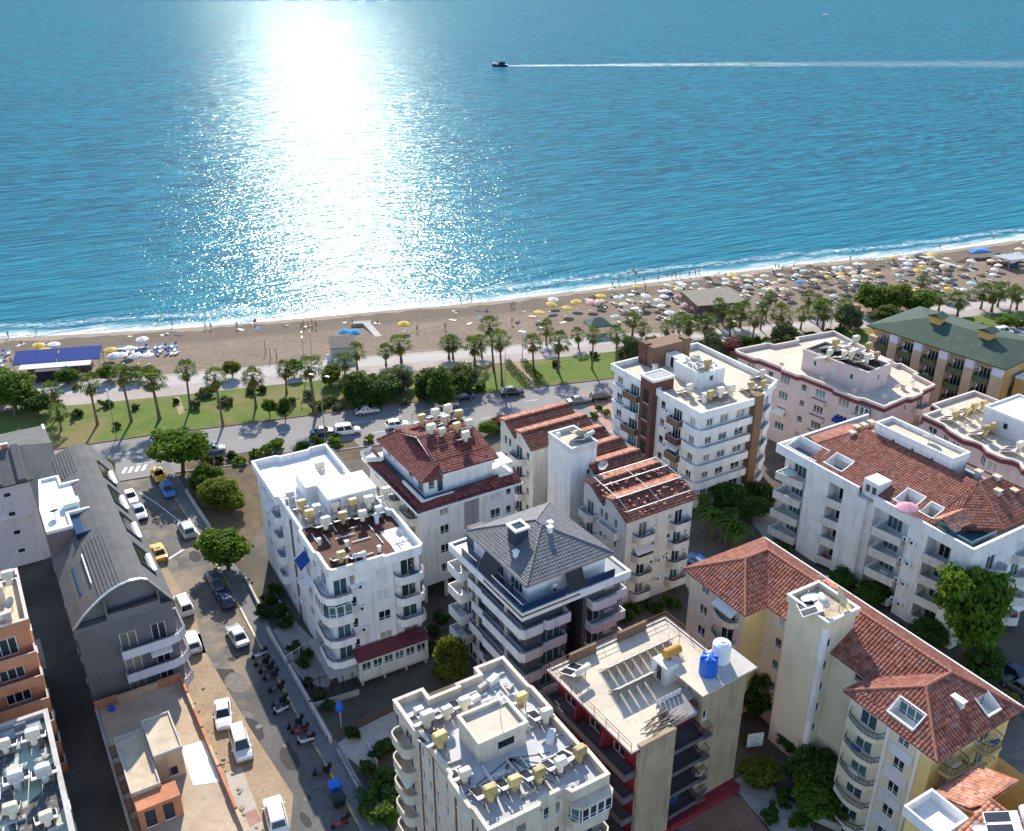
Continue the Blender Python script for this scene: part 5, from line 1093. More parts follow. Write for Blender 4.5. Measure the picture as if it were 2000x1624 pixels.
o = B.part('roof_cables', mb, [BLACK]); o['kind'] = 'stuff'
for i in range(9):
    x, y = ((1.2, 14.6), (2.2, 13.6), (6.2, 13.4), (7.6, 14.4), (8.8, 14.6), (9.8, 13.2), (4.6, 12.8), (.9, 9.2), (9.6, 6.0))[i]
    mb = MB(); mb.obox((x, y), .1*i, RND.uniform(.3, .75), RND.uniform(.2, .4), ZR+.02, ZR+RND.uniform(.35, .8)); B.part('roof_box', mb, [CONCL if i % 2 else WHITE])
mb = MB()
for i in range(26):
    x, y = RND.uniform(.6, 10.4), RND.uniform(.6, 15.6)
    if 2.6 < x < 7.8 and 6.2 < y < 10.6: continue
    a = RND.choice((0, 1.57))+RND.uniform(-.1, .1); mb.obox((x, y), a, RND.uniform(.5, 1.2), .07, ZR+.03, ZR+RND.uniform(.15, .3))
o = B.part('roof_pipes', mb, [M('lagged_pipe', (.66, .6, .5), .9, .2, 3)]); o['kind'] = 'stuff'
B.done(); M1 = B
heaters(M1, [(833,1400,'y',0),(872,1382,'y',0),(907,1367,'y',0),(858,1439,'y',0),(1018,1359,'y',1),(1066,1389,'w',0),(907,1504,'w',0),(958,1541,'y',0),(1004,1522,'y',0),(1053,1504,'y',0),(1095,1484,'w',0),(1131,1465,'y',0)], ZR, 'on the cream foreground roof')

# ---- red and beige building with dusty roof and two big tanks
B = Bld('apartment_building', 'red walled building with beige stucco fins, dark balconies and a dusty flat roof', (10.0, 61.0), 33, [REDW, BEIGE, OFFW, CONC])
ZR = 13.1; FH = 2.75
GRYB = M('grey_violet_balcony', (.13, .115, .125), .8, .12, 1.5)
B.facade((1.4, 12.2), (1.4, .4), 0, ZR-.2, floors(4, 1.6, FH, [(2.0, .1, 1.6, 2.0, 'door', 'd'), (5.8, .1, 1.6, 2.0, 'door', 'd'), (9.4, .1, 1.6, 2.0, 'door', 'd')])); B.facade((5.3, 2.2), (9.5, 2.2), 0, ZR-.2, floors(4, 1.6, FH, [(1.2, .1, 1.3, 2.0, 'door', 'd'), (3.2, .9, .7, 1.1, 'n', 'd')]))
B.facade((5.3, .2), (5.3, 2.2), 0, ZR-.2, m=1); B.facade((9.5, 2.2), (9.5, 1.3), 0, ZR-.2, m=1); B.facade((15, 1.3), (15, 12.2), 0, ZR-.2); B.facade((15, 12.2), (1.4, 12.2), 0, ZR-.2)
B.block(1.2, -.25, 5.3, .2, .8, ZR+.35, 1); B.block(9.5, .9, 15.1, 4.4, .8, 14.35, 1, front=[(.5, 11.2, .5, 1.0, 'n', 'd')], left=[(1.6, 13.2, .8, 1.0, 'n', 'c')], top=False); B.block(1.2, -.22, 15.0, 1.2, 0, .8, 0)
B.facade((1.4, .4), (1.4, .2), 0, ZR-.2)
for i in range(4):
    z = 1.6+FH*i
    B.balcony((1.4, 12.2), (1.4, .2), 6.0, z, 12.2, 1.5, 'rect', .55, [GRYB, GRYB], .14, rail=(.95, DKMET, .6))
    for y in (4.0, 8.0): mb = MB(); mb.add([(1.39, y, z), (.2, y, z), (.5, y, z+1.9), (1.39, y, z+2.5), (1.39, y+.2, z), (.2, y+.2, z), (.5, y+.2, z+1.9), (1.39, y+.2, z+2.5)], [(0, 1, 2, 3), (7, 6, 5, 4), (1, 5, 6, 2), (2, 6, 7, 3)]); B.part('divider_fin', mb, [REDW])
    B.balcony((5.3, 2.2), (9.5, 2.2), 2.1, z, 4.1, 2.1, 'rect', .25, [GRYB, GRYB], rail=(.95, DKMET, .2)); 
    B.balcony((9.5, .9), (15.1, .9), 0.3, z, 1.2, .9, 'rect', .15, [GRYB, GRYB], rail=(.95, RUST, .2))
B.deck([(.2, -.2), (5.4, -.2), (5.4, 2.0), (9.5, 2.0), (9.5, 4.4), (15.2, 4.4), (15.2, 12.5), (.2, 12.5)], ZR, ROOFC, 0)
mb = MB(); trim(mb, [(.2, -.2), (5.4, -.2), (5.4, 2.0), (9.5, 2.0), (9.5, 4.4), (15.2, 4.4), (15.2, 12.5), (.2, 12.5)], ZR, ZR+.14, .2); B.part('roof_kerb', mb, [CONCL])
for a, b in (((.35, 0), (.35, 12.3)), ((.35, 12.3), (15, 12.3)), ((15, 12.3), (15, 4.6))):
    rb = MB(); L, e, an = edge_frame(a, b); n = int(L/1.6)
    for i in range(n+1): x, y = a[0]+e[0]*L*i/n, a[1]+e[1]*L*i/n; rb.bar((x, y, ZR+.1), (x, y, ZR+1.0), .04)
    for hgt in (.55, 1.0): rb.bar((*a, ZR+hgt), (*b, ZR+hgt), .04)
    B.part('roof_railing', rb, [RUST])
for x0, x1, y in ((2.6, 5.8, 12.0), (8.6, 12.2, 12.0)): mb = MB(); mb.box(x0, y, ZR+.02, x1, y+.28, ZR+1.15); B.part('parapet_wall', mb, [WOOD])
mb = MB(); mb.prism([(9.3, .7), (16.2, .7), (16.2, 5.0), (9.3, 5.0)], 14.35, 14.55); B.part('tank_platform', mb, [CONCL])
mb = MB(); mb.prism([(9.0, .5), (11.6, .5), (11.6, 4.9), (9.0, 4.9)], 14.553, 14.68); B.part('hatch_slab', mb, [ROOFC])
B.block(8.2, 4.6, 9.8, 6.6, ZR, 15.2, 2, left=[(1, ZR+.1, .8, 1.8, 'door', 'd')])
mb = MB()
for i in range(6): mb.box(5.4+.5*i, 2.6, ZR+.2, 5.8+.5*i, 2.64, ZR+1.3)
o = B.part('laundry_screen', mb, [LILAC]); o['kind'] = 'stuff'
mb = MB()
for i in range(22): x = RND.uniform(2.4, 5.2); y = RND.uniform(.2, 1.9); mb.tube((x, y, ZR+RND.uniform(.1, .7)), (x+RND.uniform(1.6, 3.2), y+RND.uniform(-.2, .3), ZR+RND.uniform(.1, .8)), .05, None, 5)
o = B.part('timber_pile', mb, [M('old_timber', (.24, .19, .14), .9, .4, 4)]); o['kind'] = 'stuff'
mb = MB(); mb.add([(5.6, .4, ZR-.2), (8.4, .4, ZR-.2), (8.4, 2.4, ZR-.2), (5.6, 2.4, ZR-.2), (5.6, .4, ZR+.2), (8.4, .4, ZR+.2), (8.4, 2.4, ZR+.75), (5.6, 2.4, ZR+.75)], [(3, 2, 1, 0), (4, 5, 6, 7), (0, 1, 5, 4), (1, 2, 6, 5), (3, 0, 4, 7)]); B.part('lean_to_roof', mb, [CONC])
B.done(); M2 = B
CORR = M('corrugated_sheet', (.42, .45, .45), .6, .12, 2)
for n_, (y0, cnt, xa) in enumerate(((8.2, 9, 4.4), (5.4, 7, 3.4))):   # two long collector rows, each panel a part
    x, y = M2.W(xa, y0); t = thing('solar_collector_row', '%s row of dark solar collector panels on the dusty roof' % ('rear' if n_ == 0 else 'front'), 'solar panels', (x, y, ZR), M2.a, 'collector rows on the dusty roof')
    fr_ = MB(); fr_.bar((-.2, 0, 1.5), (cnt*.98, 0, 1.5), .05); fr_.bar((-.2, 1.45, .14), (cnt*.98, 1.45, .14), .05)
    for i in range(cnt+1): fr_.bar((i*.98-.05, 0, 0), (i*.98-.05, 0, 1.5), .04); fr_.bar((i*.98-.05, 0, 1.5), (i*.98-.05, 1.45, .14), .05)
    fr_.obj('frame', RUST, t)
    for i in range(cnt):
        c = MB(); c.add([(.05, .02, 1.52), (.84, .02, 1.52), (.84, 1.45, .17), (.05, 1.45, .17), (.05, .02, 1.44), (.84, .02, 1.44), (.84, 1.45, .09), (.05, 1.45, .09)], [(0, 1, 2, 3), (7, 6, 5, 4), (4, 5, 1, 0), (1, 5, 6, 2), (2, 6, 7, 3), (3, 7, 4, 0)]); o = c.obj('collector', CORR, t); o.location = (i*.98, 0, 0)
def barrel(name, label, pos, z, r, h, mat, ribs=True, strap=False):
    x, y = M2.W(*pos); t = thing(name, label, 'water tank', (x, y, z)); mb = MB()
    pr = [(r*.96, 0)]
    for i in range(5): q = h*.86*(i+.5)/5; pr += [(r, q-h*.06), (r*1.025, q), (r, q+h*.06)]
    pr += [(r*.97, h*.9), (r*.62, h), (r*.2, h*1.03)]
    mb.lathe(pr, 20); mb.obj('body', mat, t, False); l = MB(); l.lathe([(r*.3, 0), (r*.3, .08), (r*.1, .12)], 12, (0, 0, h*1.02)); l.obj('lid', mat, t)
    if strap:
        sb_ = MB()
        for i in range(6): a = i*math.pi/3; sb_.obox((r*.62*math.cos(a), r*.62*math.sin(a)), a, r*.34, r*.1, h*.92, h*1.06)
        sb_.obj('moulded_ribs', mat, t)
    return t
barrel('water_tank', 'blue plastic water tank with ribbed top on the beige tower', (11.6, 2.6), 14.56, .85, 2.0, BLUEP, strap=True)
barrel('water_tank', 'white round water tank beside the blue one on the beige tower', (13.9, 3.3), 14.56, .88, 2.3, WPLAST)
x, y = M2.W(9.9, 5.8); t = thing('horizontal_tank', 'orange lying tank beside the beige tower roof', 'water tank', (x, y, 15.2), M2.a)
mb = MB(); mb.tube((-.9, 0, .55), (.9, 0, .55), .48, None, 16); mb.obj('body', M('orange_tank_paint', (.50, .26, .05), .6, .2, 2, dirt=.4), t); mb = MB(); [mb.box(q-.06, -.4, 0, q+.06, .4, .25) for q in (-.5, .5)]; mb.obj('cradle', RUST, t)
heater(M2, (2.2, 9.6), ZR, 'w', 'lone cream solar heater at the left end of the dusty roof', None, 2, .2)

# ---- grey building with curved barrel roof
B = Bld('apartment_building', 'dark grey building with long curved barrel roof along the side street', (-44.67, 77.89), 31, [GREYW, LILAC, WHITE])
W_, D_ = 9.6, 34.4; ZE = 15.4
prof = [(-.25, 15.35), (.9, 16.6), (1.9, 17.45), (2.9, 18.2), (3.9, 18.75), (4.9, 19.1), (5.9, 19.25), (6.9, 19.15), (7.6, 18.8), (8.3, 17.7), (9.1, 16.4), (9.85, 15.3)]
B.facade((0, .2), (W_, .2), 0, ZE, floors(4, 1.0, 3.1, [(4.7, .2, 1.7, 2.2, 'door', 'c'), (7.8, .2, 1.5, 2.2, 'door', 'd')])); B.facade((W_, .2), (W_, D_), 0, ZE, floors(4, 1.0, 3.1, [(4, .9, 1.4, 1.3), (10, .9, 1.4, 1.3), (16, .9, 1.4, 1.3), (22, .9, 1.4, 1.3), (28, .9, 1.4, 1.3)])); B.facade((W_, D_), (0, D_), 0, ZE, floors(4, 1, 3.1, [(2.5, .9, 1.4, 1.3), (6.5, .9, 1.4, 1.3)])); B.facade((0, D_), (0, .2), 0, ZE, floors(4, 1.0, 3.1, [(5, .9, 1.0, 1.2), (14, .9, 1.0, 1.2), (24, .9, 1.0, 1.2), (30, .9, 1, 1.2)]))
for i in range(4):
    z = 1.0+3.1*i; B.balcony((0, .2), (W_, .2), 0, z, 1, 1, [(3.7, .19), (3.7, -.9), (8.6, -.9), (9.7, -.6), (10.5, .3), (10.5, 4.2), (9.61, 4.2)], .85, [LILAC, WHITE], .16, rail=(1.1, DKMET, .5))
# barrel shell with standing seams on the street-far side, felt on the crown
sh = MB(); n = len(prof)
def shell(i0, i1, y0, y1, m):
    for i in range(i0, i1):
        a, b = prof[i], prof[i+1]; sh.quad((a[0], y0, a[1]), (b[0], y0, b[1]), (b[0], y1, b[1]), (a[0], y1, a[1]), m)
shell(0, n-1, -.5, D_+.4, 0)
for i in range(n-1): a, b = prof[i], prof[i+1]; sh.quad((b[0], -.5, b[1]-.3), (a[0], -.5, a[1]-.3), (a[0], -.5, a[1]), (b[0], -.5, b[1])); sh.quad((a[0], D_+.4, a[1]-.3), (b[0], D_+.4, b[1]-.3), (b[0], D_+.4, b[1]), (a[0], D_+.4, a[1])); sh.quad((a[0], D_+.4, a[1]-.3), (a[0], -.5, a[1]-.3), (b[0], -.5, b[1]-.3), (b[0], D_+.4, b[1]-.3))
ro = B.part('roof', sh, [FELT])
for j in range(7):
    x = 2.9+.36*j
    for i in range(n-1):
        if prof[i][0] <= x <= prof[i+1][0]: q = (x-prof[i][0])/(prof[i+1][0]-prof[i][0]); zz = prof[i][1]+(prof[i+1][1]-prof[i][1])*q
    mb = MB(); mb.box(x-.04, -.45, zz-.1, x+.04, 10.8, zz+.1); mb.obj('standing_seam', DARKW, ro); mb = MB(); mb.box(x-.04, 27.4, zz-.1, x+.04, D_+.3, zz+.1); mb.obj('standing_seam', DARKW, ro)
sl_ = MB()
for i in range(n-1): a, b = prof[i], prof[i+1]; sl_.quad((a[0], -.62, a[1]-.02), (b[0], -.62, b[1]-.02), (b[0], -.62, b[1]+.12), (a[0], -.62, a[1]+.12)); sl_.quad((a[0], -.62, a[1]+.12), (b[0], -.62, b[1]+.12), (b[0], -.3, b[1]+.12), (a[0], -.3, a[1]+.12)); sl_.quad((b[0], -.62, b[1]-.02), (a[0], -.62, a[1]-.02), (a[0], -.3, a[1]-.02), (b[0], -.3, b[1]-.02))
sl_.obj('verge_trim', STEEL, ro)
# front gable: recessed balcony with window
gb = MB(); gz = prof[1:-1]
gb.poly([(.4, .6, ZE-.3)]+[(9.4, .6, ZE-.3)]+[(x, .6, z-.28) for x, z in prof[::-1][1:-1]]); B.part('gable_wall', gb, [GREYW])
B.window((0, .55), (W_, .55), 6.2, 15.6, 1.9, 2.1, 'dark', 'd', False)
mb = MB(); mb.box(-.25, -.5, 14.9, 3.2, .19, 15.35); mb.box(3.2, -.5, 14.9, 8.3, -.3, 16.0); mb.box(8.3, -.5, 14.9, 9.85, .19, 15.35); mb.box(3.2, -.3, 14.9, 8.3, .59, 15.02); mb.box(3.05, -.5, 15.35, 3.2, .55, 17.9); mb.box(8.3, -.5, 15.35, 8.42, .55, 17.4); B.part('gable_balcony', mb, [GREYW])
mb = MB(); mb.box(3.2, -.42, 16.0, 8.3, -.36, 16.25); mb.box(5.4, -.48, 16.3, 8.3, -.4, 16.4); B.part('railing', mb, [DKMET])
# slot windows on the street slope, each with white sill
for y in (27.5, 20.3, 13.0, 5.4):
    mb = MB(); a, b = (7.75, 18.72), (8.95, 16.82); mb.add([(a[0], y-2.2, a[1]+.04), (a[0], y+2.2, a[1]+.04), (b[0], y+2.2, b[1]+.04), (b[0], y-2.2, b[1]+.04), (a[0]-.3, y-2.2, a[1]-.6), (a[0]-.3, y+2.2, a[1]-.6), (b[0]-.3, y+2.2, b[1]-.5), (b[0]-.3, y-2.2, b[1]-.5)], [(0, 1, 2, 3), (4, 7, 6, 5), (0, 3, 7, 4), (2, 1, 5, 6)]); w_ = mb.obj('roof_window', GL_D, ro)
    for q in (-2.25, 2.1): f_ = MB(); f_.add([(a[0], y+q, a[1]), (a[0], y+q+.15, a[1]), (b[0], y+q+.15, b[1]), (b[0], y+q, b[1]), (a[0]+.05, y+q, a[1]+.2), (a[0]+.05, y+q+.15, a[1]+.2), (b[0]+.05, y+q+.15, b[1]+.2), (b[0]+.05, y+q, b[1]+.2)], [(4, 5, 6, 7), (0, 4, 7, 3), (1, 2, 6, 5), (3, 7, 6, 2)]); f_.obj('window_frame', DARKW, w_)
    s_ = MB(); s_.box(8.75, y-1.9, 16.75, 9.25, y+1.9, 17.1); s_.obj('sill', WHITE, w_)
# white flat roof box set into the far slope
o1 = [(-.2, 14.2), (2.6, 14.2), (2.6, 17.4), (5.2, 17.4), (5.2, 25.2), (2.9, 25.2), (2.9, 27.6), (.6, 27.6), (-.2, 20.0)]
B.deck(o1, 18.75, ROOFW, .35, .3, [WHITE, WHITE], False, 'flat_roof'); mb = MB(); mb.prism(inset(o1, .02), 15.6, 18.46); B.part('roof_box', mb, [GREYW])
mb = MB(); mb.box(2.3, 18.6, 19.0, 4.0, 19.9, 19.5); mb.box(2.2, 18.5, 19.5, 4.1, 20.0, 19.6); B.part('roof_hatch', mb, [M('pale_mint_sheet', (.58, .70, .64), .5, .06, 2)])
mb = MB(); mb.box(2.65, 12.6, 18.4, 4.9, 17.3, 18.55); mb.box(2.6, 12.4, 17.6, 5.0, 12.6, 18.9); B.part('roof_well', mb, [NAVYG])
mb = MB(); mb.box(1.3, 3.0, 17.0, 2.5, 9.0, 17.1); o = B.part('roof_glazing', mb, [NAVYG]); mb = MB(); mb.box(2.5, 2.9, 17.7, 2.62, 9.1, 18.2); B.part('glazing_bar', mb, [WHITE])
B.done(); L2 = B; B.E.location.z = -2.1      # lower storeys stand below street level
dish(L2, (1.2, 17.6), 16.65, .5, 'small dish on the white flat roof set in the barrel roof', 2.2, .7, DKMET)

# ---- lilac building with felt roofs at the far left
B = Bld('apartment_building', 'lilac white building with mossy grey felt roofs at the left edge', (-61.0, 110.5), 31, [LILAC, WHITE, FELT])
B.facade((-22, 1.0), (-3.4, 1.0), 0, 12.6, floors(4, .9, 2.9, [(4, .9, 1.2, 1.2), (9, .9, 1.2, 1.2), (12.0, 1.0, .9, .7, 'n', 'd'), (16.0, 1.0, .9, .7, 'n', 'd')])); B.facade((-3.4, 1.0), (.4, 2.6), 0, 12.6, [(.9, 11.1, 1.1, 1.2, 'n', 'c'), (2.1, 11.1, 1.0, 1.2, 'n', 'd'), (3.2, 11.1, 1.0, 1.2, 'n', 'd')]); B.facade((.4, 2.6), (.4, 17), 0, 12.6); B.facade((.4, 17), (-22, 17), 0, 12.6); B.facade((-22, 17), (-22, 1), 0, 12.6)
B.window((-22, 1.0), (-3.4, 1.0), 17.6, 11.1, 1.6, 1.2, 'n', 'c')
mb = MB(); steps = [(1.0, 12.6), (5.5, 14.2), (9, 14.2), (13, 14.9), (17.4, 13.2)]
mb.add([(-22, .6, 12.5), (-3.4, .6, 12.5), (.8, 2.4, 12.5), (.8, 7.0, 14.3), (-22, 7.0, 14.9), (.8, 17.4, 12.6), (-22, 17.4, 12.6), (-2.6, 7.0, 14.9)], [(0, 1, 7, 4), (1, 2, 3, 7), (3, 5, 7), (7, 5, 6, 4)]); mb.add([(-22, .6, 12.35), (-3.4, .6, 12.35), (.8, 2.4, 12.35), (.8, 17.4, 12.35), (-22, 17.4, 12.35)], [(4, 3, 2, 1, 0)]); B.part('roof', mb, [FELT])
pz = lambda y: 12.5+(y-.6)*.375
for x in (-4.4, -7.4, -10.4, -13.4, -16.4):
    mb = MB(); mb.add([(x, .7, pz(.7)), (x+1.2, .7, pz(.7)), (x+1.2, 7, pz(7)), (x, 7, pz(7)), (x+.15, .7, pz(.7)+.4), (x+1.05, .7, pz(.7)+.4), (x+1.05, 7, pz(7)+.4), (x+.15, 7, pz(7)+.4)], [(0, 1, 5, 4), (1, 2, 6, 5), (2, 3, 7, 6), (3, 0, 4, 7), (4, 5, 6, 7)]); B.part('roof_rib', mb, [FELT]); mb = MB(); mb.box(x-.9, 7.0, 14.4, x-.1, 7.3, 15.5); B.part('ridge_block', mb, [M('salmon_render')]); mb = MB(); mb.box(x-1.0, 6.95, 15.5, x, 7.35, 15.62); B.part('ridge_cap', mb, [WHITE])
mb = MB(); mb.box(.45, 2.7, 12.4, .8, 17, 13.0); B.part('verge', mb, [WHITE])
mb = MB(); mb.box(-22, .7, 7.6, -3.5, .99, 7.85); B.part('string_course', mb, [WHITE])
B.done(); L1 = B

# ---- salmon balcony building at the left edge
B = Bld('apartment_building', 'salmon building with wide balcony bands at the left edge', (-46.2, 72.9), 31, [ORANGEW, CREAM, CONC])
ZR = 17.4
B.facade((-16, 0), (0, 0), 0, ZR, floors(6, .2, 2.85, [(3, .3, 2.0, 2.0, 'door'), (7, .3, 2.0, 2.0, 'door'), (10.6, .3, 2.2, 2.0, 'door', 'd'), (13.6, .3, 2.2, 2.0, 'door', 'd')])); B.facade((0, 0), (0, 9.4), 0, ZR, floors(6, .2, 2.85, [(3, .9, 1.2, 1.2), (7, .9, 1.2, 1.2)])); B.facade((0, 9.4), (-16, 9.4), 0, ZR); B.facade((-16, 9.4), (-16, 0), 0, ZR)
for i in range(6): B.balcony((-16, 0), (0, 0), 8.4, .2+2.85*i, 15.4, 1.5, 'rect', .95, [ORANGEW, CONCL], .15)
B.deck([(-16.2, -.2), (.15, -.2), (.15, 9.5), (-16.2, 9.5)], ZR+.1, ROOFC, .8, .22, [ORANGEW, CREAMR]); B.block(-16, 3.2, -5.6, 9.2, ZR+.1, 20.2, 1, front=[(8.5, ZR+.2, 1.4, 2.0, 'door', 'd')], right=[(2, ZR+1, 1.0, 1.1)], top=False)
B.deck([(-16.1, 3.1), (-5.5, 3.1), (-5.5, 9.3), (-16.1, 9.3)], 20.3, ROOFC, .6, .22, [CREAM, ORANGEW], name='upper_roof')
B.block(-4.6, 4.6, -1.4, 8.6, ZR+.1, 19.6, 1, front=[(1.4, ZR+.2, .9, 1.9, 'door', 'd')]); ws = MB(); ws.box(-3.4, 1.0, ZR+.1, -1.2, 2.4, ZR+.9); B.part('roof_tank_shed', ws, [CREAM])
B.block(-9, 9.42, -.6, 15.5, 0, 9.6, 1, right=[(2.0, 6.6, 1.4, 1.1, 'n', 'd'), (4.2, 6.6, 1.2, 1.1, 'n', 'd')], mt=2); mb = MB(); mb.box(-.58, 10.2, 4.6, .4, 14.6, 5.6); B.part('rear_balcony', mb, [CREAM])
B.done(); L3 = B
dish(L3, (-1.0, 3.4), ZR+.1, .6, 'round grey dish on the terrace of the salmon building', -2.2, .9, CONCL)
heaters(L3, [(12,1120,'w',0)], 20.3, 'on the salmon building')

# ---- building at the lower left with pale green patched roof
ox, oy = (-33.47, 50.98)
B = Bld('apartment_building', 'lower left building with pale green patched roof, old tanks and blue seating', (ox, oy), 31, [CONCL, CREAM, CONC])
B.facade((-16, 0), (0, 0), 0, 11.4); B.facade((0, 0), (0, 19), 0, 11.4, floors(3, 1, 3, [(4, .9, 1.2, 1.2), (9, .9, 1.2, 1.2), (14, .9, 1.2, 1.2)])); B.facade((0, 19), (-16, 19), 0, 11.4); B.facade((-16, 19), (-16, 0), 0, 11.4)
kk = NT('patched_green_roof'); n1 = kk.noise(.5, 2, kk.mapping((1, .35, 1), rot=(0, 0, rad(-31)))); n2 = kk.noise(2.5, 4)
cc = kk.mix(kk.ramp(n1, .48, .52), (.42, .50, .42), (.09, .09, .095)); cc = kk.mix(kk.ramp(n2, .5, .7, 0, .5), cc, (.45, .40, .32)); kk.l(cc, kk.b.inputs['Base Color']); kk.b.inputs['Roughness'].default_value = .9
B.deck([(-16.2, -.2), (.2, -.2), (.2, 19.2), (-16.2, 19.2)], 11.5, kk.mat, .55, .35, [CONCL, CONCL])
mb = MB(); mb.box(-9, 15.6, 11.5, -.6, 18.6, 11.75); B.part('raised_platform', mb, [M('tarpaulin_mix', (.34, .38, .38), .85, .5, .9)])
B.done(); L4 = B
for i, (x, y, w2, c) in enumerate(((-7.2, 17.2, 1.6, AWNW), (-4.6, 17.0, 1.3, BLUEP), (-2.2, 17.4, 1.0, M('faded_cushion', (.20, .19, .22), .9, .2, 3)), (-5.6, 15.0, 1.5, BLUEP))):
    X, Y = L4.W(x, y); t = thing('roof_sofa', '%s seat on the lower left roof terrace' % ('white awning', 'blue', 'faded grey', 'front blue')[i], 'sofa', (X, Y, 11.75 if y > 15.5 else 11.5), L4.a, 'seats on the lower left roof'); a = MB(); a.box(-w2/2, -.4, .0, w2/2, .4, .38); a.obj('seat', c, t); a = MB(); a.box(-w2/2, .4, 0, w2/2, .6, .8); a.obj('backrest', c, t)
heaters(L4, [(61,1433,'w',0),(84,1505,'g',0),(28,1517,'g',0),(87,1589,'y',0),(6,1447,'w',0),(20,1575,'w',1)], 11.5, 'on the green patched roof')
mb = MB()
for i in range(30): x, y = RND.uniform(-9, -.6), RND.uniform(0, 14.5); a = RND.choice((0, 1.57))+RND.uniform(-.2, .2); mb.obox((x, y), a, RND.uniform(.3, .9), RND.uniform(.05, .25), 11.52, 11.6+RND.uniform(0, .4))
o = L4.part('roof_clutter', mb, [CONCL]); o['kind'] = 'stuff'

# ---- unfinished peach house with roof terrace
B = Bld('unfinished_house', 'low peach house with bare roof terrace and a flat stair room by the sandy lot', (-36.4, 81.35), 31, [PEACH, ORANGEW, CONC])
q = [(-8.8, 0), (-8.8, -24), (0, -24), (0, 0)]
for i in range(4): a, b = q[i], q[(i+1) % 4]; B.facade(a, b, 0, 4.7, floors(1, .2, 3, [(3 + 4*j, 1.0, 1.4, 1.4, 'dark', 'd') for j in range(5)]))
out = [(-8.9, .2), (-8.9, -24), (.1, -24), (.1, .2)]
B.deck(out, 4.8, M('bare_dusty_roof', (.47, .37, .27), .95, .15, .4, dirt=.5, dirtc=(.30, .22, .15), bump=.3), 0)
for a, b, m_ in (((-8.9, .2), (-6.6, .2), ORANGEW), ((-6.6, .2), (-2.4, .2), PEACH), ((-2.4, .2), (.1, .2), ORANGEW)): mb = MB(); mb.box(a[0]+.01, -.1, 4.8, b[0]-.01, .22, 5.6+.15*(m_ is ORANGEW)); B.part('parapet_wall', mb, [m_])
for i in range(8): mb = MB(); mb.box(-.12, -24+3*i+.02, 4.8, .15, -21+3*i-.02, 5.45+.12*(i % 2)); B.part('parapet_wall', mb, [ORANGEW if i % 3 else PEACH])
mb = MB(); mb.box(-8.95, -24, 4.7, -8.7, .1, 5.1); B.part('parapet_wall', mb, [CONC])
B.block(-8.0, -16.6, -5.4, -8.8, 4.8, 7.5, 0, top=False); B.block(-5.4, -13.8, -2.8, -8.5, 4.8, 8.2, 0, front=[(1.5, 5.3, .8, 1.0, 'dark', 'd')], top=False); B.block(-8.0, -18.6, -4.2, -16.6, 4.8, 7.3, 1, front=[(1.0, 5.0, .9, 1.9, 'dark', 'd'), (2.6, 5.0, .9, 1.9, 'dark', 'd')])
SANDR = M('sandy_roof', (.56, .47, .34), .95, .15, .8, dirt=.3)
B.deck([(-8.1, -16.7), (-5.45, -16.7), (-5.45, -8.7), (-8.1, -8.7)], 7.6, SANDR, .2, .15, [CONCL], False, 'stair_roof'); B.deck([(-5.4, -13.9), (-2.7, -13.9), (-2.7, -8.4), (-5.4, -8.4)], 8.3, SANDR, .2, .15, [CONCL], False, 'stair_roof')
mb = MB(); mb.poly([(-2.6, -15.6, 4.806), (-.3, -16.4, 4.806), (-.2, -10.2, 4.806), (-2.5, -9.9, 4.806)]); B.part('white_coated_patch', mb, [ROOFW])
ld = MB(); [ld.bar((-4.6+.4*k_, -14.5, 4.8), (-4.6+.4*k_, -13.95, 8.2), .05) for k_ in (0, 1)]; [ld.bar((-4.6, -14.5+.06*j, 5.1+.38*j), (-4.2, -14.5+.06*j, 5.1+.38*j), .04) for j in range(8)]; B.part('ladder', ld, [STEEL])
for i in range(6): mb = MB(); mb.box(-8.68, -21+2.6*i, 4.85, -8.1, -19.4+2.6*i, 5.0); B.part('joist', mb, [WOOD])
B.done(); L5 = B; B.E.location.z = -1.5
x, y = L5.W(-7.4, -.9); t = tk = MB(); tk.lathe([(.2, 0), (.3, .05), (.32, .5), (.25, .55)], 12); o = tk.obj('plastic_tub', BLUEP); o.location = (x, y, 3.3); tag(o, 'small blue tub on the shaded peach roof terrace', 'tub')
# ================================================================ vegetation
def up_to(X, Y, py):
    k = (812-py)/FPX; return CAM_H + Y*(k*CC-CS)/(CC+k*CS)
LEAF = {'dark': leafmat('leaf_dark', (.03, .085, .016), (.07, .14, .026), .32), 'green': leafmat('leaf_green', (.055, .14, .014), (.12, .22, .022)),
        'lime': leafmat('leaf_lime', (.08, .12, .012), (.17, .19, .03), .4), 'olive': leafmat('leaf_olive', (.085, .115, .055), (.16, .18, .085), .3),
        'palm': leafmat('leaf_palm', (.03, .08, .01), (.08, .14, .016), .32), 'straw': leafmat('leaf_straw', (.16, .085, .03), (.24, .14, .04), .2),
        'pink': leafmat('leaf_bougainvillea', (.30, .03, .12), (.10, .10, .03), .3), 'banana': leafmat('leaf_banana', (.06, .14, .015), (.12, .20, .03), .45),
        'hedge': leafmat('leaf_hedge', (.03, .06, .012), (.06, .10, .02), .2)}
BARK = M('tree_bark', (.10, .075, .05), .95, .3, 4); PBARK = M('palm_bark', (.16, .125, .095), .95, .3, 4)
def rdir(r):
    while True:
        v = Vector((r.uniform(-1, 1), r.uniform(-1, 1), r.uniform(-1, 1)))
        if .05 < v.length < 1: return v.normalized()
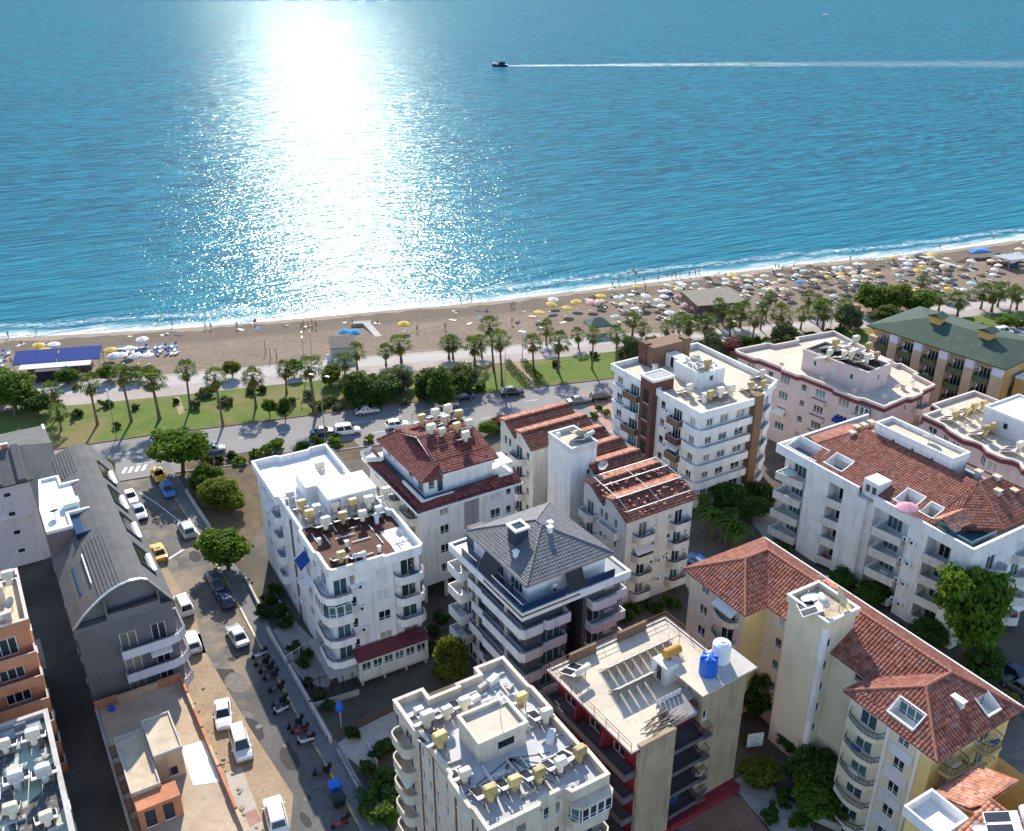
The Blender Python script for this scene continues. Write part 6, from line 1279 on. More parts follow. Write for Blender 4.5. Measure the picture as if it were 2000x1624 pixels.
def crown_mesh(seed, mat, nclump=42, nleaf=60, leaf=.11, flat=.85, hollow=.55):
    """leaf faces gathered in clumps through the volume of a crown of radius 1"""
    r = random.Random(seed); mb = MB()
    lob = [(rdir(r), r.uniform(.15, .55)) for _ in range(8)]
    for c in range(nclump):
        d = rdir(r); R_ = 1.0
        for ld, la in lob: R_ += la*max(0, d.dot(ld))**3 - .07
        if d.z < -.72: continue
        cc = d*(R_*r.uniform(hollow, .92)); cc.z *= flat; cr = r.uniform(.2, .36)
        for i in range(nleaf):
            o = rdir(r)*(cr*r.random()**.4); o.z *= .7; p = cc+o
            n = (o.normalized()*.8+rdir(r)+Vector((0, 0, .5))).normalized()
            a = n.orthogonal().normalized(); b = n.cross(a); t = r.uniform(0, 6.28); u = a*math.cos(t)+b*math.sin(t); w_ = n.cross(u)
            s = leaf*r.uniform(.6, 1.3)
            k = len(mb.v); mb.v += [tuple(p-u*s), tuple(p+w_*s*.55+n*s*.12), tuple(p+u*s), tuple(p-w_*s*.55+n*s*.12)]; mb.f.append((k, k+1, k+2, k+3)); mb.m.append(0)
    return mb.mesh('crown', mat)
def trunk_mesh(seed, h=1.1):
    r = random.Random(seed); mb = MB(); p = Vector((0, 0, 0)); rr = .085
    q = Vector((r.uniform(-.06, .06), r.uniform(-.06, .06), h*.6)); mb.tube(p, q, rr, rr*.75, 8)
    for i in range(6):
        a = i*1.05+r.uniform(-.3, .3); e = q+Vector((math.cos(a)*r.uniform(.3, .6), math.sin(a)*r.uniform(.3, .6), r.uniform(.45, .95))); m_ = q.lerp(e, .5)+Vector((0, 0, .08))
        mb.tube(q, m_, rr*.5, rr*.36, 6); mb.tube(m_, e, rr*.36, rr*.12, 6)
    return mb.mesh('trunk', BARK)
CR = {}
for i_, kd in enumerate(('dark', 'green', 'lime', 'olive', 'hedge', 'pink')):
    CR[kd] = [crown_mesh(100*i_+j, LEAF[kd], 84, 84, .082) for j in range(3)]
BUSH = {kd: [crown_mesh(900+10*i_+j, LEAF[kd], 26, 40, .17, .8, .35) for j in range(2)] for i_, kd in enumerate(('dark', 'green', 'lime', 'olive', 'hedge', 'pink'))}
TRK = [trunk_mesh(j) for j in range(3)]
def tree(px, py, r, kind, label, group=None, z=0.0, hs=1.0, name='tree', trunk=1.0):
    """px,py = foot of the trunk in the survey; r = crown radius in metres"""
    x, y = G(px, py, z); t = thing(name, label, 'tree', (x, y, z), RND.uniform(0, 6.28), group); t.scale = (r, r, r*hs)
    tk_ = inst('trunk', RND.choice(TRK), t); tk_.scale = (1, 1, .8); c = inst('crown', RND.choice(CR[kind]), t, (0, 0, .62*trunk+.5), 0, (1.12, 1.12, 1.05)); c.rotation_euler = (0, 0, RND.uniform(0, 6))
    return t
def bush(px, py, r, kind, label, group=None, z=0.0, hs=.9, name='shrub'):
    x, y = G(px, py, z); t = thing(name, label, 'shrub', (x, y, z), RND.uniform(0, 6.28), group); t.scale = (r, r, r*hs)
    inst('foliage', RND.choice(BUSH[kind]), t, (0, 0, .55)); st = MB(); return t
# ---- fan palms
def palm_meshes(seed, h):
    r = random.Random(seed); tb = MB(); pts = [Vector((0, 0, 0))]; bend = r.uniform(-.35, .35), r.uniform(-.35, .35)
    for i in range(1, 8): f = i/7; pts.append(Vector((bend[0]*f*f, bend[1]*f*f, h*f)))
    for i in range(7): r0 = .30-.11*min(1, i/2.2); r1 = .30-.11*min(1, (i+1)/2.2); tb.tube(pts[i], pts[i+1], r0+.015, r1-.01, 9, 0, i in (0, 6))
    top = pts[-1]; cb = MB(); sb = MB()
    def fan(mb, az, el, pl, fr, nb, droop):
        d = Vector((math.cos(az)*math.cos(el), math.sin(az)*math.cos(el), math.sin(el))); hub = top+d*pl
        side = Vector((-math.sin(az), math.cos(az), 0)); nrm_ = d.cross(side).normalized()
        mb.bar(top+Vector((0, 0, -.1)), hub, .035)
        for j in range(nb):
            a = (j/(nb-1)-.5)*rad(165); v = d*math.cos(a)+side*math.sin(a); wd = side*math.cos(a)*.085-d*math.sin(a)*.085
            L1 = fr*(.55+.1*r.random()); L2 = fr*(.42+.1*r.random())*(1-.25*abs(a)/1.8)
            m1 = hub+v*L1+Vector((0, 0, -.10*droop)); e = m1+v*L2*.8+Vector((0, 0, -.42*droop*r.uniform(.6, 1.3)))
            k = len(mb.v); mb.v += [tuple(hub), tuple(m1+wd*1.25), tuple(m1-wd*1.25), tuple(e)]; mb.f += [(k, k+1, k+2), (k+1, k+3, k+2)]; mb.m += [0, 0]
    for i in range(26):
        el = rad(-24+102*(i/25)**1.15+r.uniform(-9, 9)); fan(cb, i*2.4+r.uniform(-.3, .3), el, r.uniform(1.1, 1.75), r.uniform(1.0, 1.4), 8, r.uniform(.7, 1.6))
    for i in range(22): fan(sb, i*1.7+r.uniform(-.3, .3), rad(r.uniform(-82, -50)), r.uniform(.6, 1.5), r.uniform(.6, .9), 5, .9)
    return tb.mesh('trunk', PBARK), cb.mesh('crown', LEAF['palm']), sb.mesh('dead_fronds', LEAF['straw'])
PALM = {h: [palm_meshes(int(h*10)+j, h) for j in range(3)] for h in (4.0, 6.0, 7.5, 9.0)}
palms = [(191,831,750),(257,825,732),(312,820,738),(372,800,722),(436,832,736),(115,815,762),(50,800,775),(500,797,735),(560,770,720),(617,812,716),(677,787,705),(698,722,685),(754,714,692),(784,708,671),
 (877,701,669),(885,701,676),(927,715,675),(941,697,675),(964,722,634),(981,755,664),(1042,724,669),(1067,674,639),(1090,728,667),(1130,682,661),(1156,722,656),(1204,706,653),(1235,656,624),(1252,671,645),
 (1301,668,640),(1325,651,628),(1343,673,634),(1378,671,630),(1400,638,594),(1425,658,625),(1411,634,604),(1468,671,623),(1485,645,600),(1495,627,582),(1521,651,610),(1563,645,612),(1577,612,580),(1596,636,592),(1606,645,604),
 (1648,642,597),(1728,610,578),(1794,604,582),(1833,608,584),(1869,620,584),(1915,604,570),(1936,610,574),(1948,600,566),(1967,628,570),(1796,574,556),(120,842,805),(30,812,770),(1985,606,575),(1445,640,604)]
cnt_ = 0
for i, (bx, by, cy) in enumerate(sorted(palms)):
    x, y = G(bx, by); h = max(3.2, up_to(x, y, cy)-.2); key = min(PALM, key=lambda q: abs(q-h)); s_ = h/key
    lawn_ = y < interp(prom_lo, x)
    where = 'standing in the lawn strip' if lawn_ else 'on the promenade paving'
    g_ = 'palms in the lawn' if lawn_ else 'palms on the promenade'
    nb_ = 'left' if bx < 700 else ('middle' if bx < 1190 else 'right')
    lab = 'fan palm %s, %s stretch of the seafront' % (where, nb_) if h < 9 else 'very tall fan palm %s, %s stretch' % (where, nb_)
    t = thing('palm_tree', lab, 'palm tree', (x, y, .1 if lawn_ else .02), RND.uniform(0, 6.28), g_); t.scale = (max(.85, min(1.15, s_))*RND.uniform(.85, 1.2),)*2+(s_,); t.rotation_euler = (RND.uniform(-.05, .05), RND.uniform(-.05, .05), RND.uniform(0, 6.28))
    tm, cm, sm = RND.choice(PALM[key]); inst('trunk', tm, t); c_ = inst('crown', cm, t); inst('dead_fronds', sm, t)
# ---- broadleaf trees
BIG = [(358,925,4.4,'green','large green tree at the corner of the side street and coast road',1.0,1.0),(447,1112,3.4,'green','round green tree beside the side street in front of the white building',1.05,.8),
 (1882,1290,4.0,'green','tall green tree in front of the large white building at the right',1.65,1.1),(30,800,4.6,'green','big bushy tree at the left end of the promenade',.9,.6),(-20,790,4.5,'lime','yellow green tree at the left photo edge',.9,.6),(75,812,3.0,'dark','darker tree between the palms at the left end',.9,.6),
 (430,985,3.0,'lime','light green garden tree left of the white building',1.0,.7),(405,960,2.6,'green','green garden tree behind the round street tree',1.0,.7),(455,1005,2.2,'lime','low light green tree against the white wall',1.0,.6),
 (700,792,3.6,'dark','dark clump tree in the lawn behind the silver car',.85,.5),(745,785,4.0,'dark','dark dense tree, largest of the lawn clump',.85,.5),(690,775,3.0,'olive','grey green tree on the left side of the lawn clump',.85,.5),(778,765,3.4,'olive','grey green tree on the sea side of the lawn clump',.85,.5),
 (835,778,3.4,'dark','dark tree of the second lawn clump, left side',.85,.5),(880,775,4.0,'dark','dark tree of the second lawn clump, middle',.9,.5),(905,760,3.4,'olive','grey green tree of the second lawn clump, right side',.9,.5),(860,800,3.0,'dark','dark pine-like tree by the road behind the roof heaters',1.2,.8),
 (528,815,1.3,'green','small street tree on the lawn near the kerb',1.2,1.4),(558,820,1.4,'dark','small dark street tree on the lawn near the kerb',1.2,1.4),
 (455,735,1.9,'lime','small yellow green tree between beach and promenade',1.0,1.0),(575,735,1.8,'green','small tree by the light poles at the beach edge',1.0,1.0),(300,745,1.5,'lime','small tree with sign post on the promenade',1.0,1.0),(215,745,2.0,'green','small tree beside the beach bar',1.0,.6),(255,745,1.9,'lime','yellow green tree right of the beach bar',1.0,.6),(135,750,2.0,'green','green bush tree in front of the blue awning',1.0,.5),
 (645,752,2.3,'lime','light green tree in front of the grey beach hut',1.0,.7),(1660,645,3.4,'olive','grey green tree in front of the hotel',.9,.6),(1705,612,4.2,'green','bright tree of the clump behind the hotel, left',.9,.6),(1750,606,4.2,'lime','light tree of the clump behind the hotel, middle',.9,.6),(1790,612,3.6,'green','green tree of the clump behind the hotel, right',.9,.6),(1725,634,3.2,'dark','dark tree between the hotel and the pink building',.9,.6),
 (1235,695,2.8,'olive','round grey green shrub tree by the brown stair block',.85,.5),(1270,690,2.4,'olive','grey green shrub tree behind the brown stair block',.85,.5),(1390,690,3.0,'olive','grey shrub tree between the two flat roofed buildings',.85,.5),(1425,692,2.4,'pink','magenta flowering tree between the flat roofed buildings',.85,.5),(1450,680,2.2,'dark','small dark tree beside the magenta flowers',.85,.6),(1525,668,3.2,'olive','wide grey green shrub tree behind the pink building',.8,.5),
 (885,1345,1.9,'lime','bright yellow green pine tree below the dark roofed building',1.9,.8),(862,1335,1.3,'lime','smaller yellow green pine beside the dark roofed building',1.6,.8),
 (1225,880,2.4,'dark','dark cypress tree beside the brown stair block',1.6,.8),(1245,900,1.8,'dark','slim dark cypress in front of the brown stair block',1.9,.8),
 (1590,1530,2.6,'dark','dark garden tree below the yellow house tower',.9,.6),(1620,1560,2.8,'dark','dark garden tree by the wavy balconies',.9,.6),(1590,1585,2.4,'green','green garden tree at the foot of the wavy balconies',.9,.6),(1545,1470,1.8,'dark','dark shrub tree by the cream tower base',.9,.6),(1480,1395,2.0,'dark','dark tree between beige wall and cream tower',1.3,.8),(1470,1520,2.0,'lime','yellowish shrub tree by the beige wall',.8,.4),
 (1420,990,3.0,'dark','dark tree in the yard behind the banana plants',.9,.6),(1462,1010,2.6,'dark','dark tree right of the banana plants',.9,.6),(1480,985,2.4,'dark','dark tree in front of the tan pillar building',.9,.6),(1350,960,1.8,'dark','dark tree beside the collector rack roof',.9,.8),(1700,1180,2.2,'dark','dark tree at the foot of the box balconies',.9,.5),(1640,1150,2.0,'dark','dark tree under the blank fin wall',.9,.5),(1810,1250,2.4,'dark','dark tree behind the tall green tree',.9,.5),(1920,1330,2.6,'dark','dark tree below the tall green tree',.9,.5),
 (980,840,1.8,'pink','flowering bush tree left of the brown gabled roof',.9,.6),(955,850,1.7,'green','green garden tree left of the brown gabled roof',.9,.6),(205,935,1.8,'green','small green tree behind the barrel roof',1.0,.6),(1960,640,1.9,'green','round green tree on the lawn by the hotel',.9,.5),(1885,640,1.8,'dark','dark round shrub tree on the hotel lawn',.9,.5),(1955,1400,2.0,'lime','light green tree by the road behind the yellow house',.9,.7)]
for px, py, r_, kd, lab, hs, tr_ in BIG: tree(px, py, r_, kd, lab, 'garden and seafront trees', 0, hs, trunk=tr_)
# ---- shrubs
bl = [(520,885,1.6,'green'),(545,875,1.7,'green'),(500,895,1.4,'lime'),(590,880,1.6,'green'),(620,872,1.5,'lime'),(655,872,1.5,'green'),(655,858,1.2,'lime'),(470,905,1.3,'green'),(720,865,1.1,'lime'),(430,905,1.2,'hedge'),(455,895,1.2,'hedge'),(405,905,1.2,'lime'),
 (1215,800,1.0,'lime'),(1185,810,.9,'lime'),(1170,800,1.0,'green'),(1200,820,.9,'lime'),(1160,815,1.0,'green'),(1240,930,1.4,'dark'),(1275,945,1.3,'dark'),(1310,960,1.2,'dark'),(1240,1200,1.5,'dark'),(1280,1195,1.4,'dark'),(1215,1215,1.3,'dark'),(1315,1185,1.3,'dark'),
 (525,1180,1.4,'hedge'),(545,1205,1.4,'hedge'),(515,1205,1.2,'hedge'),(560,1225,1.2,'hedge'),(540,1160,1.2,'hedge'),(575,1275,1.2,'hedge'),(590,1300,1.2,'hedge'),(600,1285,1.0,'hedge'),(600,1340,1.0,'hedge'),(625,1365,1.0,'hedge'),(640,1385,.9,'hedge'),(690,1440,1.0,'hedge'),
 (740,1480,1.3,'hedge'),(760,1465,1.3,'hedge'),(720,1510,1.2,'hedge'),(745,1530,1.6,'dark'),(775,1560,1.7,'dark'),(730,1560,1.5,'dark'),(755,1600,1.5,'green'),(710,1590,1.0,'lime'),(845,1240,1.2,'dark'),(840,1270,1.3,'dark'),(860,1215,1.2,'dark'),
 (1530,1560,1.2,'green'),(1505,1600,1.2,'dark'),(1560,1610,1.3,'green'),(1640,1600,1.3,'lime'),(1545,1505,1.1,'dark'),(1660,1330,1.2,'dark'),(1600,1260,1.2,'dark'),(1680,1215,1.3,'dark'),(1740,1240,1.3,'dark'),(1850,1320,1.3,'dark'),(1900,1370,1.2,'dark'),(1570,1150,1.2,'dark'),(1590,1140,1.1,'green'),(1535,1080,1.2,'dark'),
 (400,775,2.0,'olive'),(440,790,1.8,'olive'),(380,800,1.6,'olive'),(345,790,1.0,'hedge'),(265,800,1.0,'hedge'),(210,795,1.4,'dark'),(150,815,1.5,'dark'),(230,838,1.1,'hedge'),(490,770,1.3,'hedge'),(512,768,1.3,'hedge'),(600,780,1.6,'olive'),(570,790,1.2,'olive'),(1085,715,1.2,'hedge'),(1160,700,1.2,'hedge'),(1300,690,1.4,'olive'),(1620,655,1.5,'olive'),(1920,645,1.4,'green'),(1990,640,1.3,'hedge'),(1900,660,1.1,'hedge'),(790,790,1.3,'olive'),(660,800,1.3,'olive'),(920,770,1.3,'olive'),(1300,680,1.6,'olive'),(1330,682,1.5,'dark'),(1355,688,1.4,'olive'),(1480,672,1.6,'dark'),(1550,664,1.7,'olive'),(1585,660,1.5,'dark'),(1640,652,1.6,'dark'),(1215,698,1.4,'dark'),(625,800,1.7,'dark'),(640,790,1.8,'olive'),(735,800,1.7,'dark'),(940,765,1.4,'dark'),(1455,1450,1.0,'lime'),(150,760,.9,'lime'),(183,735,.9,'lime'),(110,790,.9,'green')]
def near_name(px, py):
    if py < 720 and px > 1150: return 'behind the flat roofed buildings'
    if py < 850 and px < 1150: return 'in the seafront lawn'
    if px < 760 and py < 920: return 'in the hedge row by the coast road'
    if px < 700 and py < 1460: return 'in the garden of the white building'
    if px < 800: return 'in the yard beside the cream block'
    if px < 1100: return 'below the dark roofed building'
    if px < 1350 and py > 1100: return 'between dark roof and red walled building'
    if px < 1350: return 'around the brown gabled building'
    if py > 1400: return 'in the garden of the yellow house'
    return 'below the large white building'
CW = {'green': 'green', 'lime': 'light green', 'hedge': 'clipped green', 'dark': 'dark green', 'olive': 'grey green', 'pink': 'flowering'}
for px, py, r_, kd in bl: bush(px, py, r_, kd, '%s shrub %s' % (CW[kd], near_name(px, py)), 'shrubs %s' % near_name(px, py))
# hedges lining the lawn path
def hedge(pts, w_, h_, label, kd='hedge'):
    P = [G(*p) for p in pts]; r = random.Random(len(label)); mb = MB()
    for a, b in zip(P, P[1:]):
        L = math.hypot(b[0]-a[0], b[1]-a[1])
        for i in range(int(L*120)):
            t = r.random(); s_ = r.uniform(-w_, w_); z = .1+h_*r.random()**.5; e = ((b[0]-a[0])/L, (b[1]-a[1])/L)
            if abs(s_) < w_*.6 and z < h_*.7: continue
            p = Vector((a[0]+e[0]*L*t-e[1]*s_, a[1]+e[1]*L*t+e[0]*s_, z)); n = (rdir(r)+Vector((0, 0, .6))).normalized(); u = n.orthogonal().normalized(); v = n.cross(u); s2 = r.uniform(.08, .18)
            k = len(mb.v); mb.v += [tuple(p-u*s2), tuple(p+v*s2*.6), tuple(p+u*s2), tuple(p-v*s2*.6)]; mb.f.append((k, k+1, k+2, k+3)); mb.m.append(0)
    o = mb.obj('hedge', LEAF[kd]); tag(o, label, 'hedge', 'clipped hedges'); return o
hedge([(990,712),(1000,725),(1033,757)], .7, 1.2, 'left clipped hedge along the sandy path through the lawn'); hedge([(1022,712),(1030,722),(1058,750)], .7, 1.2, 'right clipped hedge along the sandy path through the lawn')
sheet('garden_path', [G(1000,708), G(1013,706), G(1046,750), G(1036,758)], .125, DUST); sheet('garden_path', [G(338,778), G(350,776), G(362,806), G(350,812)], .125, DUST)
hedge([(700,1550),(725,1600),(735,1624)], .5, .9, 'low hedge along the side street wall at the bottom', 'dark'); hedge([(1230,770),(1232,800),(1215,830)], .6, 1.0, 'clipped hedge beside the white and brown building')
# banana plants and a clump palm
def banana(px, py, h, label):
    x, y = G(px, py); t = thing('banana_plant', label, 'plant', (x, y, 0), 0, 'banana plants by the round balconies'); r = random.Random(int(px*7+py)); s_ = MB(); lf_ = MB()
    for k in range(3):
        bx, by = r.uniform(-.5, .5), r.uniform(-.5, .5); hh = h*r.uniform(.75, 1); s_.tube((bx, by, 0), (bx, by, hh*.7), .12, .07, 7)
        for j in range(8):
            a = j*.8+r.uniform(-.2, .2); el = rad(r.uniform(35, 70)); L = h*r.uniform(.35, .5); p = Vector((bx, by, hh*.68)); d = Vector((math.cos(a), math.sin(a), 0)); sd_ = Vector((-math.sin(a), math.cos(a), 0)); pts = []
            for q in range(6): f = q/5; pts.append(p+d*(L*f*math.cos(el)*1.2)+Vector((0, 0, L*(math.sin(el)*f*1.3-1.1*f*f))))
            for q in range(5):
                w0, w1 = .26*math.sin(math.pi*(q/5*.9+.08)), .26*math.sin(math.pi*((q+1)/5*.9+.08)); k0 = len(lf_.v)
                lf_.v += [tuple(pts[q]-sd_*w0), tuple(pts[q]+sd_*w0), tuple(pts[q+1]+sd_*w1), tuple(pts[q+1]-sd_*w1)]; lf_.f.append((k0, k0+1, k0+2, k0+3)); lf_.m.append(0)
    s_.obj('stem', M('banana_stem', (.12, .14, .05), .8, .2, 3), t); o = lf_.obj('leaves', LEAF['banana'], t)
for px, py, h in ((1375,1040,5.5),(1392,1050,6),(1412,1062,5.5),(1428,1070,6),(1442,1078,5),(1370,1012,5),(1420,1040,5)): banana(px, py, h, 'tall banana plant with broad leaves beside the round balcony building')
# ================================================================ vehicles
CARC = {'white': M('car_white', (.72, .72, .72), .25, .03, 1, spec=.6), 'silver': M('car_silver', (.42, .44, .46), .25, .04, 1, spec=.6, metal=.4), 'grey': M('car_grey', (.13, .14, .15), .25, .05, 1, spec=.6, metal=.3), 'black': M('car_black', (.012, .013, .016), .2, .1, 1, spec=.6),
        'yellow': M('car_taxi_yellow', (.72, .38, .01), .3, .04, 1, spec=.6), 'blue': M('car_blue', (.08, .22, .48), .25, .05, 1, spec=.6), 'navy': M('car_navy', (.015, .03, .09), .25, .05, 1, spec=.6)}
CGL = M('car_glass', (.012, .016, .02), .05, .1, 1, spec=.7); LAMPR = M('tail_lamp', (.35, .01, .01), .3, .1, 3, spec=.6); LAMPW = M('head_lamp', (.75, .75, .72), .15, .05, 3, spec=.7); RIM = M('wheel_rim', (.42, .43, .44), .35, .1, 3, metal=.6)
BODY = {'sedan': dict(L=4.4, W=.87, sec=[(-2.2,.38,.62,.84),(-2.05,.3,.86,.94),(-1.4,.26,.93,1.0),(-.4,.24,.92,1.0),(.75,.24,.92,1.0),(1.5,.26,.86,.99),(2.05,.3,.74,.92),(2.2,.38,.58,.80)], cab=(-1.55,.95,-.85,.25,1.43)),
        'hatch': dict(L=4.0, W=.86, sec=[(-2.0,.38,.7,.86),(-1.92,.3,.92,.95),(-1.3,.26,.96,1.0),(0,.24,.95,1.0),(.85,.24,.94,1.0),(1.5,.26,.88,.99),(1.9,.3,.76,.92),(2.02,.38,.6,.82)], cab=(-1.9,1.05,-1.5,.35,1.5)),
        'van': dict(L=4.4, W=.88, sec=[(-2.2,.4,.9,.92),(-2.15,.3,1.0,.97),(-1.3,.26,1.02,1.0),(0,.24,1.02,1.0),(1.0,.24,1.0,1.0),(1.7,.26,.95,.98),(2.1,.3,.8,.92),(2.2,.38,.62,.82)], cab=(-2.15,1.25,-2.0,.65,1.85)),
        'suv': dict(L=4.4, W=.92, sec=[(-2.2,.45,.8,.9),(-2.12,.36,1.02,.96),(-1.3,.32,1.06,1.0),(0,.3,1.05,1.0),(.9,.3,1.04,1.0),(1.6,.32,.98,.99),(2.1,.36,.84,.93),(2.2,.44,.68,.84)], cab=(-2.05,1.1,-1.65,.4,1.68))}
_cp = {}
def car_proto(kind, col):
    d = BODY[kind]; W = d['W']; t = thing('parked_car', 'car', 'car'); mb = MB(); ring = []
    for x, zb, zt, k in d['sec']:
        w_ = W*k; ring.append([(x, -w_*.86, zb), (x, -w_, zb+.16), (x, -w_, zt-.22), (x, -w_*.93, zt-.05), (x, -w_*.7, zt), (x, w_*.7, zt), (x, w_*.93, zt-.05), (x, w_, zt-.22), (x, w_, zb+.16), (x, w_*.86, zb)])
    vs = [p for r in ring for p in r]; n = 10; fs = [(j*n+i, (j+1)*n+i, (j+1)*n+(i+1) % n, j*n+(i+1) % n) for j in range(len(ring)-1) for i in range(n)]
    fs += [tuple(range(n)), tuple((len(ring)-1)*n+i for i in range(n-1, -1, -1))]; mb.add(vs, fs)
    x0, x1, r0, r1, H_ = d['cab']; zb = max(s[2] for s in d['sec'])-.06; wb, wt = W*.9, W*.7
    low = [(x0, -wb, zb), (x1, -wb, zb-.04), (x1, wb, zb-.04), (x0, wb, zb)]; rf = [(r0, -wt, H_-.03), (r1, -wt, H_-.02), (r1, wt, H_-.02), (r0, wt, H_-.03)]; tp = [(r0+.15, -wt*.8, H_+.02), (r1-.2, -wt*.8, H_+.03), (r1-.2, wt*.8, H_+.03), (r0+.15, wt*.8, H_+.02)]
    mb.add(low+rf+tp, [(0, 1, 5, 4), (1, 2, 6, 5), (2, 3, 7, 6), (3, 0, 4, 7), (4, 5, 9, 8), (5, 6, 10, 9), (6, 7, 11, 10), (7, 4, 8, 11), (8, 9, 10, 11)])
    if kind == 'van': mb.box(r0+.2, -.6, H_+.05, r1-.3, -.55, H_+.1); mb.box(r0+.2, .55, H_+.05, r1-.3, .6, H_+.1)
    mb.obj('body', CARC[col], t)
    def glass(name, q, i0, i1, j0, j1, out=.012):
        a, b, c, e = [Vector(p) for p in q]; nn = (b-a).cross(e-a).normalized()*out
        f = lambda u, v: tuple((a*(1-u)+b*u)*(1-v)+(e*(1-u)+c*u)*v+nn); g = MB(); g.poly([f(i0, j0), f(i1, j0), f(i1, j1), f(i0, j1)]); g.obj(name, CGL, t)
    V = low+rf
    glass('rear_window', (V[3], V[0], V[4], V[7]), .1, .9, .15, .9); glass('windshield', (V[1], V[2], V[6], V[5]), .06, .94, .1, .95)
    for a, b, c, e in ((0, 1, 5, 4), (2, 3, 7, 6)):
        glass('side_window', (V[a], V[b], V[c], V[e]), .1, .47, .15, .9); glass('side_window', (V[a], V[b], V[c], V[e]), .53, .9, .15, .9)
    wm = MB(); wm.tube((0, -.1, 0), (0, .1, 0), .31, None, 16); wmm = wm.mesh('tyre', BLACK); hm = MB(); hm.tube((0, -.107, 0), (0, .107, 0), .19, None, 12); hmm = hm.mesh('rim', RIM)
    for x in (-d['L']*.3, d['L']*.31):
        for y in (-W+.07, W-.07): o = inst('wheel', wmm, t, (x, y, .31)); inst('rim', hmm, o)
    for s_ in (-1, 1):
        g = MB(); g.box(-.04, -.16, -.07, .04, .16, .07); o = g.obj('headlight', LAMPW, t); o.location = (d['L']/2-.09, s_*(W*.62), .64); g = MB(); g.box(-.04, -.12, -.1, .04, .12, .1); o = g.obj('tail_light', LAMPR, t); o.location = (-d['L']/2+.06, s_*(W*.66), .76)
        g = MB(); g.box(-.06, -.08, -.05, .06, .08, .06); o = g.obj('mirror', CARC[col], t); o.location = (x1-.35, s_*(W+.07), zb+.05)
    if col == 'yellow': g = MB(); g.box(-.12, -.3, 0, .12, .3, .14); o = g.obj('roof_sign', LAMPW, t); o.location = (-.2, 0, H_+.03)
    return t
def car(px, py, ang, kind, col, label, group, flip=False):
    key = (kind, col); first = key not in _cp
    if first: _cp[key] = car_proto(kind, col)
    x, y = G(px, py); o = place(_cp[key], first, (x, y, .02), rad(ang+(180 if flip else 0)), label, 'car', group, 1.04); return o
SA = 121.0; CA = 17.5; gS = 'cars in the side street'; gC = 'cars on the coast road'
for a in [(311,934,SA,'sedan','yellow','yellow taxi at the top of the side street by the big tree',gS,True),(329,964,SA,'hatch','blue','blue hatchback behind the yellow taxi',gS,True),(256,978,SA,'sedan','white','upper white car beside the barrel roof building',gS,True),(273,1007,SA,'sedan','silver','silver car beside the barrel roof building',gS,True),
  (366,1042,SA,'suv','silver','silver car in the tree shade in the middle of the side street',gS,False),(311,1086,SA,'sedan','yellow','yellow taxi half hidden by the barrel roof eaves',gS,False),(423,1143,SA-3,'sedan','grey','grey sedan at the kerb in the tree shade',gS,False),(441,1178,SA,'hatch','navy','dark blue hatchback right behind the grey sedan',gS,False),
  (360,1189,SA,'van','white','white van on the sandy edge next to the barrel roof corner',gS,False),(376,1262,SA-2,'hatch','white','white hatchback with dark rear window on the sand',gS,False),(465,1250,SA+2,'sedan','silver','silver car at the kerb before the scooters',gS,False),
  (437,1403,SA-12,'sedan','white','white sedan parked askew on the sandy lot',gS,True),(472,1464,SA-6,'van','white','old white van beside the sandy driveway',gS,True),(540,1602,SA-8,'suv','white','white car at the bottom of the side street',gS,False),
  (717,808,CA,'sedan','silver','silver sedan driving in the tree shade on the coast road',gC,False),(679,848,CA,'van','white','white van parked on the coast road beside the shrubs',gC,False),(776,836,CA,'hatch','white','white hatchback at the coast road left of the red roof heaters',gC,False),(1000,772,CA,'suv','black','black jeep on the coast road below the tall palm',gC,False),
  (1130,788,CA,'sedan','grey','grey car parked in front of the brown gables',gC,False),(1172,781,CA,'hatch','black','black car parked beside the white and brown building',gC,False),(632,850,CA,'sedan','navy','dark blue car behind the shrubs of the coast road',gC,False),(417,884,CA,'hatch','silver','pale car under the big corner tree',gC,False),(872,796,CA,'van','silver','pale van behind the roof heaters on the coast road',gC,False),(1958,654,CA+3,'van','white','white minibus behind the green hotel roof',gC,False),(905,780,CA,'hatch','navy','dark car in the tree shade behind the heaters',gC,False),
  (1972,1318,SA,'sedan','navy','dark car in the shade behind the yellow house',gS,False),(1990,1350,SA,'hatch','grey','grey car in the shade at the right edge',gS,False),(1362,1105,SA,'hatch','blue','blue car under the banana plants',gS,False)]: car(*a[:5], a[5], a[6], a[7])
# scooters
def scooter_proto(col):
    t = thing('scooter', 'scooter', 'scooter'); w_ = MB(); w_.tube((0, -.06, 0), (0, .06, 0), .25, None, 12); wm = w_.mesh('wheel', BLACK)
    inst('wheel', wm, t, (-.62, 0, .25)); inst('wheel', wm, t, (.62, 0, .25))
    b = MB(); b.prism([(-.85, -.14), (-.2, -.2), (-.1, -.15), (-.1, .15), (-.2, .2), (-.85, .14)], .38, .68); b.prism([(-.12, -.16), (.4, -.16), (.4, .16), (-.12, .16)], .26, .36); b.add([(.38, -.2, .3), (.38, .2, .3), (.62, .16, .95), (.62, -.16, .95), (.46, -.2, .3), (.46, .2, .3), (.7, .16, .93), (.7, -.16, .93)], [(0, 1, 2, 3), (7, 6, 5, 4), (0, 3, 7, 4), (1, 5, 6, 2), (3, 2, 6, 7)]); b.obj('body', col, t)
    s = MB(); s.prism([(-.9, -.13), (-.15, -.17), (-.15, .17), (-.9, .13)], .69, .8); s.obj('seat', BLACK, t)
    h = MB(); h.tube((.58, -.34, 1.05), (.58, .34, 1.05), .025, None, 6); h.tube((.62, 0, .25), (.56, 0, 1.06), .035, None, 6); h.obj('handlebar', DKMET, t); m = MB(); m.box(-1.05, -.2, .8, -.7, .2, 1.12); m.obj('top_box', BLACK, t)
    return t
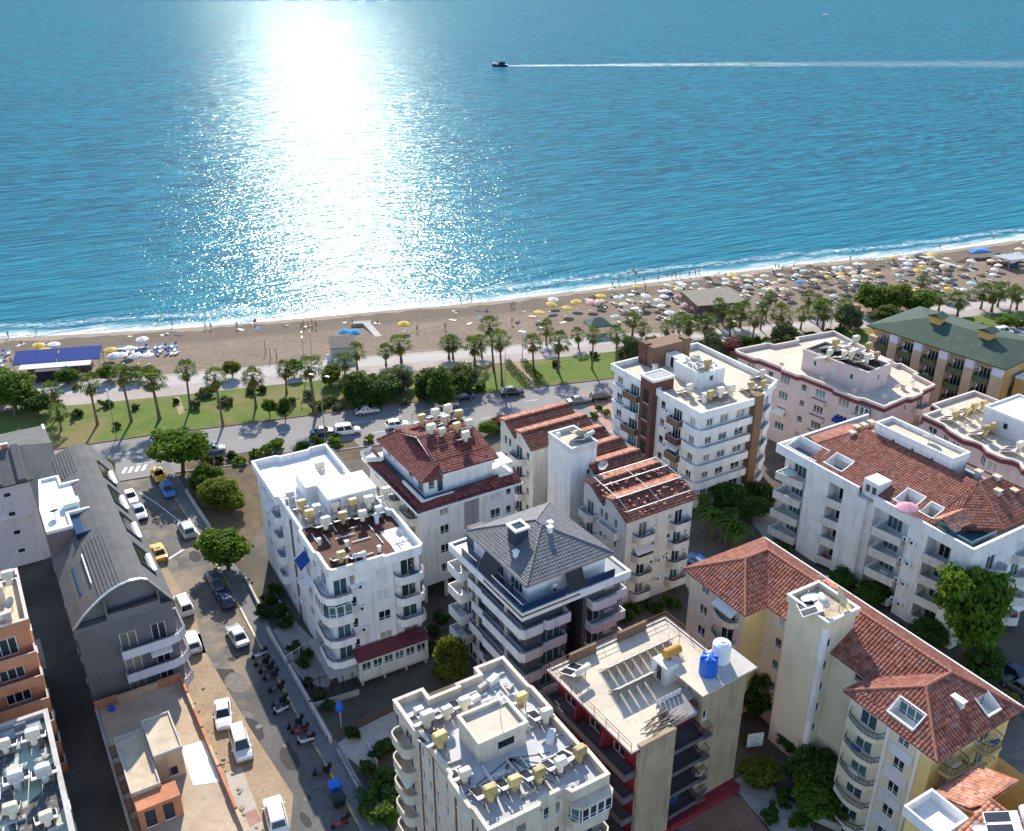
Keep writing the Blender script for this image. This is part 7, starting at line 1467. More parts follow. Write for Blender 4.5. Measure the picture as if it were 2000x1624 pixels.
sp = {'dark': scooter_proto(M('scooter_dark', (.02, .022, .028), .3, .1, 2, spec=.6)), 'white': scooter_proto(M('scooter_white', (.6, .6, .6), .3, .05, 2, spec=.6)), 'red': scooter_proto(M('scooter_red', (.3, .02, .02), .3, .1, 2, spec=.6))}; us = set()
for i, (px, py, c) in enumerate([(506,1284,'white'),(511,1300,'dark'),(520,1312,'dark'),(528,1326,'dark'),(539,1350,'dark'),(549,1392,'white'),(545,1378,'dark'),(576,1420,'dark'),(585,1432,'red'),(597,1452,'white'),(628,1513,'dark'),(664,1614,'red')]):
    x, y = G(px, py); n_ = ('topmost in the row before the white building', 'second in the row before the white building', 'third in the row before the white building', 'fourth in the row before the white building', 'beside the garden gate', 'by the blue folded parasol', 'next to the white one by the folded parasol', 'next to the red one at the kerb', 'between dark and white ones', 'before the concrete entrance', 'above the blue bin', 'at the bottom of the street')[i]
    place(sp[c], c not in us, (x, y, .01), rad(205+RND.uniform(-15, 15)), '%s scooter %s' % (c, n_), 'scooter', 'scooters parked at the kerb', 1.05); us.add(c)
# ================================================================ street furniture
def bin_(px, py, col, label):
    x, y = G(px, py, .12); t = thing('waste_container', label, 'bin', (x, y, .12 if col is BLUEP else .01), rad(31)); b = MB(); b.add([(-.5, -.42, .18), (.5, -.42, .18), (.5, .42, .18), (-.5, .42, .18), (-.6, -.52, 1.1), (.6, -.52, 1.1), (.6, .52, 1.1), (-.6, .52, 1.1)], [(3, 2, 1, 0), (4, 5, 6, 7), (0, 1, 5, 4), (1, 2, 6, 5), (2, 3, 7, 6), (3, 0, 4, 7)]); b.obj('body', col, t)
    l = MB(); l.add([(-.64, -.56, 1.1), (.64, -.56, 1.1), (.64, .56, 1.1), (-.64, .56, 1.1), (-.5, -.2, 1.32), (.5, -.2, 1.32), (.5, .45, 1.28), (-.5, .45, 1.28)], [(0, 1, 5, 4), (1, 2, 6, 5), (2, 3, 7, 6), (3, 0, 4, 7), (4, 5, 6, 7)]); l.obj('lid', col, t)
    for a, b2 in ((-.4, -.35), (.4, -.35), (-.4, .35), (.4, .35)): w_ = MB(); w_.tube((a, b2-.04, .1), (a, b2+.04, .1), .09, None, 10); w_.obj('wheel', BLACK, t)
bin_(655, 1546, BLUEP, 'blue waste container on the kerb of the side street'); bin_(662, 1571, M('dark_green_plastic', (.01, .03, .022), .5, .1, 2), 'dark green waste container below the blue one')
def lamp(px, py, h, label, arms=1, globe=True):
    x, y = G(px, py); t = thing('street_lamp', label, 'street lamp', (x, y, 0), RND.uniform(0, 6), 'seafront lamp posts'); p = MB(); p.tube((0, 0, 0), (0, 0, .5), .14, .11, 8); p.tube((0, 0, .5), (0, 0, h), .085, .05, 8); p.obj('post', STEEL if not globe else CONC, t)
    for i in range(arms):
        a = i*math.pi; q = MB()
        if globe: q.lathe([(.06, -.05), (.2, .08), (.26, .25), (.2, .42), (.05, .5)], 12, (0, 0, h)); q.obj('globe', WPLAST, t, True)
        else: q.tube((0, 0, h-.1), (1.2*math.cos(a), 1.2*math.sin(a), h+.25), .04, None, 6); q.obox((1.5*math.cos(a), 1.5*math.sin(a)), a, .35, .12, h+.2, h+.32); q.obj('lamp_head', STEEL, t)
for px, py, h, l, g in ((228,858,9,'tall lamp post on the left lawn between two palms',True),(636,862,12,'very tall pole at the kerb in front of the white building',False),(987,757,9,'lamp post on the lawn by the sandy path',True),(610,703,6,'globe lamp at the beach edge by the light poles',True),(598,740,9,'dark floodlight pole by the beach hut',False),(1020,700,5,'promenade lamp behind the lawn path',True),(1290,680,6,'lamp behind the brown stair block',True),(1460,668,6,'lamp by the pink building palms',True),(1620,655,6,'lamp on the promenade right of the shrub tree',True)): lamp(px, py, h, l, 2 if not g else 1, g)
# folded blue parasol on a pole, notice board, kiosk box
x, y = G(667, 1422); t = thing('folded_parasol', 'blue folded parasol on a pole beside the white building yard', 'sign', (x, y, 0)); p = MB(); p.tube((0, 0, 0), (0, 0, 2.2), .06, None, 6); p.obj('post', CONCL, t); b = MB(); b.lathe([(.08, 0), (.42, .35), (.45, .8), (.3, 1.3), (.05, 1.5)], 10, (0, 0, 2.2)); b.obj('folded_cover', BLUEP, t)
x, y = G(1470, 1480); t = thing('notice_board', 'pale notice board with grey lines by the beige wall', 'sign', (x, y, 0), rad(10)); p = MB(); p.bar((-.6, 0, 0), (-.6, 0, 2.2), .08); p.bar((.6, 0, 0), (.6, 0, 2.2), .08); p.obj('posts', RUST, t); b = MB(); b.box(-.85, -.06, 1.6, .85, .06, 3.3); bo = b.obj('board', OFFW, t)
for i in range(6): l = MB(); l.box(-.6, -.066, 1.85+.22*i, .6-.2*(i % 3), -.061, 1.92+.22*i); l.obj('text_line', CONC, bo)
# ================================================================ yards, walls, fences
def low_wall(pts, h, th, label, mat=CONCL, group='garden walls'):
    P = [G(*p) for p in pts]; mb = MB()
    for a, b in zip(P, P[1:]): L, e, an = edge_frame(a, b); mb.obox(((a[0]+b[0])/2, (a[1]+b[1])/2), an, L/2+th*.5, th/2, 0, h)
    return tag(mb.obj('garden_wall', mat), label, 'wall', group)
low_wall([(365,965),(410,1035)], .8, .3, 'concrete wall beside the blue car'); low_wall([(478,1130),(508,1190)], .8, .25, 'wall of the upper garden of the white building'); low_wall([(524,1237),(560,1300)], .9, .3, 'pale wall along the sidewalk above the garden gate'); low_wall([(566,1310),(607,1382)], .9, .3, 'pale wall along the sidewalk below the garden gate'); low_wall([(607,1382),(646,1452)], .9, .3, 'pale wall along the sidewalk down to the concrete entrance'); low_wall([(530,1150),(563,1208)], .5, .2, 'thin wall between hedge and white building path'); low_wall([(660,1470),(700,1545)], .5, .25, 'wall with rails below the concrete entrance', CONC)
low_wall([(610,1385),(700,1357)], .7, .2, 'dark yard wall below the shop front', CONC); low_wall([(720,1460),(736,1492)], .5, .2, 'short wall of the shaded yard'); low_wall([(1560,1590),(1640,1624)], .8, .25, 'wall in the garden of the yellow house', CONC)
SHT = [('forecourt', [(648,1462),(692,1428),(772,1388),(782,1440),(722,1460),(738,1498),(712,1508),(690,1488)], FORE, .03),('forecourt', [(526,1235),(575,1212),(612,1250),(660,1310),(640,1345),(600,1335),(560,1300)], CONC, .02),('entrance_slab', [(560,1302),(590,1286),(604,1310),(572,1322)], FORE, .06),('concrete_pad', [(710,1572),(740,1558),(772,1575),(730,1600)], PAVEP, .03),
       ('driveway', [(440,1510),(472,1498),(520,1624),(470,1624)], FORE, .03),('driveway_paving', [(476,1590),(500,1580),(512,1604),(488,1616)], PINKP, .036),('paved_yard', [(1330,1624),(1300,1600),(1410,1545),(1450,1560),(1500,1624)], BROWNP, .02),('paved_yard', [(1130,770),(1190,760),(1240,850),(1200,860)], PINKP, .02),('yard_path', [(1425,1530),(1470,1500),(1560,1580),(1600,1640),(1520,1640)], CONC, .03),
       ('yard', [(1440,985),(1540,960),(1580,1010),(1500,1060)], CONC, .02),('rear_road', [(1890,1400),(1960,1370),(2100,1500),(2100,1640),(2010,1560)], ASPH, .015),('garden_strip', [(360,905),(500,880),(520,1000),(470,1110),(410,1040)], M('garden_soil', (.12, .09, .055), .95, .3, .6, bump=.4), .02),('garden_strip', [(470,900),(690,860),(720,890),(530,930)], M('garden_soil'), .022)]
for nm, p, mt, z in SHT: sheet(nm, [G(*q) for q in p], z, mt)
def fence(a, b, h, label, mat=DKMET):
    A, Bp = G(*a), G(*b); L, e, an = edge_frame(A, Bp); t = thing('fence', label, 'fence', (A[0], A[1], 0), an, 'yard fences'); n = int(L/1.5)+1
    for i in range(n+1): p = MB(); p.box(-.04, -.04, 0, .04, .04, h); o = p.obj('post', mat, t); o.location = (L*i/n, 0, 0)
    for z in (h*.3, h*.95): p = MB(); p.box(0, -.025, z-.025, L, .025, z+.025); p.obj('rail', mat, t)
    for i in range(n):
        p = MB(); [p.box(L*i/n+L/n*(j+.5)/5-.012, -.012, h*.3, L*i/n+L/n*(j+.5)/5+.012, .012, h*.93) for j in range(5)]; o = p.obj('bars', mat, t); o['kind'] = 'stuff'
fence((558,1298),(598,1272),1.2,'arched garden fence by the side street', WPLAST); fence((606,1366),(648,1350),2.6,'wire fence below the shop front'); fence((652,1352),(690,1338),2.6,'wire fence beside the white steps'); fence((662,1470),(702,1545),1.3,'steel railing on the low wall by the scooters', STEEL); fence((640,1450),(772,1388),.9,'fence along the concrete forecourt', RUST)
# ================================================================ people
def figure(name, joints, edges, mats, split):
    """one continuous body grown over a joint skeleton; split(z-or-point) -> material slot"""
    me = bpy.data.meshes.new(name); me.from_pydata([j[:3] for j in joints], edges, []); o = bpy.data.objects.new(name, me); COLL.objects.link(o)
    m = o.modifiers.new('skin', 'SKIN'); o.modifiers.new('sub', 'SUBSURF').levels = 1
    sv = me.skin_vertices[0].data
    for i, j in enumerate(joints): sv[i].radius = (j[3], j[3] if len(j) < 5 else j[4]); sv[i].use_root = (i == 0)
    dg = bpy.context.evaluated_depsgraph_get(); ev = o.evaluated_get(dg); out = bpy.data.meshes.new_from_object(ev, depsgraph=dg); out.name = name
    bpy.data.objects.remove(o)
    out.materials.clear()
    for mt in mats: out.materials.append(mt)
    for p in out.polygons: p.material_index = split(p.center); p.use_smooth = True
    return out
SKIN = M('skin_tan', (.36, .19, .12), .6, .1, 4, objrand=.3); HAIR = M('hair_dark', (.03, .02, .015), .7, .2, 5)
def standing(step=.12, arm=.25): 
    J = [(0,0,.93,.13,.10),(0,0,1.15,.12,.09),(0,0,1.38,.15,.10),(0,0,1.5,.055),(0,.01,1.6,.075),(0,0,1.72,.085),
         (-.09,0,.88,.085),(-.11,-step,.48,.06),(-.11,-step*.6-.02,.08,.042),(-.11,-step*.6+.12,.03,.04),(.09,0,.88,.085),(.11,step,.48,.06),(.11,step*.8,.08,.042),(.11,step*.8+.13,.03,.04),
         (-.19,0,1.4,.055),(-.19-arm*.6,.04,1.14,.042),(-.19-arm*.7,.18,.94,.033),(.19,0,1.4,.055),(.19+arm*.5,-.04,1.14,.042),(.19+arm*.4,.1,.92,.033)]
    E = [(0,1),(1,2),(2,3),(3,4),(4,5),(0,6),(6,7),(7,8),(8,9),(0,10),(10,11),(11,12),(12,13),(2,14),(14,15),(15,16),(2,17),(17,18),(18,19)]; return J, E
def sitting():
    J = [(0,0,.14,.14,.12),(0,-.08,.38,.12,.1),(0,-.12,.6,.15,.1),(0,-.1,.72,.055),(0,-.08,.82,.075),(0,-.07,.94,.085),
         (-.1,.06,.14,.085),(-.14,.42,.36,.06),(-.14,.72,.06,.042),(-.14,.84,.05,.04),(.1,.06,.14,.085),(.14,.48,.12,.06),(.15,.9,.06,.042),(.15,1.0,.1,.04),
         (-.19,-.12,.62,.055),(-.28,-.22,.36,.042),(-.27,-.3,.08,.033),(.19,-.12,.62,.055),(.26,.08,.42,.042),(.18,.3,.36,.033)]
    return J, standing()[1]
def lying():
    J = [(0,0,.14,.13,.09),(0,-.22,.14,.12,.09),(0,-.46,.15,.15,.09),(0,-.58,.15,.055),(0,-.68,.17,.075),(0,-.8,.17,.085),
         (-.1,.06,.13,.085),(-.13,.46,.16,.06),(-.14,.86,.08,.042),(-.16,.9,.17,.04),(.1,.06,.13,.085),(.13,.46,.12,.06),(.15,.88,.08,.042),(.17,.92,.17,.04),
         (-.2,-.46,.14,.055),(-.34,-.24,.09,.042),(-.36,0,.06,.033),(.2,-.46,.14,.055),(.36,-.6,.09,.042),(.28,-.8,.07,.033)]
    return J, standing()[1]
CLO = {'red': M('cloth_red', (.4, .03, .03), .9, .15, 5), 'blue': M('cloth_blue', (.03, .08, .3), .9, .15, 5), 'black': M('cloth_black', (.02, .02, .022), .9, .2, 5), 'white': M('cloth_white', (.7, .7, .68), .9, .05, 5), 'pink': M('cloth_pink', (.55, .15, .2), .9, .1, 5)}
def swim(c): return [SKIN, CLO[c], HAIR]
FIG = {}
for c, st_, ar in (('red', .16, .25), ('blue', .05, .4), ('black', .22, .15)):
    J, E_ = standing(st_, ar); FIG['stand', c] = figure('body', J, E_, swim(c), lambda p: 2 if p.z > 1.68 else (1 if .72 < p.z < 1.02 else 0))
for c in ('blue', 'pink'):
    J, E_ = sitting(); FIG['sit', c] = figure('body', J, E_, swim(c), lambda p: 2 if p.z > .92 else (1 if p.z < .26 and -.15 < p.y < .22 else 0))
    J, E_ = lying(); FIG['lie', c] = figure('body', J, E_, swim(c), lambda p: 2 if p.y < -.78 else (1 if -.1 < p.y < .2 else 0))
J, E_ = standing(.06, .3); FIG['stand', 'white'] = figure('body', J, E_, [SKIN, CLO['white'], HAIR, CLO['black']], lambda p: 2 if p.z > 1.68 else (1 if .98 < p.z < 1.48 else (3 if .1 < p.z <= .98 else 0)))
FIG['stand', 'dark'] = figure('body', J, E_, [SKIN, CLO['black'], HAIR, CLO['blue']], lambda p: 2 if p.z > 1.68 else (1 if .98 < p.z < 1.48 else (3 if .1 < p.z <= .98 else 0)))
def person(x, y, z, pose, c, rz, label, group):
    o = inst('person', FIG[pose, c], None, (x, y, z), rz); return tag(o, label, 'person', group)
for pxy, c, l in (((1084,1150), 'white', 'person in white shirt standing on the terrace under the dark pyramid roof'), ((978,1138), 'dark', 'person in dark clothes at the left terrace corner under the dark roof'), ((1000,1150), 'dark', 'second person in dark clothes by the terrace windows under the dark roof')):
    lx, ly = TB.L(*pxy, 15.9); lx = max(.7, min(lx, 13)); ly = max(.7, min(ly, 14)); lx, ly = (min(lx, 1.3), ly) if ly > 1.6 else (lx, min(ly, 1.2)); x, y = TB.W(lx, ly); person(x, y, 15.01, 'stand', c, RND.uniform(0, 6), l, None)
lx, ly = TB.W(7.6, 1.1); person(lx, ly, 15.01, 'sit', 'blue', 1.0, 'person sitting on the terrace next to the one in white shirt', None)
def sand_z(x, y):
    y0, y1 = prom_y(x)-.6, shore_y(x); t = (y-y0)/(y1-y0)
    z = .03-.35*t-.48*max(0, (t-.55)/.45) if t <= 1 else SEA_Z-(t-1)*5
    if 0 < t < .9: z += .10*math.sin(x*.31+t*9)*math.sin(x*.13-t*4)
    return z+.03
# ================================================================ beach furniture
CAN = {'white': M('parasol_white', (.72, .71, .68), .9, .06, 3), 'cream': M('parasol_cream', (.66, .58, .40), .9, .08, 3), 'yellow': M('parasol_yellow', (.68, .47, .10), .9, .08, 3), 'pink': M('parasol_pink', (.62, .30, .30), .9, .08, 3), 'blue': M('parasol_blue', (.05, .28, .50), .9, .08, 3), 'navy': M('parasol_navy', (.03, .05, .12), .9, .1, 3), 'reed': M('parasol_reed', (.14, .105, .07), .95, .3, 5), 'green': M('parasol_mint', (.40, .58, .52), .9, .08, 3), 'rose': M('parasol_rose', (.55, .28, .34), .9, .06, 3)}
def canopy_mesh(mat, r=1.25, h=.5, n=10):
    mb = MB(); z0 = 2.0; vs = [(0, 0, z0+h)]
    for j in (1, 2, 3):
        q = j/3; 
        for i in range(n):
            a = 2*math.pi*i/n; rr = r*q*(1.0 if i % 2 == 0 else .965); vs.append((rr*math.cos(a), rr*math.sin(a), z0+h*(1-q**1.35)-(.02 if i % 2 else 0)))
    fs = [(0, 1+i, 1+(i+1) % n) for i in range(n)]+[(1+(j-1)*n+i, 1+j*n+i, 1+j*n+(i+1) % n, 1+(j-1)*n+(i+1) % n) for j in (1, 2) for i in range(n)]
    b = 1+2*n; k = len(vs); vs += [(x, y, z-.16) for x, y, z in vs[b:b+n]]; fs += [(b+i, k+i, k+(i+1) % n, b+(i+1) % n) for i in range(n)]
    return mb.add(vs, fs).mesh('canopy', mat)
CANM = {c: canopy_mesh(CAN[c], 1.35 if c != 'reed' else 1.5, .5) for c in CAN}
pm = MB(); pm.tube((0, 0, 0), (0, 0, 2.55), .03, None, 6); pm.lathe([(.28, 0), (.25, .1), (.08, .16)], 10); POLEM = pm.mesh('pole', WPLAST)
def parasol(x, y, c, label, group, z=None, sc=1.0):
    t = thing('beach_parasol', label, 'parasol', (x, y, sand_z(x, y) if z is None else z), RND.uniform(0, 6), group, sc); inst('pole', POLEM, t); o = inst('canopy', CANM[c], t); o.rotation_euler = (RND.uniform(-.16, .16), RND.uniform(-.16, .16), 0)
bm_ = MB(); bm_.box(-.3, -.95, .22, .3, .3, .28)
for sx_ in (-.27, .27):
    for y in (-.85, .2, .75): bm_.box(sx_-.025, y-.025, 0, sx_+.025, y+.025, .23)
bm_.box(-.3, .3, .22, .3, .85, .25); BEDF = bm_.mesh('frame', WPLAST)
bc = MB(); bc.box(-.28, -.93, .285, .28, .3, .36); BEDM = {c: None for c in ('white', 'blue', 'cream')}
bk = MB(); bk.add([(-.28, .3, .3), (.28, .3, .3), (.28, .85, .66), (-.28, .85, .66), (-.28, .3, .37), (.28, .3, .37), (.28, .82, .73), (-.28, .82, .73)], [(3, 2, 1, 0), (4, 5, 6, 7), (0, 1, 5, 4), (1, 2, 6, 5), (2, 3, 7, 6), (3, 0, 4, 7)])
CUSH = {'white': CAN['white'], 'blue': M('cushion_blue', (.10, .20, .38), .9, .1, 3), 'cream': CAN['cream'], 'navy': M('cushion_navy', (.03, .05, .14), .9, .1, 3)}
BEDM = {c: (bc.mesh('cushion', CUSH[c]), bk.mesh('backrest', CUSH[c])) for c in CUSH}
def sunbed(x, y, c, rz, label, group):
    t = thing('sun_lounger', label, 'sun lounger', (x, y, sand_z(x, y)), rz, group); inst('frame', BEDF, t); inst('cushion', BEDM[c][0], t); inst('backrest', BEDM[c][1], t)
def towel(x, y, c, rz, label, group):
    mb = MB(); mb.box(-.45, -.9, .0, .45, .9, .02); o = mb.obj('beach_towel', CUSH[c] if c in CUSH else CAN[c]); o.location = (x, y, sand_z(x, y)+.01); o.rotation_euler = (0, 0, rz); tag(o, label, 'towel', group)
# --- rows of loungers at the left end
rowpx = [[(218,684),(228,684),(237,683),(246,682),(266,681),(275,681),(284,680),(304,680),(314,679),(324,679),(336,678),(343,677)],[(225,692),(234,691),(250,688),(260,688),(272,688),(282,687),(292,687),(306,687),(314,687),(330,686),(341,685)],[(222,697),(245,695),(270,694),(283,693),(308,693),(326,692),(336,692),(345,691)]]
for i, rw in enumerate(rowpx):
    for p in rw: x, y = G(*p); sunbed(x, y, RND.choice(('white', 'white', 'blue')), rad(RND.uniform(-8, 28)), 'white sun lounger in the %s row right of the beach bar' % ('seaward', 'middle', 'landward')[i], 'loungers right of the beach bar')
for p in [(6,689),(17,689),(50,693),(60,692),(117,687),(126,686),(148,685),(158,684),(180,682),(186,681),(2,706),(8,704),(4,716)]: x, y = G(*p); sunbed(x, y, RND.choice(('white', 'blue')), rad(RND.uniform(-8, 28)), 'sun lounger beside the beach bar at the left', 'loungers beside the beach bar')
for p, c, l in [((78,690),'yellow','yellow parasol above the left blue awning'),((107,688),'white','white parasol above the blue awning gap'),((90,701),'yellow','yellow parasol touching the left blue awning'),((281,678),'white','white parasol seaward of the lounger rows'),((219,700),'yellow','yellow parasol at the left end of the lounger rows'),((254,697),'white','left white parasol among the lounger rows'),((228,711),'white','white parasol landward of the rows, left'),((241,711),'white','white parasol landward of the rows, middle'),((270,711),'white','white parasol landward of the rows, right of middle'),((291,711),'white','white parasol landward of the rows, right'),((57,735),'yellow','big yellow parasol in front of the beach bar'),
    ((674,663),'blue','left blue parasol above the grey hut'),((692,664),'blue','right blue parasol above the grey hut'),((789,648),'yellow','lone yellow parasol on the empty sand'),((1074,608),'yellow','yellow parasol left of the green tent, upper'),((1105,617),'yellow','yellow parasol left of the green tent, lower'),((1052,627),'yellow','yellow parasol left of the green tent, outer'),((1126,604),'yellow','yellow parasol above the green tent'),((1172,592),'yellow','yellow parasol near the surf'),((1080,598),'white','white parasol between the outer yellow ones'),((1153,606),'pink','pink parasol above the green tent')]:
    x, y = G(*p); parasol(x, y, c, l, 'single parasols on the sand')
# --- crowded stretch: jittered rows with the density of the photograph
r = random.Random(5); np_ = {}
for row in range(12):
    x = 12.0+row*.7
    while x < 150:
        y0, y1 = prom_y(x), shore_y(x); y = y1-6.0-row*3.3; x += 3.5+r.uniform(-.5, 1.0)
        if y < y0+3: continue
        xx, yy = x+r.uniform(-.9, .9), y+r.uniform(-1.0, 1.0)
        dens = 0 if xx < 12 else min(1, (xx-8)/34); dens *= 1 if xx < 116 else .35
        if 52 < xx < 70 and yy < prom_y(xx)+13: continue
        if 24 < xx < 36 and yy < prom_y(xx)+8: continue
        if xx > 122 and row > 7: continue
        if r.random() > dens*.82: continue
        if row < 5: c = r.choices(('white', 'cream', 'yellow', 'pink', 'blue', 'green', 'reed'), (6.5, 7, 1.5, 1.1, .3, .8, 6))[0]
        else: c = r.choices(('reed', 'white', 'navy', 'pink', 'cream', 'green', 'yellow'), (12, 3.5, 3, .9, 1.5, .7, .6))[0]
        zone = 'front rows' if row < 5 else 'rear rows'
        parasol(xx, yy, c, '%s parasol in the %s of the crowded beach' % ({'reed': 'brown reed', 'green': 'mint', 'navy': 'dark navy'}.get(c, c), zone), 'crowded beach parasols', None, r.uniform(.65, .95))
        for s_ in (-.85, .85):
            if r.random() < .5:
                cc = r.choice(('white', 'cream', 'white', 'navy', 'cream')); sunbed(xx+s_, yy+.2+r.uniform(-.3, .3), cc, rad(r.uniform(0, 30)), '%s sun lounger in the %s of the crowded beach' % (cc, zone), 'crowded beach loungers')
                if r.random() < .3:
                    z_ = sand_z(xx+s_, yy)+.3; person(xx+s_, yy+.25, z_, 'lie', r.choice(('blue', 'pink')), rad(r.uniform(170, 200)), 'sunbather lying on a lounger in the %s of the crowded beach' % zone, 'sunbathers on loungers')
# towels and sitters on the open sand
for i, (px, py) in enumerate([(252,657),(321,651),(349,654),(40,672),(83,670),(495,627),(503,640),(556,636),(470,643),(600,637),(675,630),(736,632),(884,627),(888,608),(935,606),(950,608),(935,620),(1020,610),(917,634),(1010,632),(1040,620),(1060,632),(1100,632),(1130,590),(1150,585),(1180,590),(1215,577),(1235,575),(1255,574),(1290,568),(1310,575),(1060,643),(1020,650)]):
    x, y = G(px, py, -.3); c = RND.choice(('white', 'blue', 'white', 'cream', 'navy', 'green')); towel(x, y, c, RND.uniform(0, 3), '%s towel spread on the open sand' % {'green': 'mint'}.get(c, c), 'towels on open sand')
    if i % 2: person(x+.2, y, sand_z(x, y)+.02, RND.choice(('sit', 'lie')), RND.choice(('blue', 'pink')), RND.uniform(0, 6), 'sunbather on a towel on the open sand', 'sunbathers on towels')
# walkers at the water line
for i, (px, py) in enumerate([(17,661),(72,654),(337,639),(402,645),(413,646),(464,645),(120,702),(25,720),(202,698),(500,636),(590,648),(618,646),(689,640),(900,590),(914,590),(920,588),(998,606),(1003,604),(1196,563),(1200,572),(1208,556),(1240,560),(1257,551),(1285,549),(1312,545),(1320,544),(1328,543),(1346,541),(1358,538),(1365,536),(1403,544),(1416,546),(1427,545),(1448,547),(1514,527),(1520,528),(1528,530),(1550,526),(1660,512),(1835,486),(1940,468),(1260,570),(1302,566),(1230,578),(1330,560),(815,655),(870,650),(1000,640)]):
    x, y = G(px, py, SEA_Z); z = sand_z(x, y); person(x, y, max(z, SEA_Z-.35), 'stand', RND.choice(('red', 'blue', 'black')), RND.uniform(0, 6), 'person in swimwear standing %s' % ('at the water line' if py < 600 or px < 480 else 'on the sand'), 'people walking on the beach')
# bathers in the sea
rb = random.Random(3); bath = [(165,627),(97,625),(570,600),(725,590),(1175,480)]
for i in range(46): bath.append((rb.gauss(1245, 38), rb.gauss(531, 9)))
for i in range(22): bath.append((rb.uniform(1120, 1700), 0))
for i, (px, py) in enumerate(bath):
    if py == 0: py = 505+(1500-px)*.085-rb.uniform(0, 25)
    x, y = G(px, py, SEA_Z)
    if y < shore_y(x)+3: continue
    dp = min(1.42, .8+(y-shore_y(x))*.05); person(x, y, SEA_Z-dp, 'stand', rb.choice(('red', 'blue', 'black')), rb.uniform(0, 6), 'bather standing in the sea off the crowded beach' if i > 4 else 'lone bather in the sea', 'bathers in the sea')
# ================================================================ beach buildings
def at(px, py, z=0): return G(px, py, z)
def shelter(name, label, px, py, rot, w_, d_, h_, roofm, wallm, slope=.4, cat='hut', walls=True):
    x, y = at(px, py); t = thing(name, label, cat, (x, y, .02), rad(rot))
    if walls: b = MB(); b.box(-w_/2+.2, .2, 0, w_/2-.2, d_-.2, h_-.15); b.obj('wall', wallm, t)
    else:
        for px_ in (-w_/2+.2, 0, w_/2-.2):
            for py_ in (.2, d_-.2): p = MB(); p.box(px_-.07, py_-.07, 0, px_+.07, py_+.07, h_); p.obj('post', wallm, t)
    rf = MB(); n = max(3, int(w_/.6))
    rf.add([(-w_/2, -.3, h_), (w_/2, -.3, h_), (w_/2, d_+.3, h_+slope), (-w_/2, d_+.3, h_+slope), (-w_/2, -.3, h_-.14), (w_/2, -.3, h_-.14), (w_/2, d_+.3, h_+slope-.14), (-w_/2, d_+.3, h_+slope-.14)], [(0, 1, 2, 3), (7, 6, 5, 4), (4, 5, 1, 0), (5, 6, 2, 1), (6, 7, 3, 2), (7, 4, 0, 3)]); ro = rf.obj('roof', roofm, t)
    for i in range(n+1): b = MB(); xx = -w_/2+.02+(w_-.04)*i/n; sl2 = slope/(d_+.6); b.add([(xx-.03, -.3, h_+.01), (xx+.03, -.3, h_+.01), (xx+.03, d_+.3, h_+slope+.01), (xx-.03, d_+.3, h_+slope+.01), (xx-.03, -.3, h_+.07), (xx+.03, -.3, h_+.07), (xx+.03, d_+.3, h_+slope+.07), (xx-.03, d_+.3, h_+slope+.07)], [(4, 5, 6, 7), (0, 4, 7, 3), (1, 2, 6, 5), (0, 1, 5, 4)]); b.obj('batten', roofm, ro)
    return t
GREYR = M('grey_timber_roof', (.17, .15, .14), .9, .25, 2, dirt=.3); REEDR = M('reed_mat_roof', (.30, .27, .22), .95, .25, 1.5, dirt=.4)
t = shelter('beach_hut', 'small beach hut with grey sloping roof and white side boards', 672, 704, 14, 5.4, 4.0, 2.9, GREYR, M('hut_boards', (.55, .52, .48), .8, .1, 3), .9)
b = MB(); b.box(-3.4, -.2, 0, -2.5, .1, 1.6); b.obj('sign_board', WPLAST, t)
t = shelter('beach_shelter', 'long wooden beach shelter with grey flat roof among the palms', 1408, 617, 15, 12.5, 9.0, 3.0, REEDR, WOOD, .5)
x, y = at(113, 735); t = thing('beach_bar', 'beach bar with two sloping blue awnings at the left', 'beach bar', (x, y, .02), rad(12))
for q in (-4.1, 4.1):
    a = MB(); a.add([(q-4, 1.0, 2.7), (q+4, 1.0, 2.7), (q+4, 5.0, 4.0), (q-4, 5.0, 4.0), (q-4, 1.0, 2.5), (q+4, 1.0, 2.5), (q+4, 5.0, 3.85), (q-4, 5.0, 3.85)], [(0, 1, 2, 3), (7, 6, 5, 4), (4, 5, 1, 0), (5, 6, 2, 1), (6, 7, 3, 2), (7, 4, 0, 3)]); a.obj('awning', AWNB, t)
a = MB(); a.add([(-6.6, -1.0, 2.3), (6.6, -1.0, 2.3), (6.6, .9, 2.6), (-6.6, .9, 2.6), (-6.6, -1.0, 2.2), (6.6, -1.0, 2.2), (6.6, .9, 2.5), (-6.6, .9, 2.5)], [(0, 1, 2, 3), (7, 6, 5, 4), (4, 5, 1, 0)]); a.obj('white_awning', AWNW, t)
for px_ in (-8, -4, 0, 4, 8):
    for py_ in (1.1, 4.9): p = MB(); p.box(px_-.06, py_-.06, 0, px_+.06, py_+.06, 2.5 if py_ < 2 else 3.9); p.obj('post', STEEL, t)
a = MB(); a.box(-6, 2.2, 0, 6, 4.6, 1.1); a.obj('counter', WOOD, t); a = MB(); a.box(-3.4, -2.6, 0, 1.4, -1.2, 2.2); a.obj('kiosk', M('dark_kiosk', (.03, .03, .04), .7, .2, 2), t); a = MB(); a.lathe([(.55, 0), (.55, .06)], 16); o = a.obj('round_sign', BLUEP, t); o.location = (2.4, -2.0, 2.2); o.rotation_euler = (1.3, 0, 0)
x, y = at(1168, 652); t = thing('beach_tent', 'grey green tent canopy at the edge of the crowded beach', 'tent', (x, y, .02), rad(14))
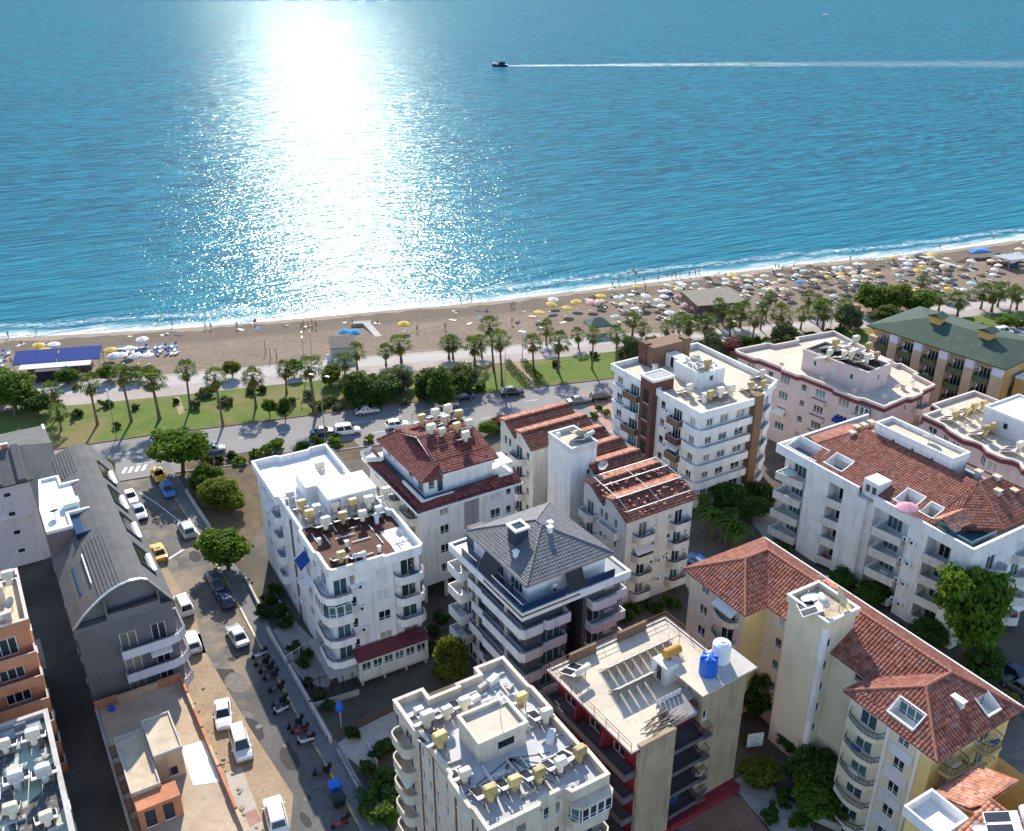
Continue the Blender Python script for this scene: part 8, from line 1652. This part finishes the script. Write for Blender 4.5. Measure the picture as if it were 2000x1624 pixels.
a = MB(); vs = [(-2.6, -2, 2.4), (2.6, -2, 2.4), (2.6, 2.6, 2.4), (-2.6, 2.6, 2.4), (-.8, .3, 3.7), (.8, .3, 3.7)]; a.add(vs, [(0, 1, 5, 4), (1, 2, 5), (2, 3, 4, 5), (3, 0, 4)]); a.add([(x_, y_, z_-.3) for x_, y_, z_ in vs[:4]]+vs[:4], [(0, 1, 5, 4), (1, 2, 6, 5), (2, 3, 7, 6), (3, 0, 4, 7)]); a.obj('canopy', M('tent_green_grey', (.10, .14, .12), .9, .2, 2), t)
for px_, py_ in ((-2.5, -1.9), (2.5, -1.9), (2.5, 2.5), (-2.5, 2.5)): p = MB(); p.box(px_-.05, py_-.05, 0, px_+.05, py_+.05, 2.4); p.obj('post', STEEL, t)
x, y = at(706, 640, -.5); t = thing('concrete_outfall', 'dark concrete outfall with a pale ramp near the surf', 'structure', (x, y, -.7), rad(10)); a = MB(); a.box(-2.2, 0, 0, 2.2, 1.6, 1.2); a.obj('wall', CONC, t); a = MB(); a.add([(.4, 0, 1.2), (2.0, 0, 1.2), (4.6, -8, .5), (3.0, -8, .5), (.4, 0, .2), (2, 0, .2), (4.6, -8, .2), (3, -8, .2)], [(3, 2, 1, 0), (0, 4, 7, 3), (1, 2, 6, 5), (3, 7, 6, 2)]); a.obj('ramp', CONCL, t)
for i, (px, py) in enumerate(((541,706), (529,705), (519,690), (594,642), (610,640))):
    x, y = at(px, py, -.2); t = thing('wooden_post', ('left post at the beach edge', 'second post at the beach edge', 'thin post on the sand', 'left post of the beach goal', 'right post of the beach goal')[i], 'post', (x, y, -.4), 0, 'posts on the sand'); p = MB(); p.tube((0, 0, 0), (0, 0, 3.0 if i < 3 else 2.2), .09, .07, 7); p.obj('shaft', WOOD, t); p = MB(); p.lathe([(.11, 0), (.11, .08)], 7, (0, 0, 2.95 if i < 3 else 2.15)); p.obj('cap', WOOD, t)
# right end: jetty, small boats, tarpaulin stall
x, y = at(1845, 515, -.3); t = thing('sand_jetty', 'narrow pale walkway running up from the surf', 'walkway', (x, y, -.4), rad(-58)); a = MB(); a.box(-9, -.7, 0, 9, .7, .35); a.obj('slab', CONCL, t); a = MB(); a.box(-9.2, -.9, -.2, -8.0, .9, .5); a.obj('end_block', CONC, t)
x, y = at(1818, 512, -.5); parasol(x, y, 'yellow', 'yellow parasol at the head of the pale walkway', 'single parasols on the sand')
def dinghy(px, py, rz, col, label, L=4.2, cat='boat', z=-.3):
    x, y = at(px, py, z); t = thing('small_boat', label, cat, (x, y, sand_z(x, y)), rad(rz), 'boats on the sand'); mb = MB(); st = [(-L/2, .55, .5), (-L*.3, .75, .48), (0, .8, .48), (L*.3, .6, .55), (L*.45, .25, .66), (L/2, .03, .75)]; vs = []
    for xx, w_, h_ in st: vs += [(xx, -w_, h_), (xx, -w_*.55, .08), (xx, w_*.55, .08), (xx, w_, h_), (xx, w_*.82, h_-.02), (xx, w_*.45, .2), (xx, -w_*.45, .2), (xx, -w_*.82, h_-.02)]
    n = 8; mb.add(vs, [(j*n+i, (j+1)*n+i, (j+1)*n+(i+1) % n, j*n+(i+1) % n) for j in range(5) for i in range(n)]+[tuple(range(n))]); mb.obj('hull', col, t)
    for q in (-L*.2, L*.12): b_ = MB(); b_.box(q-.12, -.62, .36, q+.12, .62, .4); b_.obj('bench', WOOD, t)
dinghy(1920, 508, 10, DARKW, 'dark rowing boat on the sand at the right end', 5.0); dinghy(1943, 518, 5, WOOD, 'brown rowing boat beside the yellow float', 4.6); dinghy(1962, 517, 0, CAN['yellow'], 'yellow float boat at the right end of the beach', 3.0); dinghy(1978, 521, 20, BLUEP, 'blue boat by the tarpaulin stall', 3.6)
x, y = at(1912, 492, -.5); a = MB(); a.add([(-3.5, -1.2, .1), (3.5, -1, .15), (3.2, 1.2, .5), (-3, 1.3, .45), (0, 0, .7)], [(0, 1, 4), (1, 2, 4), (2, 3, 4), (3, 0, 4)]); o = a.obj('tarpaulin', M('bright_blue_tarp', (.02, .22, .62), .6, .1, 2)); o.location = (x, y, -.5); o.rotation_euler = (0, 0, rad(14)); tag(o, 'bright blue tarpaulin over a heap near the surf', 'tarpaulin')
t = shelter('tarpaulin_stall', 'pale blue tarpaulin stall at the right photo edge', 1992, 524, 18, 8, 6, 2.6, M('pale_tarp', (.45, .52, .56), .7, .12, 2), STEEL, -.6, 'stall', False)
# ================================================================ boat and wake
x, y = G(978, 130, SEA_Z); t = thing('motor_boat', 'dark motor boat speeding across the open sea', 'motor boat', (x, y, SEA_Z), rad(180-1)); s_ = 2.4
mb = MB(); st = [(-4.2, 1.3, 1.0), (-2, 1.5, 1.0), (1, 1.4, 1.15), (3, .9, 1.35), (4.4, .35, 1.55), (4.9, .05, 1.65)]; vs = []
for xx, w_, h_ in st: vs += [(xx, -w_, h_), (xx, -w_*.8, .2), (xx, 0, -.15), (xx, w_*.8, .2), (xx, w_, h_)]
mb.add(vs, [(j*5+i, (j+1)*5+i, (j+1)*5+(i+1) % 5, j*5+(i+1) % 5) for j in range(5) for i in range(5)]+[(0, 1, 2, 3, 4)]); mb.obj('hull', M('boat_navy', (.02, .03, .06), .3, .1, 1, spec=.5), t)
mb = MB(); mb.add([(-2.6, -1.1, 1.0), (1.6, -1.0, 1.1), (1.6, 1.0, 1.1), (-2.6, 1.1, 1.0), (-2.4, -.95, 2.7), (.4, -.85, 2.7), (.4, .85, 2.7), (-2.4, .95, 2.7)], [(0, 1, 5, 4), (1, 2, 6, 5), (2, 3, 7, 6), (3, 0, 4, 7), (4, 5, 6, 7)]); mb.obj('cabin', M('boat_dark_canvas', (.03, .035, .05), .8, .1, 1), t); mb = MB(); mb.add([(1.62, -.85, 1.3), (1.62, .85, 1.3), (.62, .75, 2.5), (.62, -.75, 2.5)], [(0, 1, 2, 3)]); mb.obj('windscreen', LAMPW, t); mb = MB(); mb.tube((3.2, -.8, 1.4), (3.2, -.8, 2.0), .04, None, 5); mb.tube((3.2, .8, 1.4), (3.2, .8, 2.0), .04, None, 5); mb.tube((3.2, -.8, 2), (4.7, 0, 2.1), .04, None, 5); mb.tube((3.2, .8, 2), (4.7, 0, 2.1), .04, None, 5); mb.obj('bow_rail', STEEL, t)
t.scale = (s_*.55,)*3
k = NT('wake_foam'); uvn = k.n('ShaderNodeUVMap', uv_map='wake'); sx = k.n('ShaderNodeSeparateXYZ'); k.l(uvn.outputs[0], sx.inputs[0])
n = k.noise(.5, 5, k.mapping((.25, 1, 1)), .7); al = k.math('MULTIPLY', k.ramp(n, .38, .62), k.ramp(k.math('ABSOLUTE', k.math('SUBTRACT', sx.outputs['Y'], .5)), .15, .5, 1, 0)); al = k.math('MULTIPLY', al, k.ramp(sx.outputs['X'], 0, .6, 1.0, .22))
k.b.inputs['Base Color'].default_value = (.75, .8, .82, 1); k.b.inputs['Roughness'].default_value = .8; k.l(al, k.b.inputs['Alpha'])
A, C_ = G(992, 129, SEA_Z), G(2060, 126, SEA_Z); vs = []; N = 24
for i in range(N+1): f = i/N; xx, yy = A[0]+(C_[0]-A[0])*f, A[1]+(C_[1]-A[1])*f+6*math.sin(f*3); w_ = 4+34*f**.9+2*math.sin(f*31); vs += [(xx, yy-w_, SEA_Z+.03), (xx, yy+w_, SEA_Z+.03)]
me = bpy.data.meshes.new('wake'); me.from_pydata(vs, [], [(2*i, 2*i+2, 2*i+3, 2*i+1) for i in range(N)]); ul = me.uv_layers.new(name='wake'); ul.data.foreach_set('uv', [c for lp in me.loops for c in ((lp.vertex_index//2)/N, lp.vertex_index % 2)]); me.materials.append(k.mat); tag(link(bpy.data.objects.new('wake', me)), 'white wake trailing behind the motor boat', 'wake', kind='stuff')
x, y = G(1612, 30, SEA_Z); mb = MB(); mb.add([(-4, -1.2, 0), (4, -1.2, 0), (5, 0, 1.0), (4, 1.2, 0), (-4, 1.2, 0), (-4, -1.2, 1.0), (3.6, -1.2, 1.0), (3.6, 1.2, 1.0), (-4, 1.2, 1.0)], [(0, 1, 6, 5), (1, 2, 6), (2, 3, 7), (3, 4, 8, 7), (4, 0, 5, 8), (5, 6, 2, 7, 8)]); mb.box(-2.4, -.8, 1.0, .6, .8, 2.0); o = mb.obj('far_boat', M('boat_white', (.75, .75, .75), .4, .05, 1)); o.location = (x, y, SEA_Z); tag(o, 'tiny pale boat far out near the top of the sea', 'boat')
# parasols on balconies and roofs
def rparasol(B, x_, y_, z_, c, label, sc=1.0): x, y = B.W(x_, y_); parasol(x, y, c, label, 'balcony parasols', z_, sc)
rparasol(R3, -.1, 9.0, 13.3, 'rose', 'pink parasol on the roof terrace of the large white building', 1.0); rparasol(R3, -.6, 27.2, 9.9, 'green', 'pale green parasol on a box balcony of the large white building', .8)
# ================================================================ lived-in details
LAUN = {'white': CLO['white'], 'blue': CLO['blue'], 'red': CLO['red'], 'pink': CLO['pink']}
def laundry_proto(c):
    t = thing('laundry_rack', 'laundry', 'laundry'); f = MB()
    for x in (-.6, .6): f.bar((x, -.25, 0), (x, .25, .95), .02); f.bar((x, .25, 0), (x, -.25, .95), .02)
    for y in (-.25, 0, .25): f.bar((-.6, y, .95), (.6, y, .95), .02)
    f.obj('frame', STEEL, t); l = MB(); k_ = len(l.v)
    for i in range(4): x = -.55+.28*i; h_ = .35+.2*((i*7) % 3)/2; l.add([(x, -.26, .96), (x+.24, -.26, .96), (x+.24, -.3, .96-h_), (x, -.3, .96-h_)], [(0, 1, 2, 3)]); l.add([(x, -.24, .96), (x+.24, -.24, .96), (x+.24, -.2, .96-h_*.8), (x, -.2, .96-h_*.8)], [(3, 2, 1, 0)])
    o = l.obj('clothes', LAUN[c], t); o['kind'] = 'stuff'; return t
LP = {c: laundry_proto(c) for c in LAUN}; lu_ = set(); lcount = {}
SHORT = {id(W1): 'white heater-roofed building', id(W2): 'red mansard building', id(W3): 'brown gabled building', id(R1): 'tan pillar building', id(R2): 'pink building', id(R3): 'large white building', id(H1): 'ochre hotel', id(Y1): 'yellow house', id(M1): 'cream foreground block', id(M2): 'red walled building', id(L2): 'barrel roofed building', id(TB): 'dark roofed building'}
rl = random.Random(21)
for s, e, a, loc, cust, d in BALC:
    if cust or id(s) not in SHORT or rl.random() > .42: continue
    c = rl.choice(list(LAUN)); lx, ly = loc[0]-(-e[1])*d*.45+e[0]*rl.uniform(-.5, .5), loc[1]-e[0]*d*.45+e[1]*rl.uniform(-.5, .5); x, y = s.W(lx, ly)
    place(LP[c], c not in lu_, (x, y, loc[2]+.01), s.a+a+rl.uniform(-.3, .3), 'rack of %s laundry on a balcony of the %s' % (c, SHORT[id(s)]), 'laundry', 'laundry on balconies'); lu_.add(c)
# antennas, pipes and boxes on the flat roofs
def mast(B, x_, y_, z, h, label):
    x, y = B.W(x_, y_); t = thing('antenna', label, 'antenna', (x, y, z), rl.uniform(0, 3), 'roof antennas'); p = MB(); p.tube((0, 0, 0), (0, 0, h), .03, .02, 5); p.obj('mast', STEEL, t); q = MB(); q.bar((-.6, 0, h-.2), (.6, 0, h-.2), .02)
    for i in range(6): q.bar((-.55+.2*i, -.3+.02*i, h-.2), (-.55+.2*i, .3-.02*i, h-.2), .015)
    q.obj('aerial', STEEL, t)
for B, x_, y_, z, h, l in ((W1, 7.2, 13, 17.15, 2.4, 'aerial on the white stair roof of the heater building'), (R1, 8, 10, 18.3, 2.2, 'aerial on the roof block behind the tan pillar'), (M1, 6, 8.4, 16.3, 2.4, 'aerial on the roof room of the cream block'), (R2, 5, 9, 16.5, 2.0, 'aerial on the pink penthouse'), (R4, 9, 9, 16.45, 2.0, 'aerial on the white penthouse at the right edge'), (L3, -9, 7, 20.3, 2.0, 'aerial on the salmon building'), (M2, 12.5, 9, 13.1, 2.2, 'aerial on the dusty roof'), (Y1, 5.2, 18.2, 18.2, 2.2, 'aerial on the cream stair tower'), (W3, 1, 13, 17.3, 2.4, 'aerial on the white stair tower')): mast(B, x_, y_, z, h, l)
for B, zr, xr, yr, n, mt in ((W1, 14.7, (.8, 9.8), (.6, 10), 14, WHITE), (R1, 15.7, (.5, 16), (.6, 6), 10, CONCL), (R2, 13.2, (.6, 12), (.6, 4), 8, CREAMR), (R4, 13.3, (2, 14), (-4, 6), 12, WHITE), (M1, 14.2, (.7, 10), (.8, 5.4), 10, WHITE), (M1, 14.2, (.7, 10), (11, 14.5), 10, CREAMR), (R4, 13.3, (3, 9), (15, 20), 8, CREAMR), (R2, 16.5, (3.2, 8), (6, 17), 10, CONCL), (L4, 11.5, (-8, -.8), (1, 14), 12, OFFW)):
    mb = MB()
    for i in range(n):
        x, y = rl.uniform(*xr), rl.uniform(*yr); a = rl.choice((0, 1.57)); L_ = rl.uniform(.5, 1.3)
        if B is M1 and 2.6 < x < 7.8 and 6.2 < y < 10.6: continue
        mb.obox((x, y), a, L_, .05, zr+.12, zr+.2); mb.obox((x, y), a, .07, .1, zr, zr+.12)
    o = B.part('roof_pipes', mb, [mt]); o['kind'] = 'stuff'
# manholes and asphalt patches of the side street
st = bpy.data.objects['side_street']
for i, (px, py, rr) in enumerate(((560,1456,.42), (262,965,.4), (420,1300,.4), (505,1420,.35), (600,1560,.42))):
    x, y = G(px, py); mb = MB(); mb.lathe([(rr, 0), (rr, .012), (rr*.86, .016)], 18); o = mb.obj('manhole_cover', DKMET, st); o.location = (x, y, .012)
for i in range(16):
    f = rl.uniform(1, 7.5); i0 = int(f); q = f-i0; x = cr[i0][0]+(cr[i0+1][0]-cr[i0][0])*q-rl.uniform(.8, 6.5); y = cr[i0][1]+(cr[i0+1][1]-cr[i0][1])*q-rl.uniform(.3, 3); a0 = rl.uniform(-.1, .1)+rad(31); w_, h_ = rl.uniform(.4, 1.6), rl.uniform(.4, 2.4)
    mb = MB(); pts = [(math.cos(t_*.785)*w_*rl.uniform(.8, 1.15), math.sin(t_*.785)*h_*rl.uniform(.8, 1.15), 0) for t_ in range(8)]; mb.poly(pts); o = mb.obj('asphalt_patch', M('patch_dark', (.055, .054, .054), .9, .2, 2) if i % 3 else M('patch_pale', (.19, .175, .155), .95, .2, 2), st); o.location = (x, y, .0095+.0002*i); o.rotation_euler = (0, 0, a0)
# small awnings over windows
for B, p0, p1, sc_, z, w_, c in ((W1, (0, 28.3), (0, 0), 20, 9.0, 2.0, AWNW), (R2, (0, 28.4), (0, 0), 10.2, 6.4, 2.2, AWNW), (R2, (0, 28.4), (0, 0), 21.6, 9.2, 2.2, AWNB), (W3, (0, 0), (10.5, 0), 2.5, 8.9, 2.6, AWNW), (W3, (0, 9.1), (0, 0), 1.6, 6.4, 2.6, M('striped_awning', (.35, .12, .12), .9, .1, 2)), (Y1, (.6, 31.6), (.6, 23.2), 6.0, 14.0, 3.0, AWNW), (M1, (0, 16.5), (0, 0), 2.0, 8.2, 2.6, AWNW), (R1, (0, 9.6), (0, 0), 4.8, 9.2, 2.4, AWNW), (L2, (0, .2), (9.6, .2), 7.6, 9.9, 2.2, AWNW)):
    L, e, a = edge_frame(p0, p1); mb = MB(); mb.add([(-w_/2, 0, 0), (w_/2, 0, 0), (w_/2, -1.0, -.55), (-w_/2, -1.0, -.55), (-w_/2, 0, -.08), (w_/2, 0, -.08), (w_/2, -1.0, -.75), (-w_/2, -1.0, -.75)], [(3, 2, 1, 0), (4, 5, 6, 7), (7, 6, 2, 3), (0, 4, 7, 3), (6, 5, 1, 2)]); o = mb.obj('awning', c, B.E); o.location = (p0[0]+e[0]*sc_, p0[1]+e[1]*sc_, z); o.rotation_euler = (0, 0, a)
# street litter of stones and patches on the sandy lot
mb = MB()
for i in range(260):
    f = rl.random(); i0 = min(len(cl)-2, 2+int(f*5.99)); q = rl.random(); x = cl[i0][0]+(cl[i0+1][0]-cl[i0][0])*q+rl.uniform(-3.6, 2.4); y = cl[i0][1]+(cl[i0+1][1]-cl[i0][1])*q+rl.uniform(-2, 1.4); s2 = rl.uniform(.06, .22)
    mb.obox((x, y), rl.uniform(0, 3), s2, s2*rl.uniform(.5, 1), .0, .012+s2*.7)
tag(mb.obj('rubble', M('rubble_stone', (.34, .28, .21), .95, .25, 2)), 'loose stones scattered on the sandy street edge', 'rubble', kind='stuff')
# ---- ordinal labels where several look alike
ORD2 = ORD+['twenty-%s' % w_ for w_ in ORD[:9]]+['thirtieth']+['thirty-%s' % w_ for w_ in ORD[:9]]
byl = {}
for o in SC.objects:
    if o.get('label') and o.get('category') in ('palm tree', 'shrub', 'plant', 'laundry', 'sun lounger', 'towel'): byl.setdefault(o['label'], []).append(o)
for lab, os_ in byl.items():
    if 1 < len(os_) <= 30 and len(lab.split()) <= 12:
        os_.sort(key=lambda o: o.location.x/(o.location.y*CC-(o.location.z-CAM_H)*CS))
        for i, o in enumerate(os_): o['label'] = '%s from the left: %s' % (ORD2[i], lab)
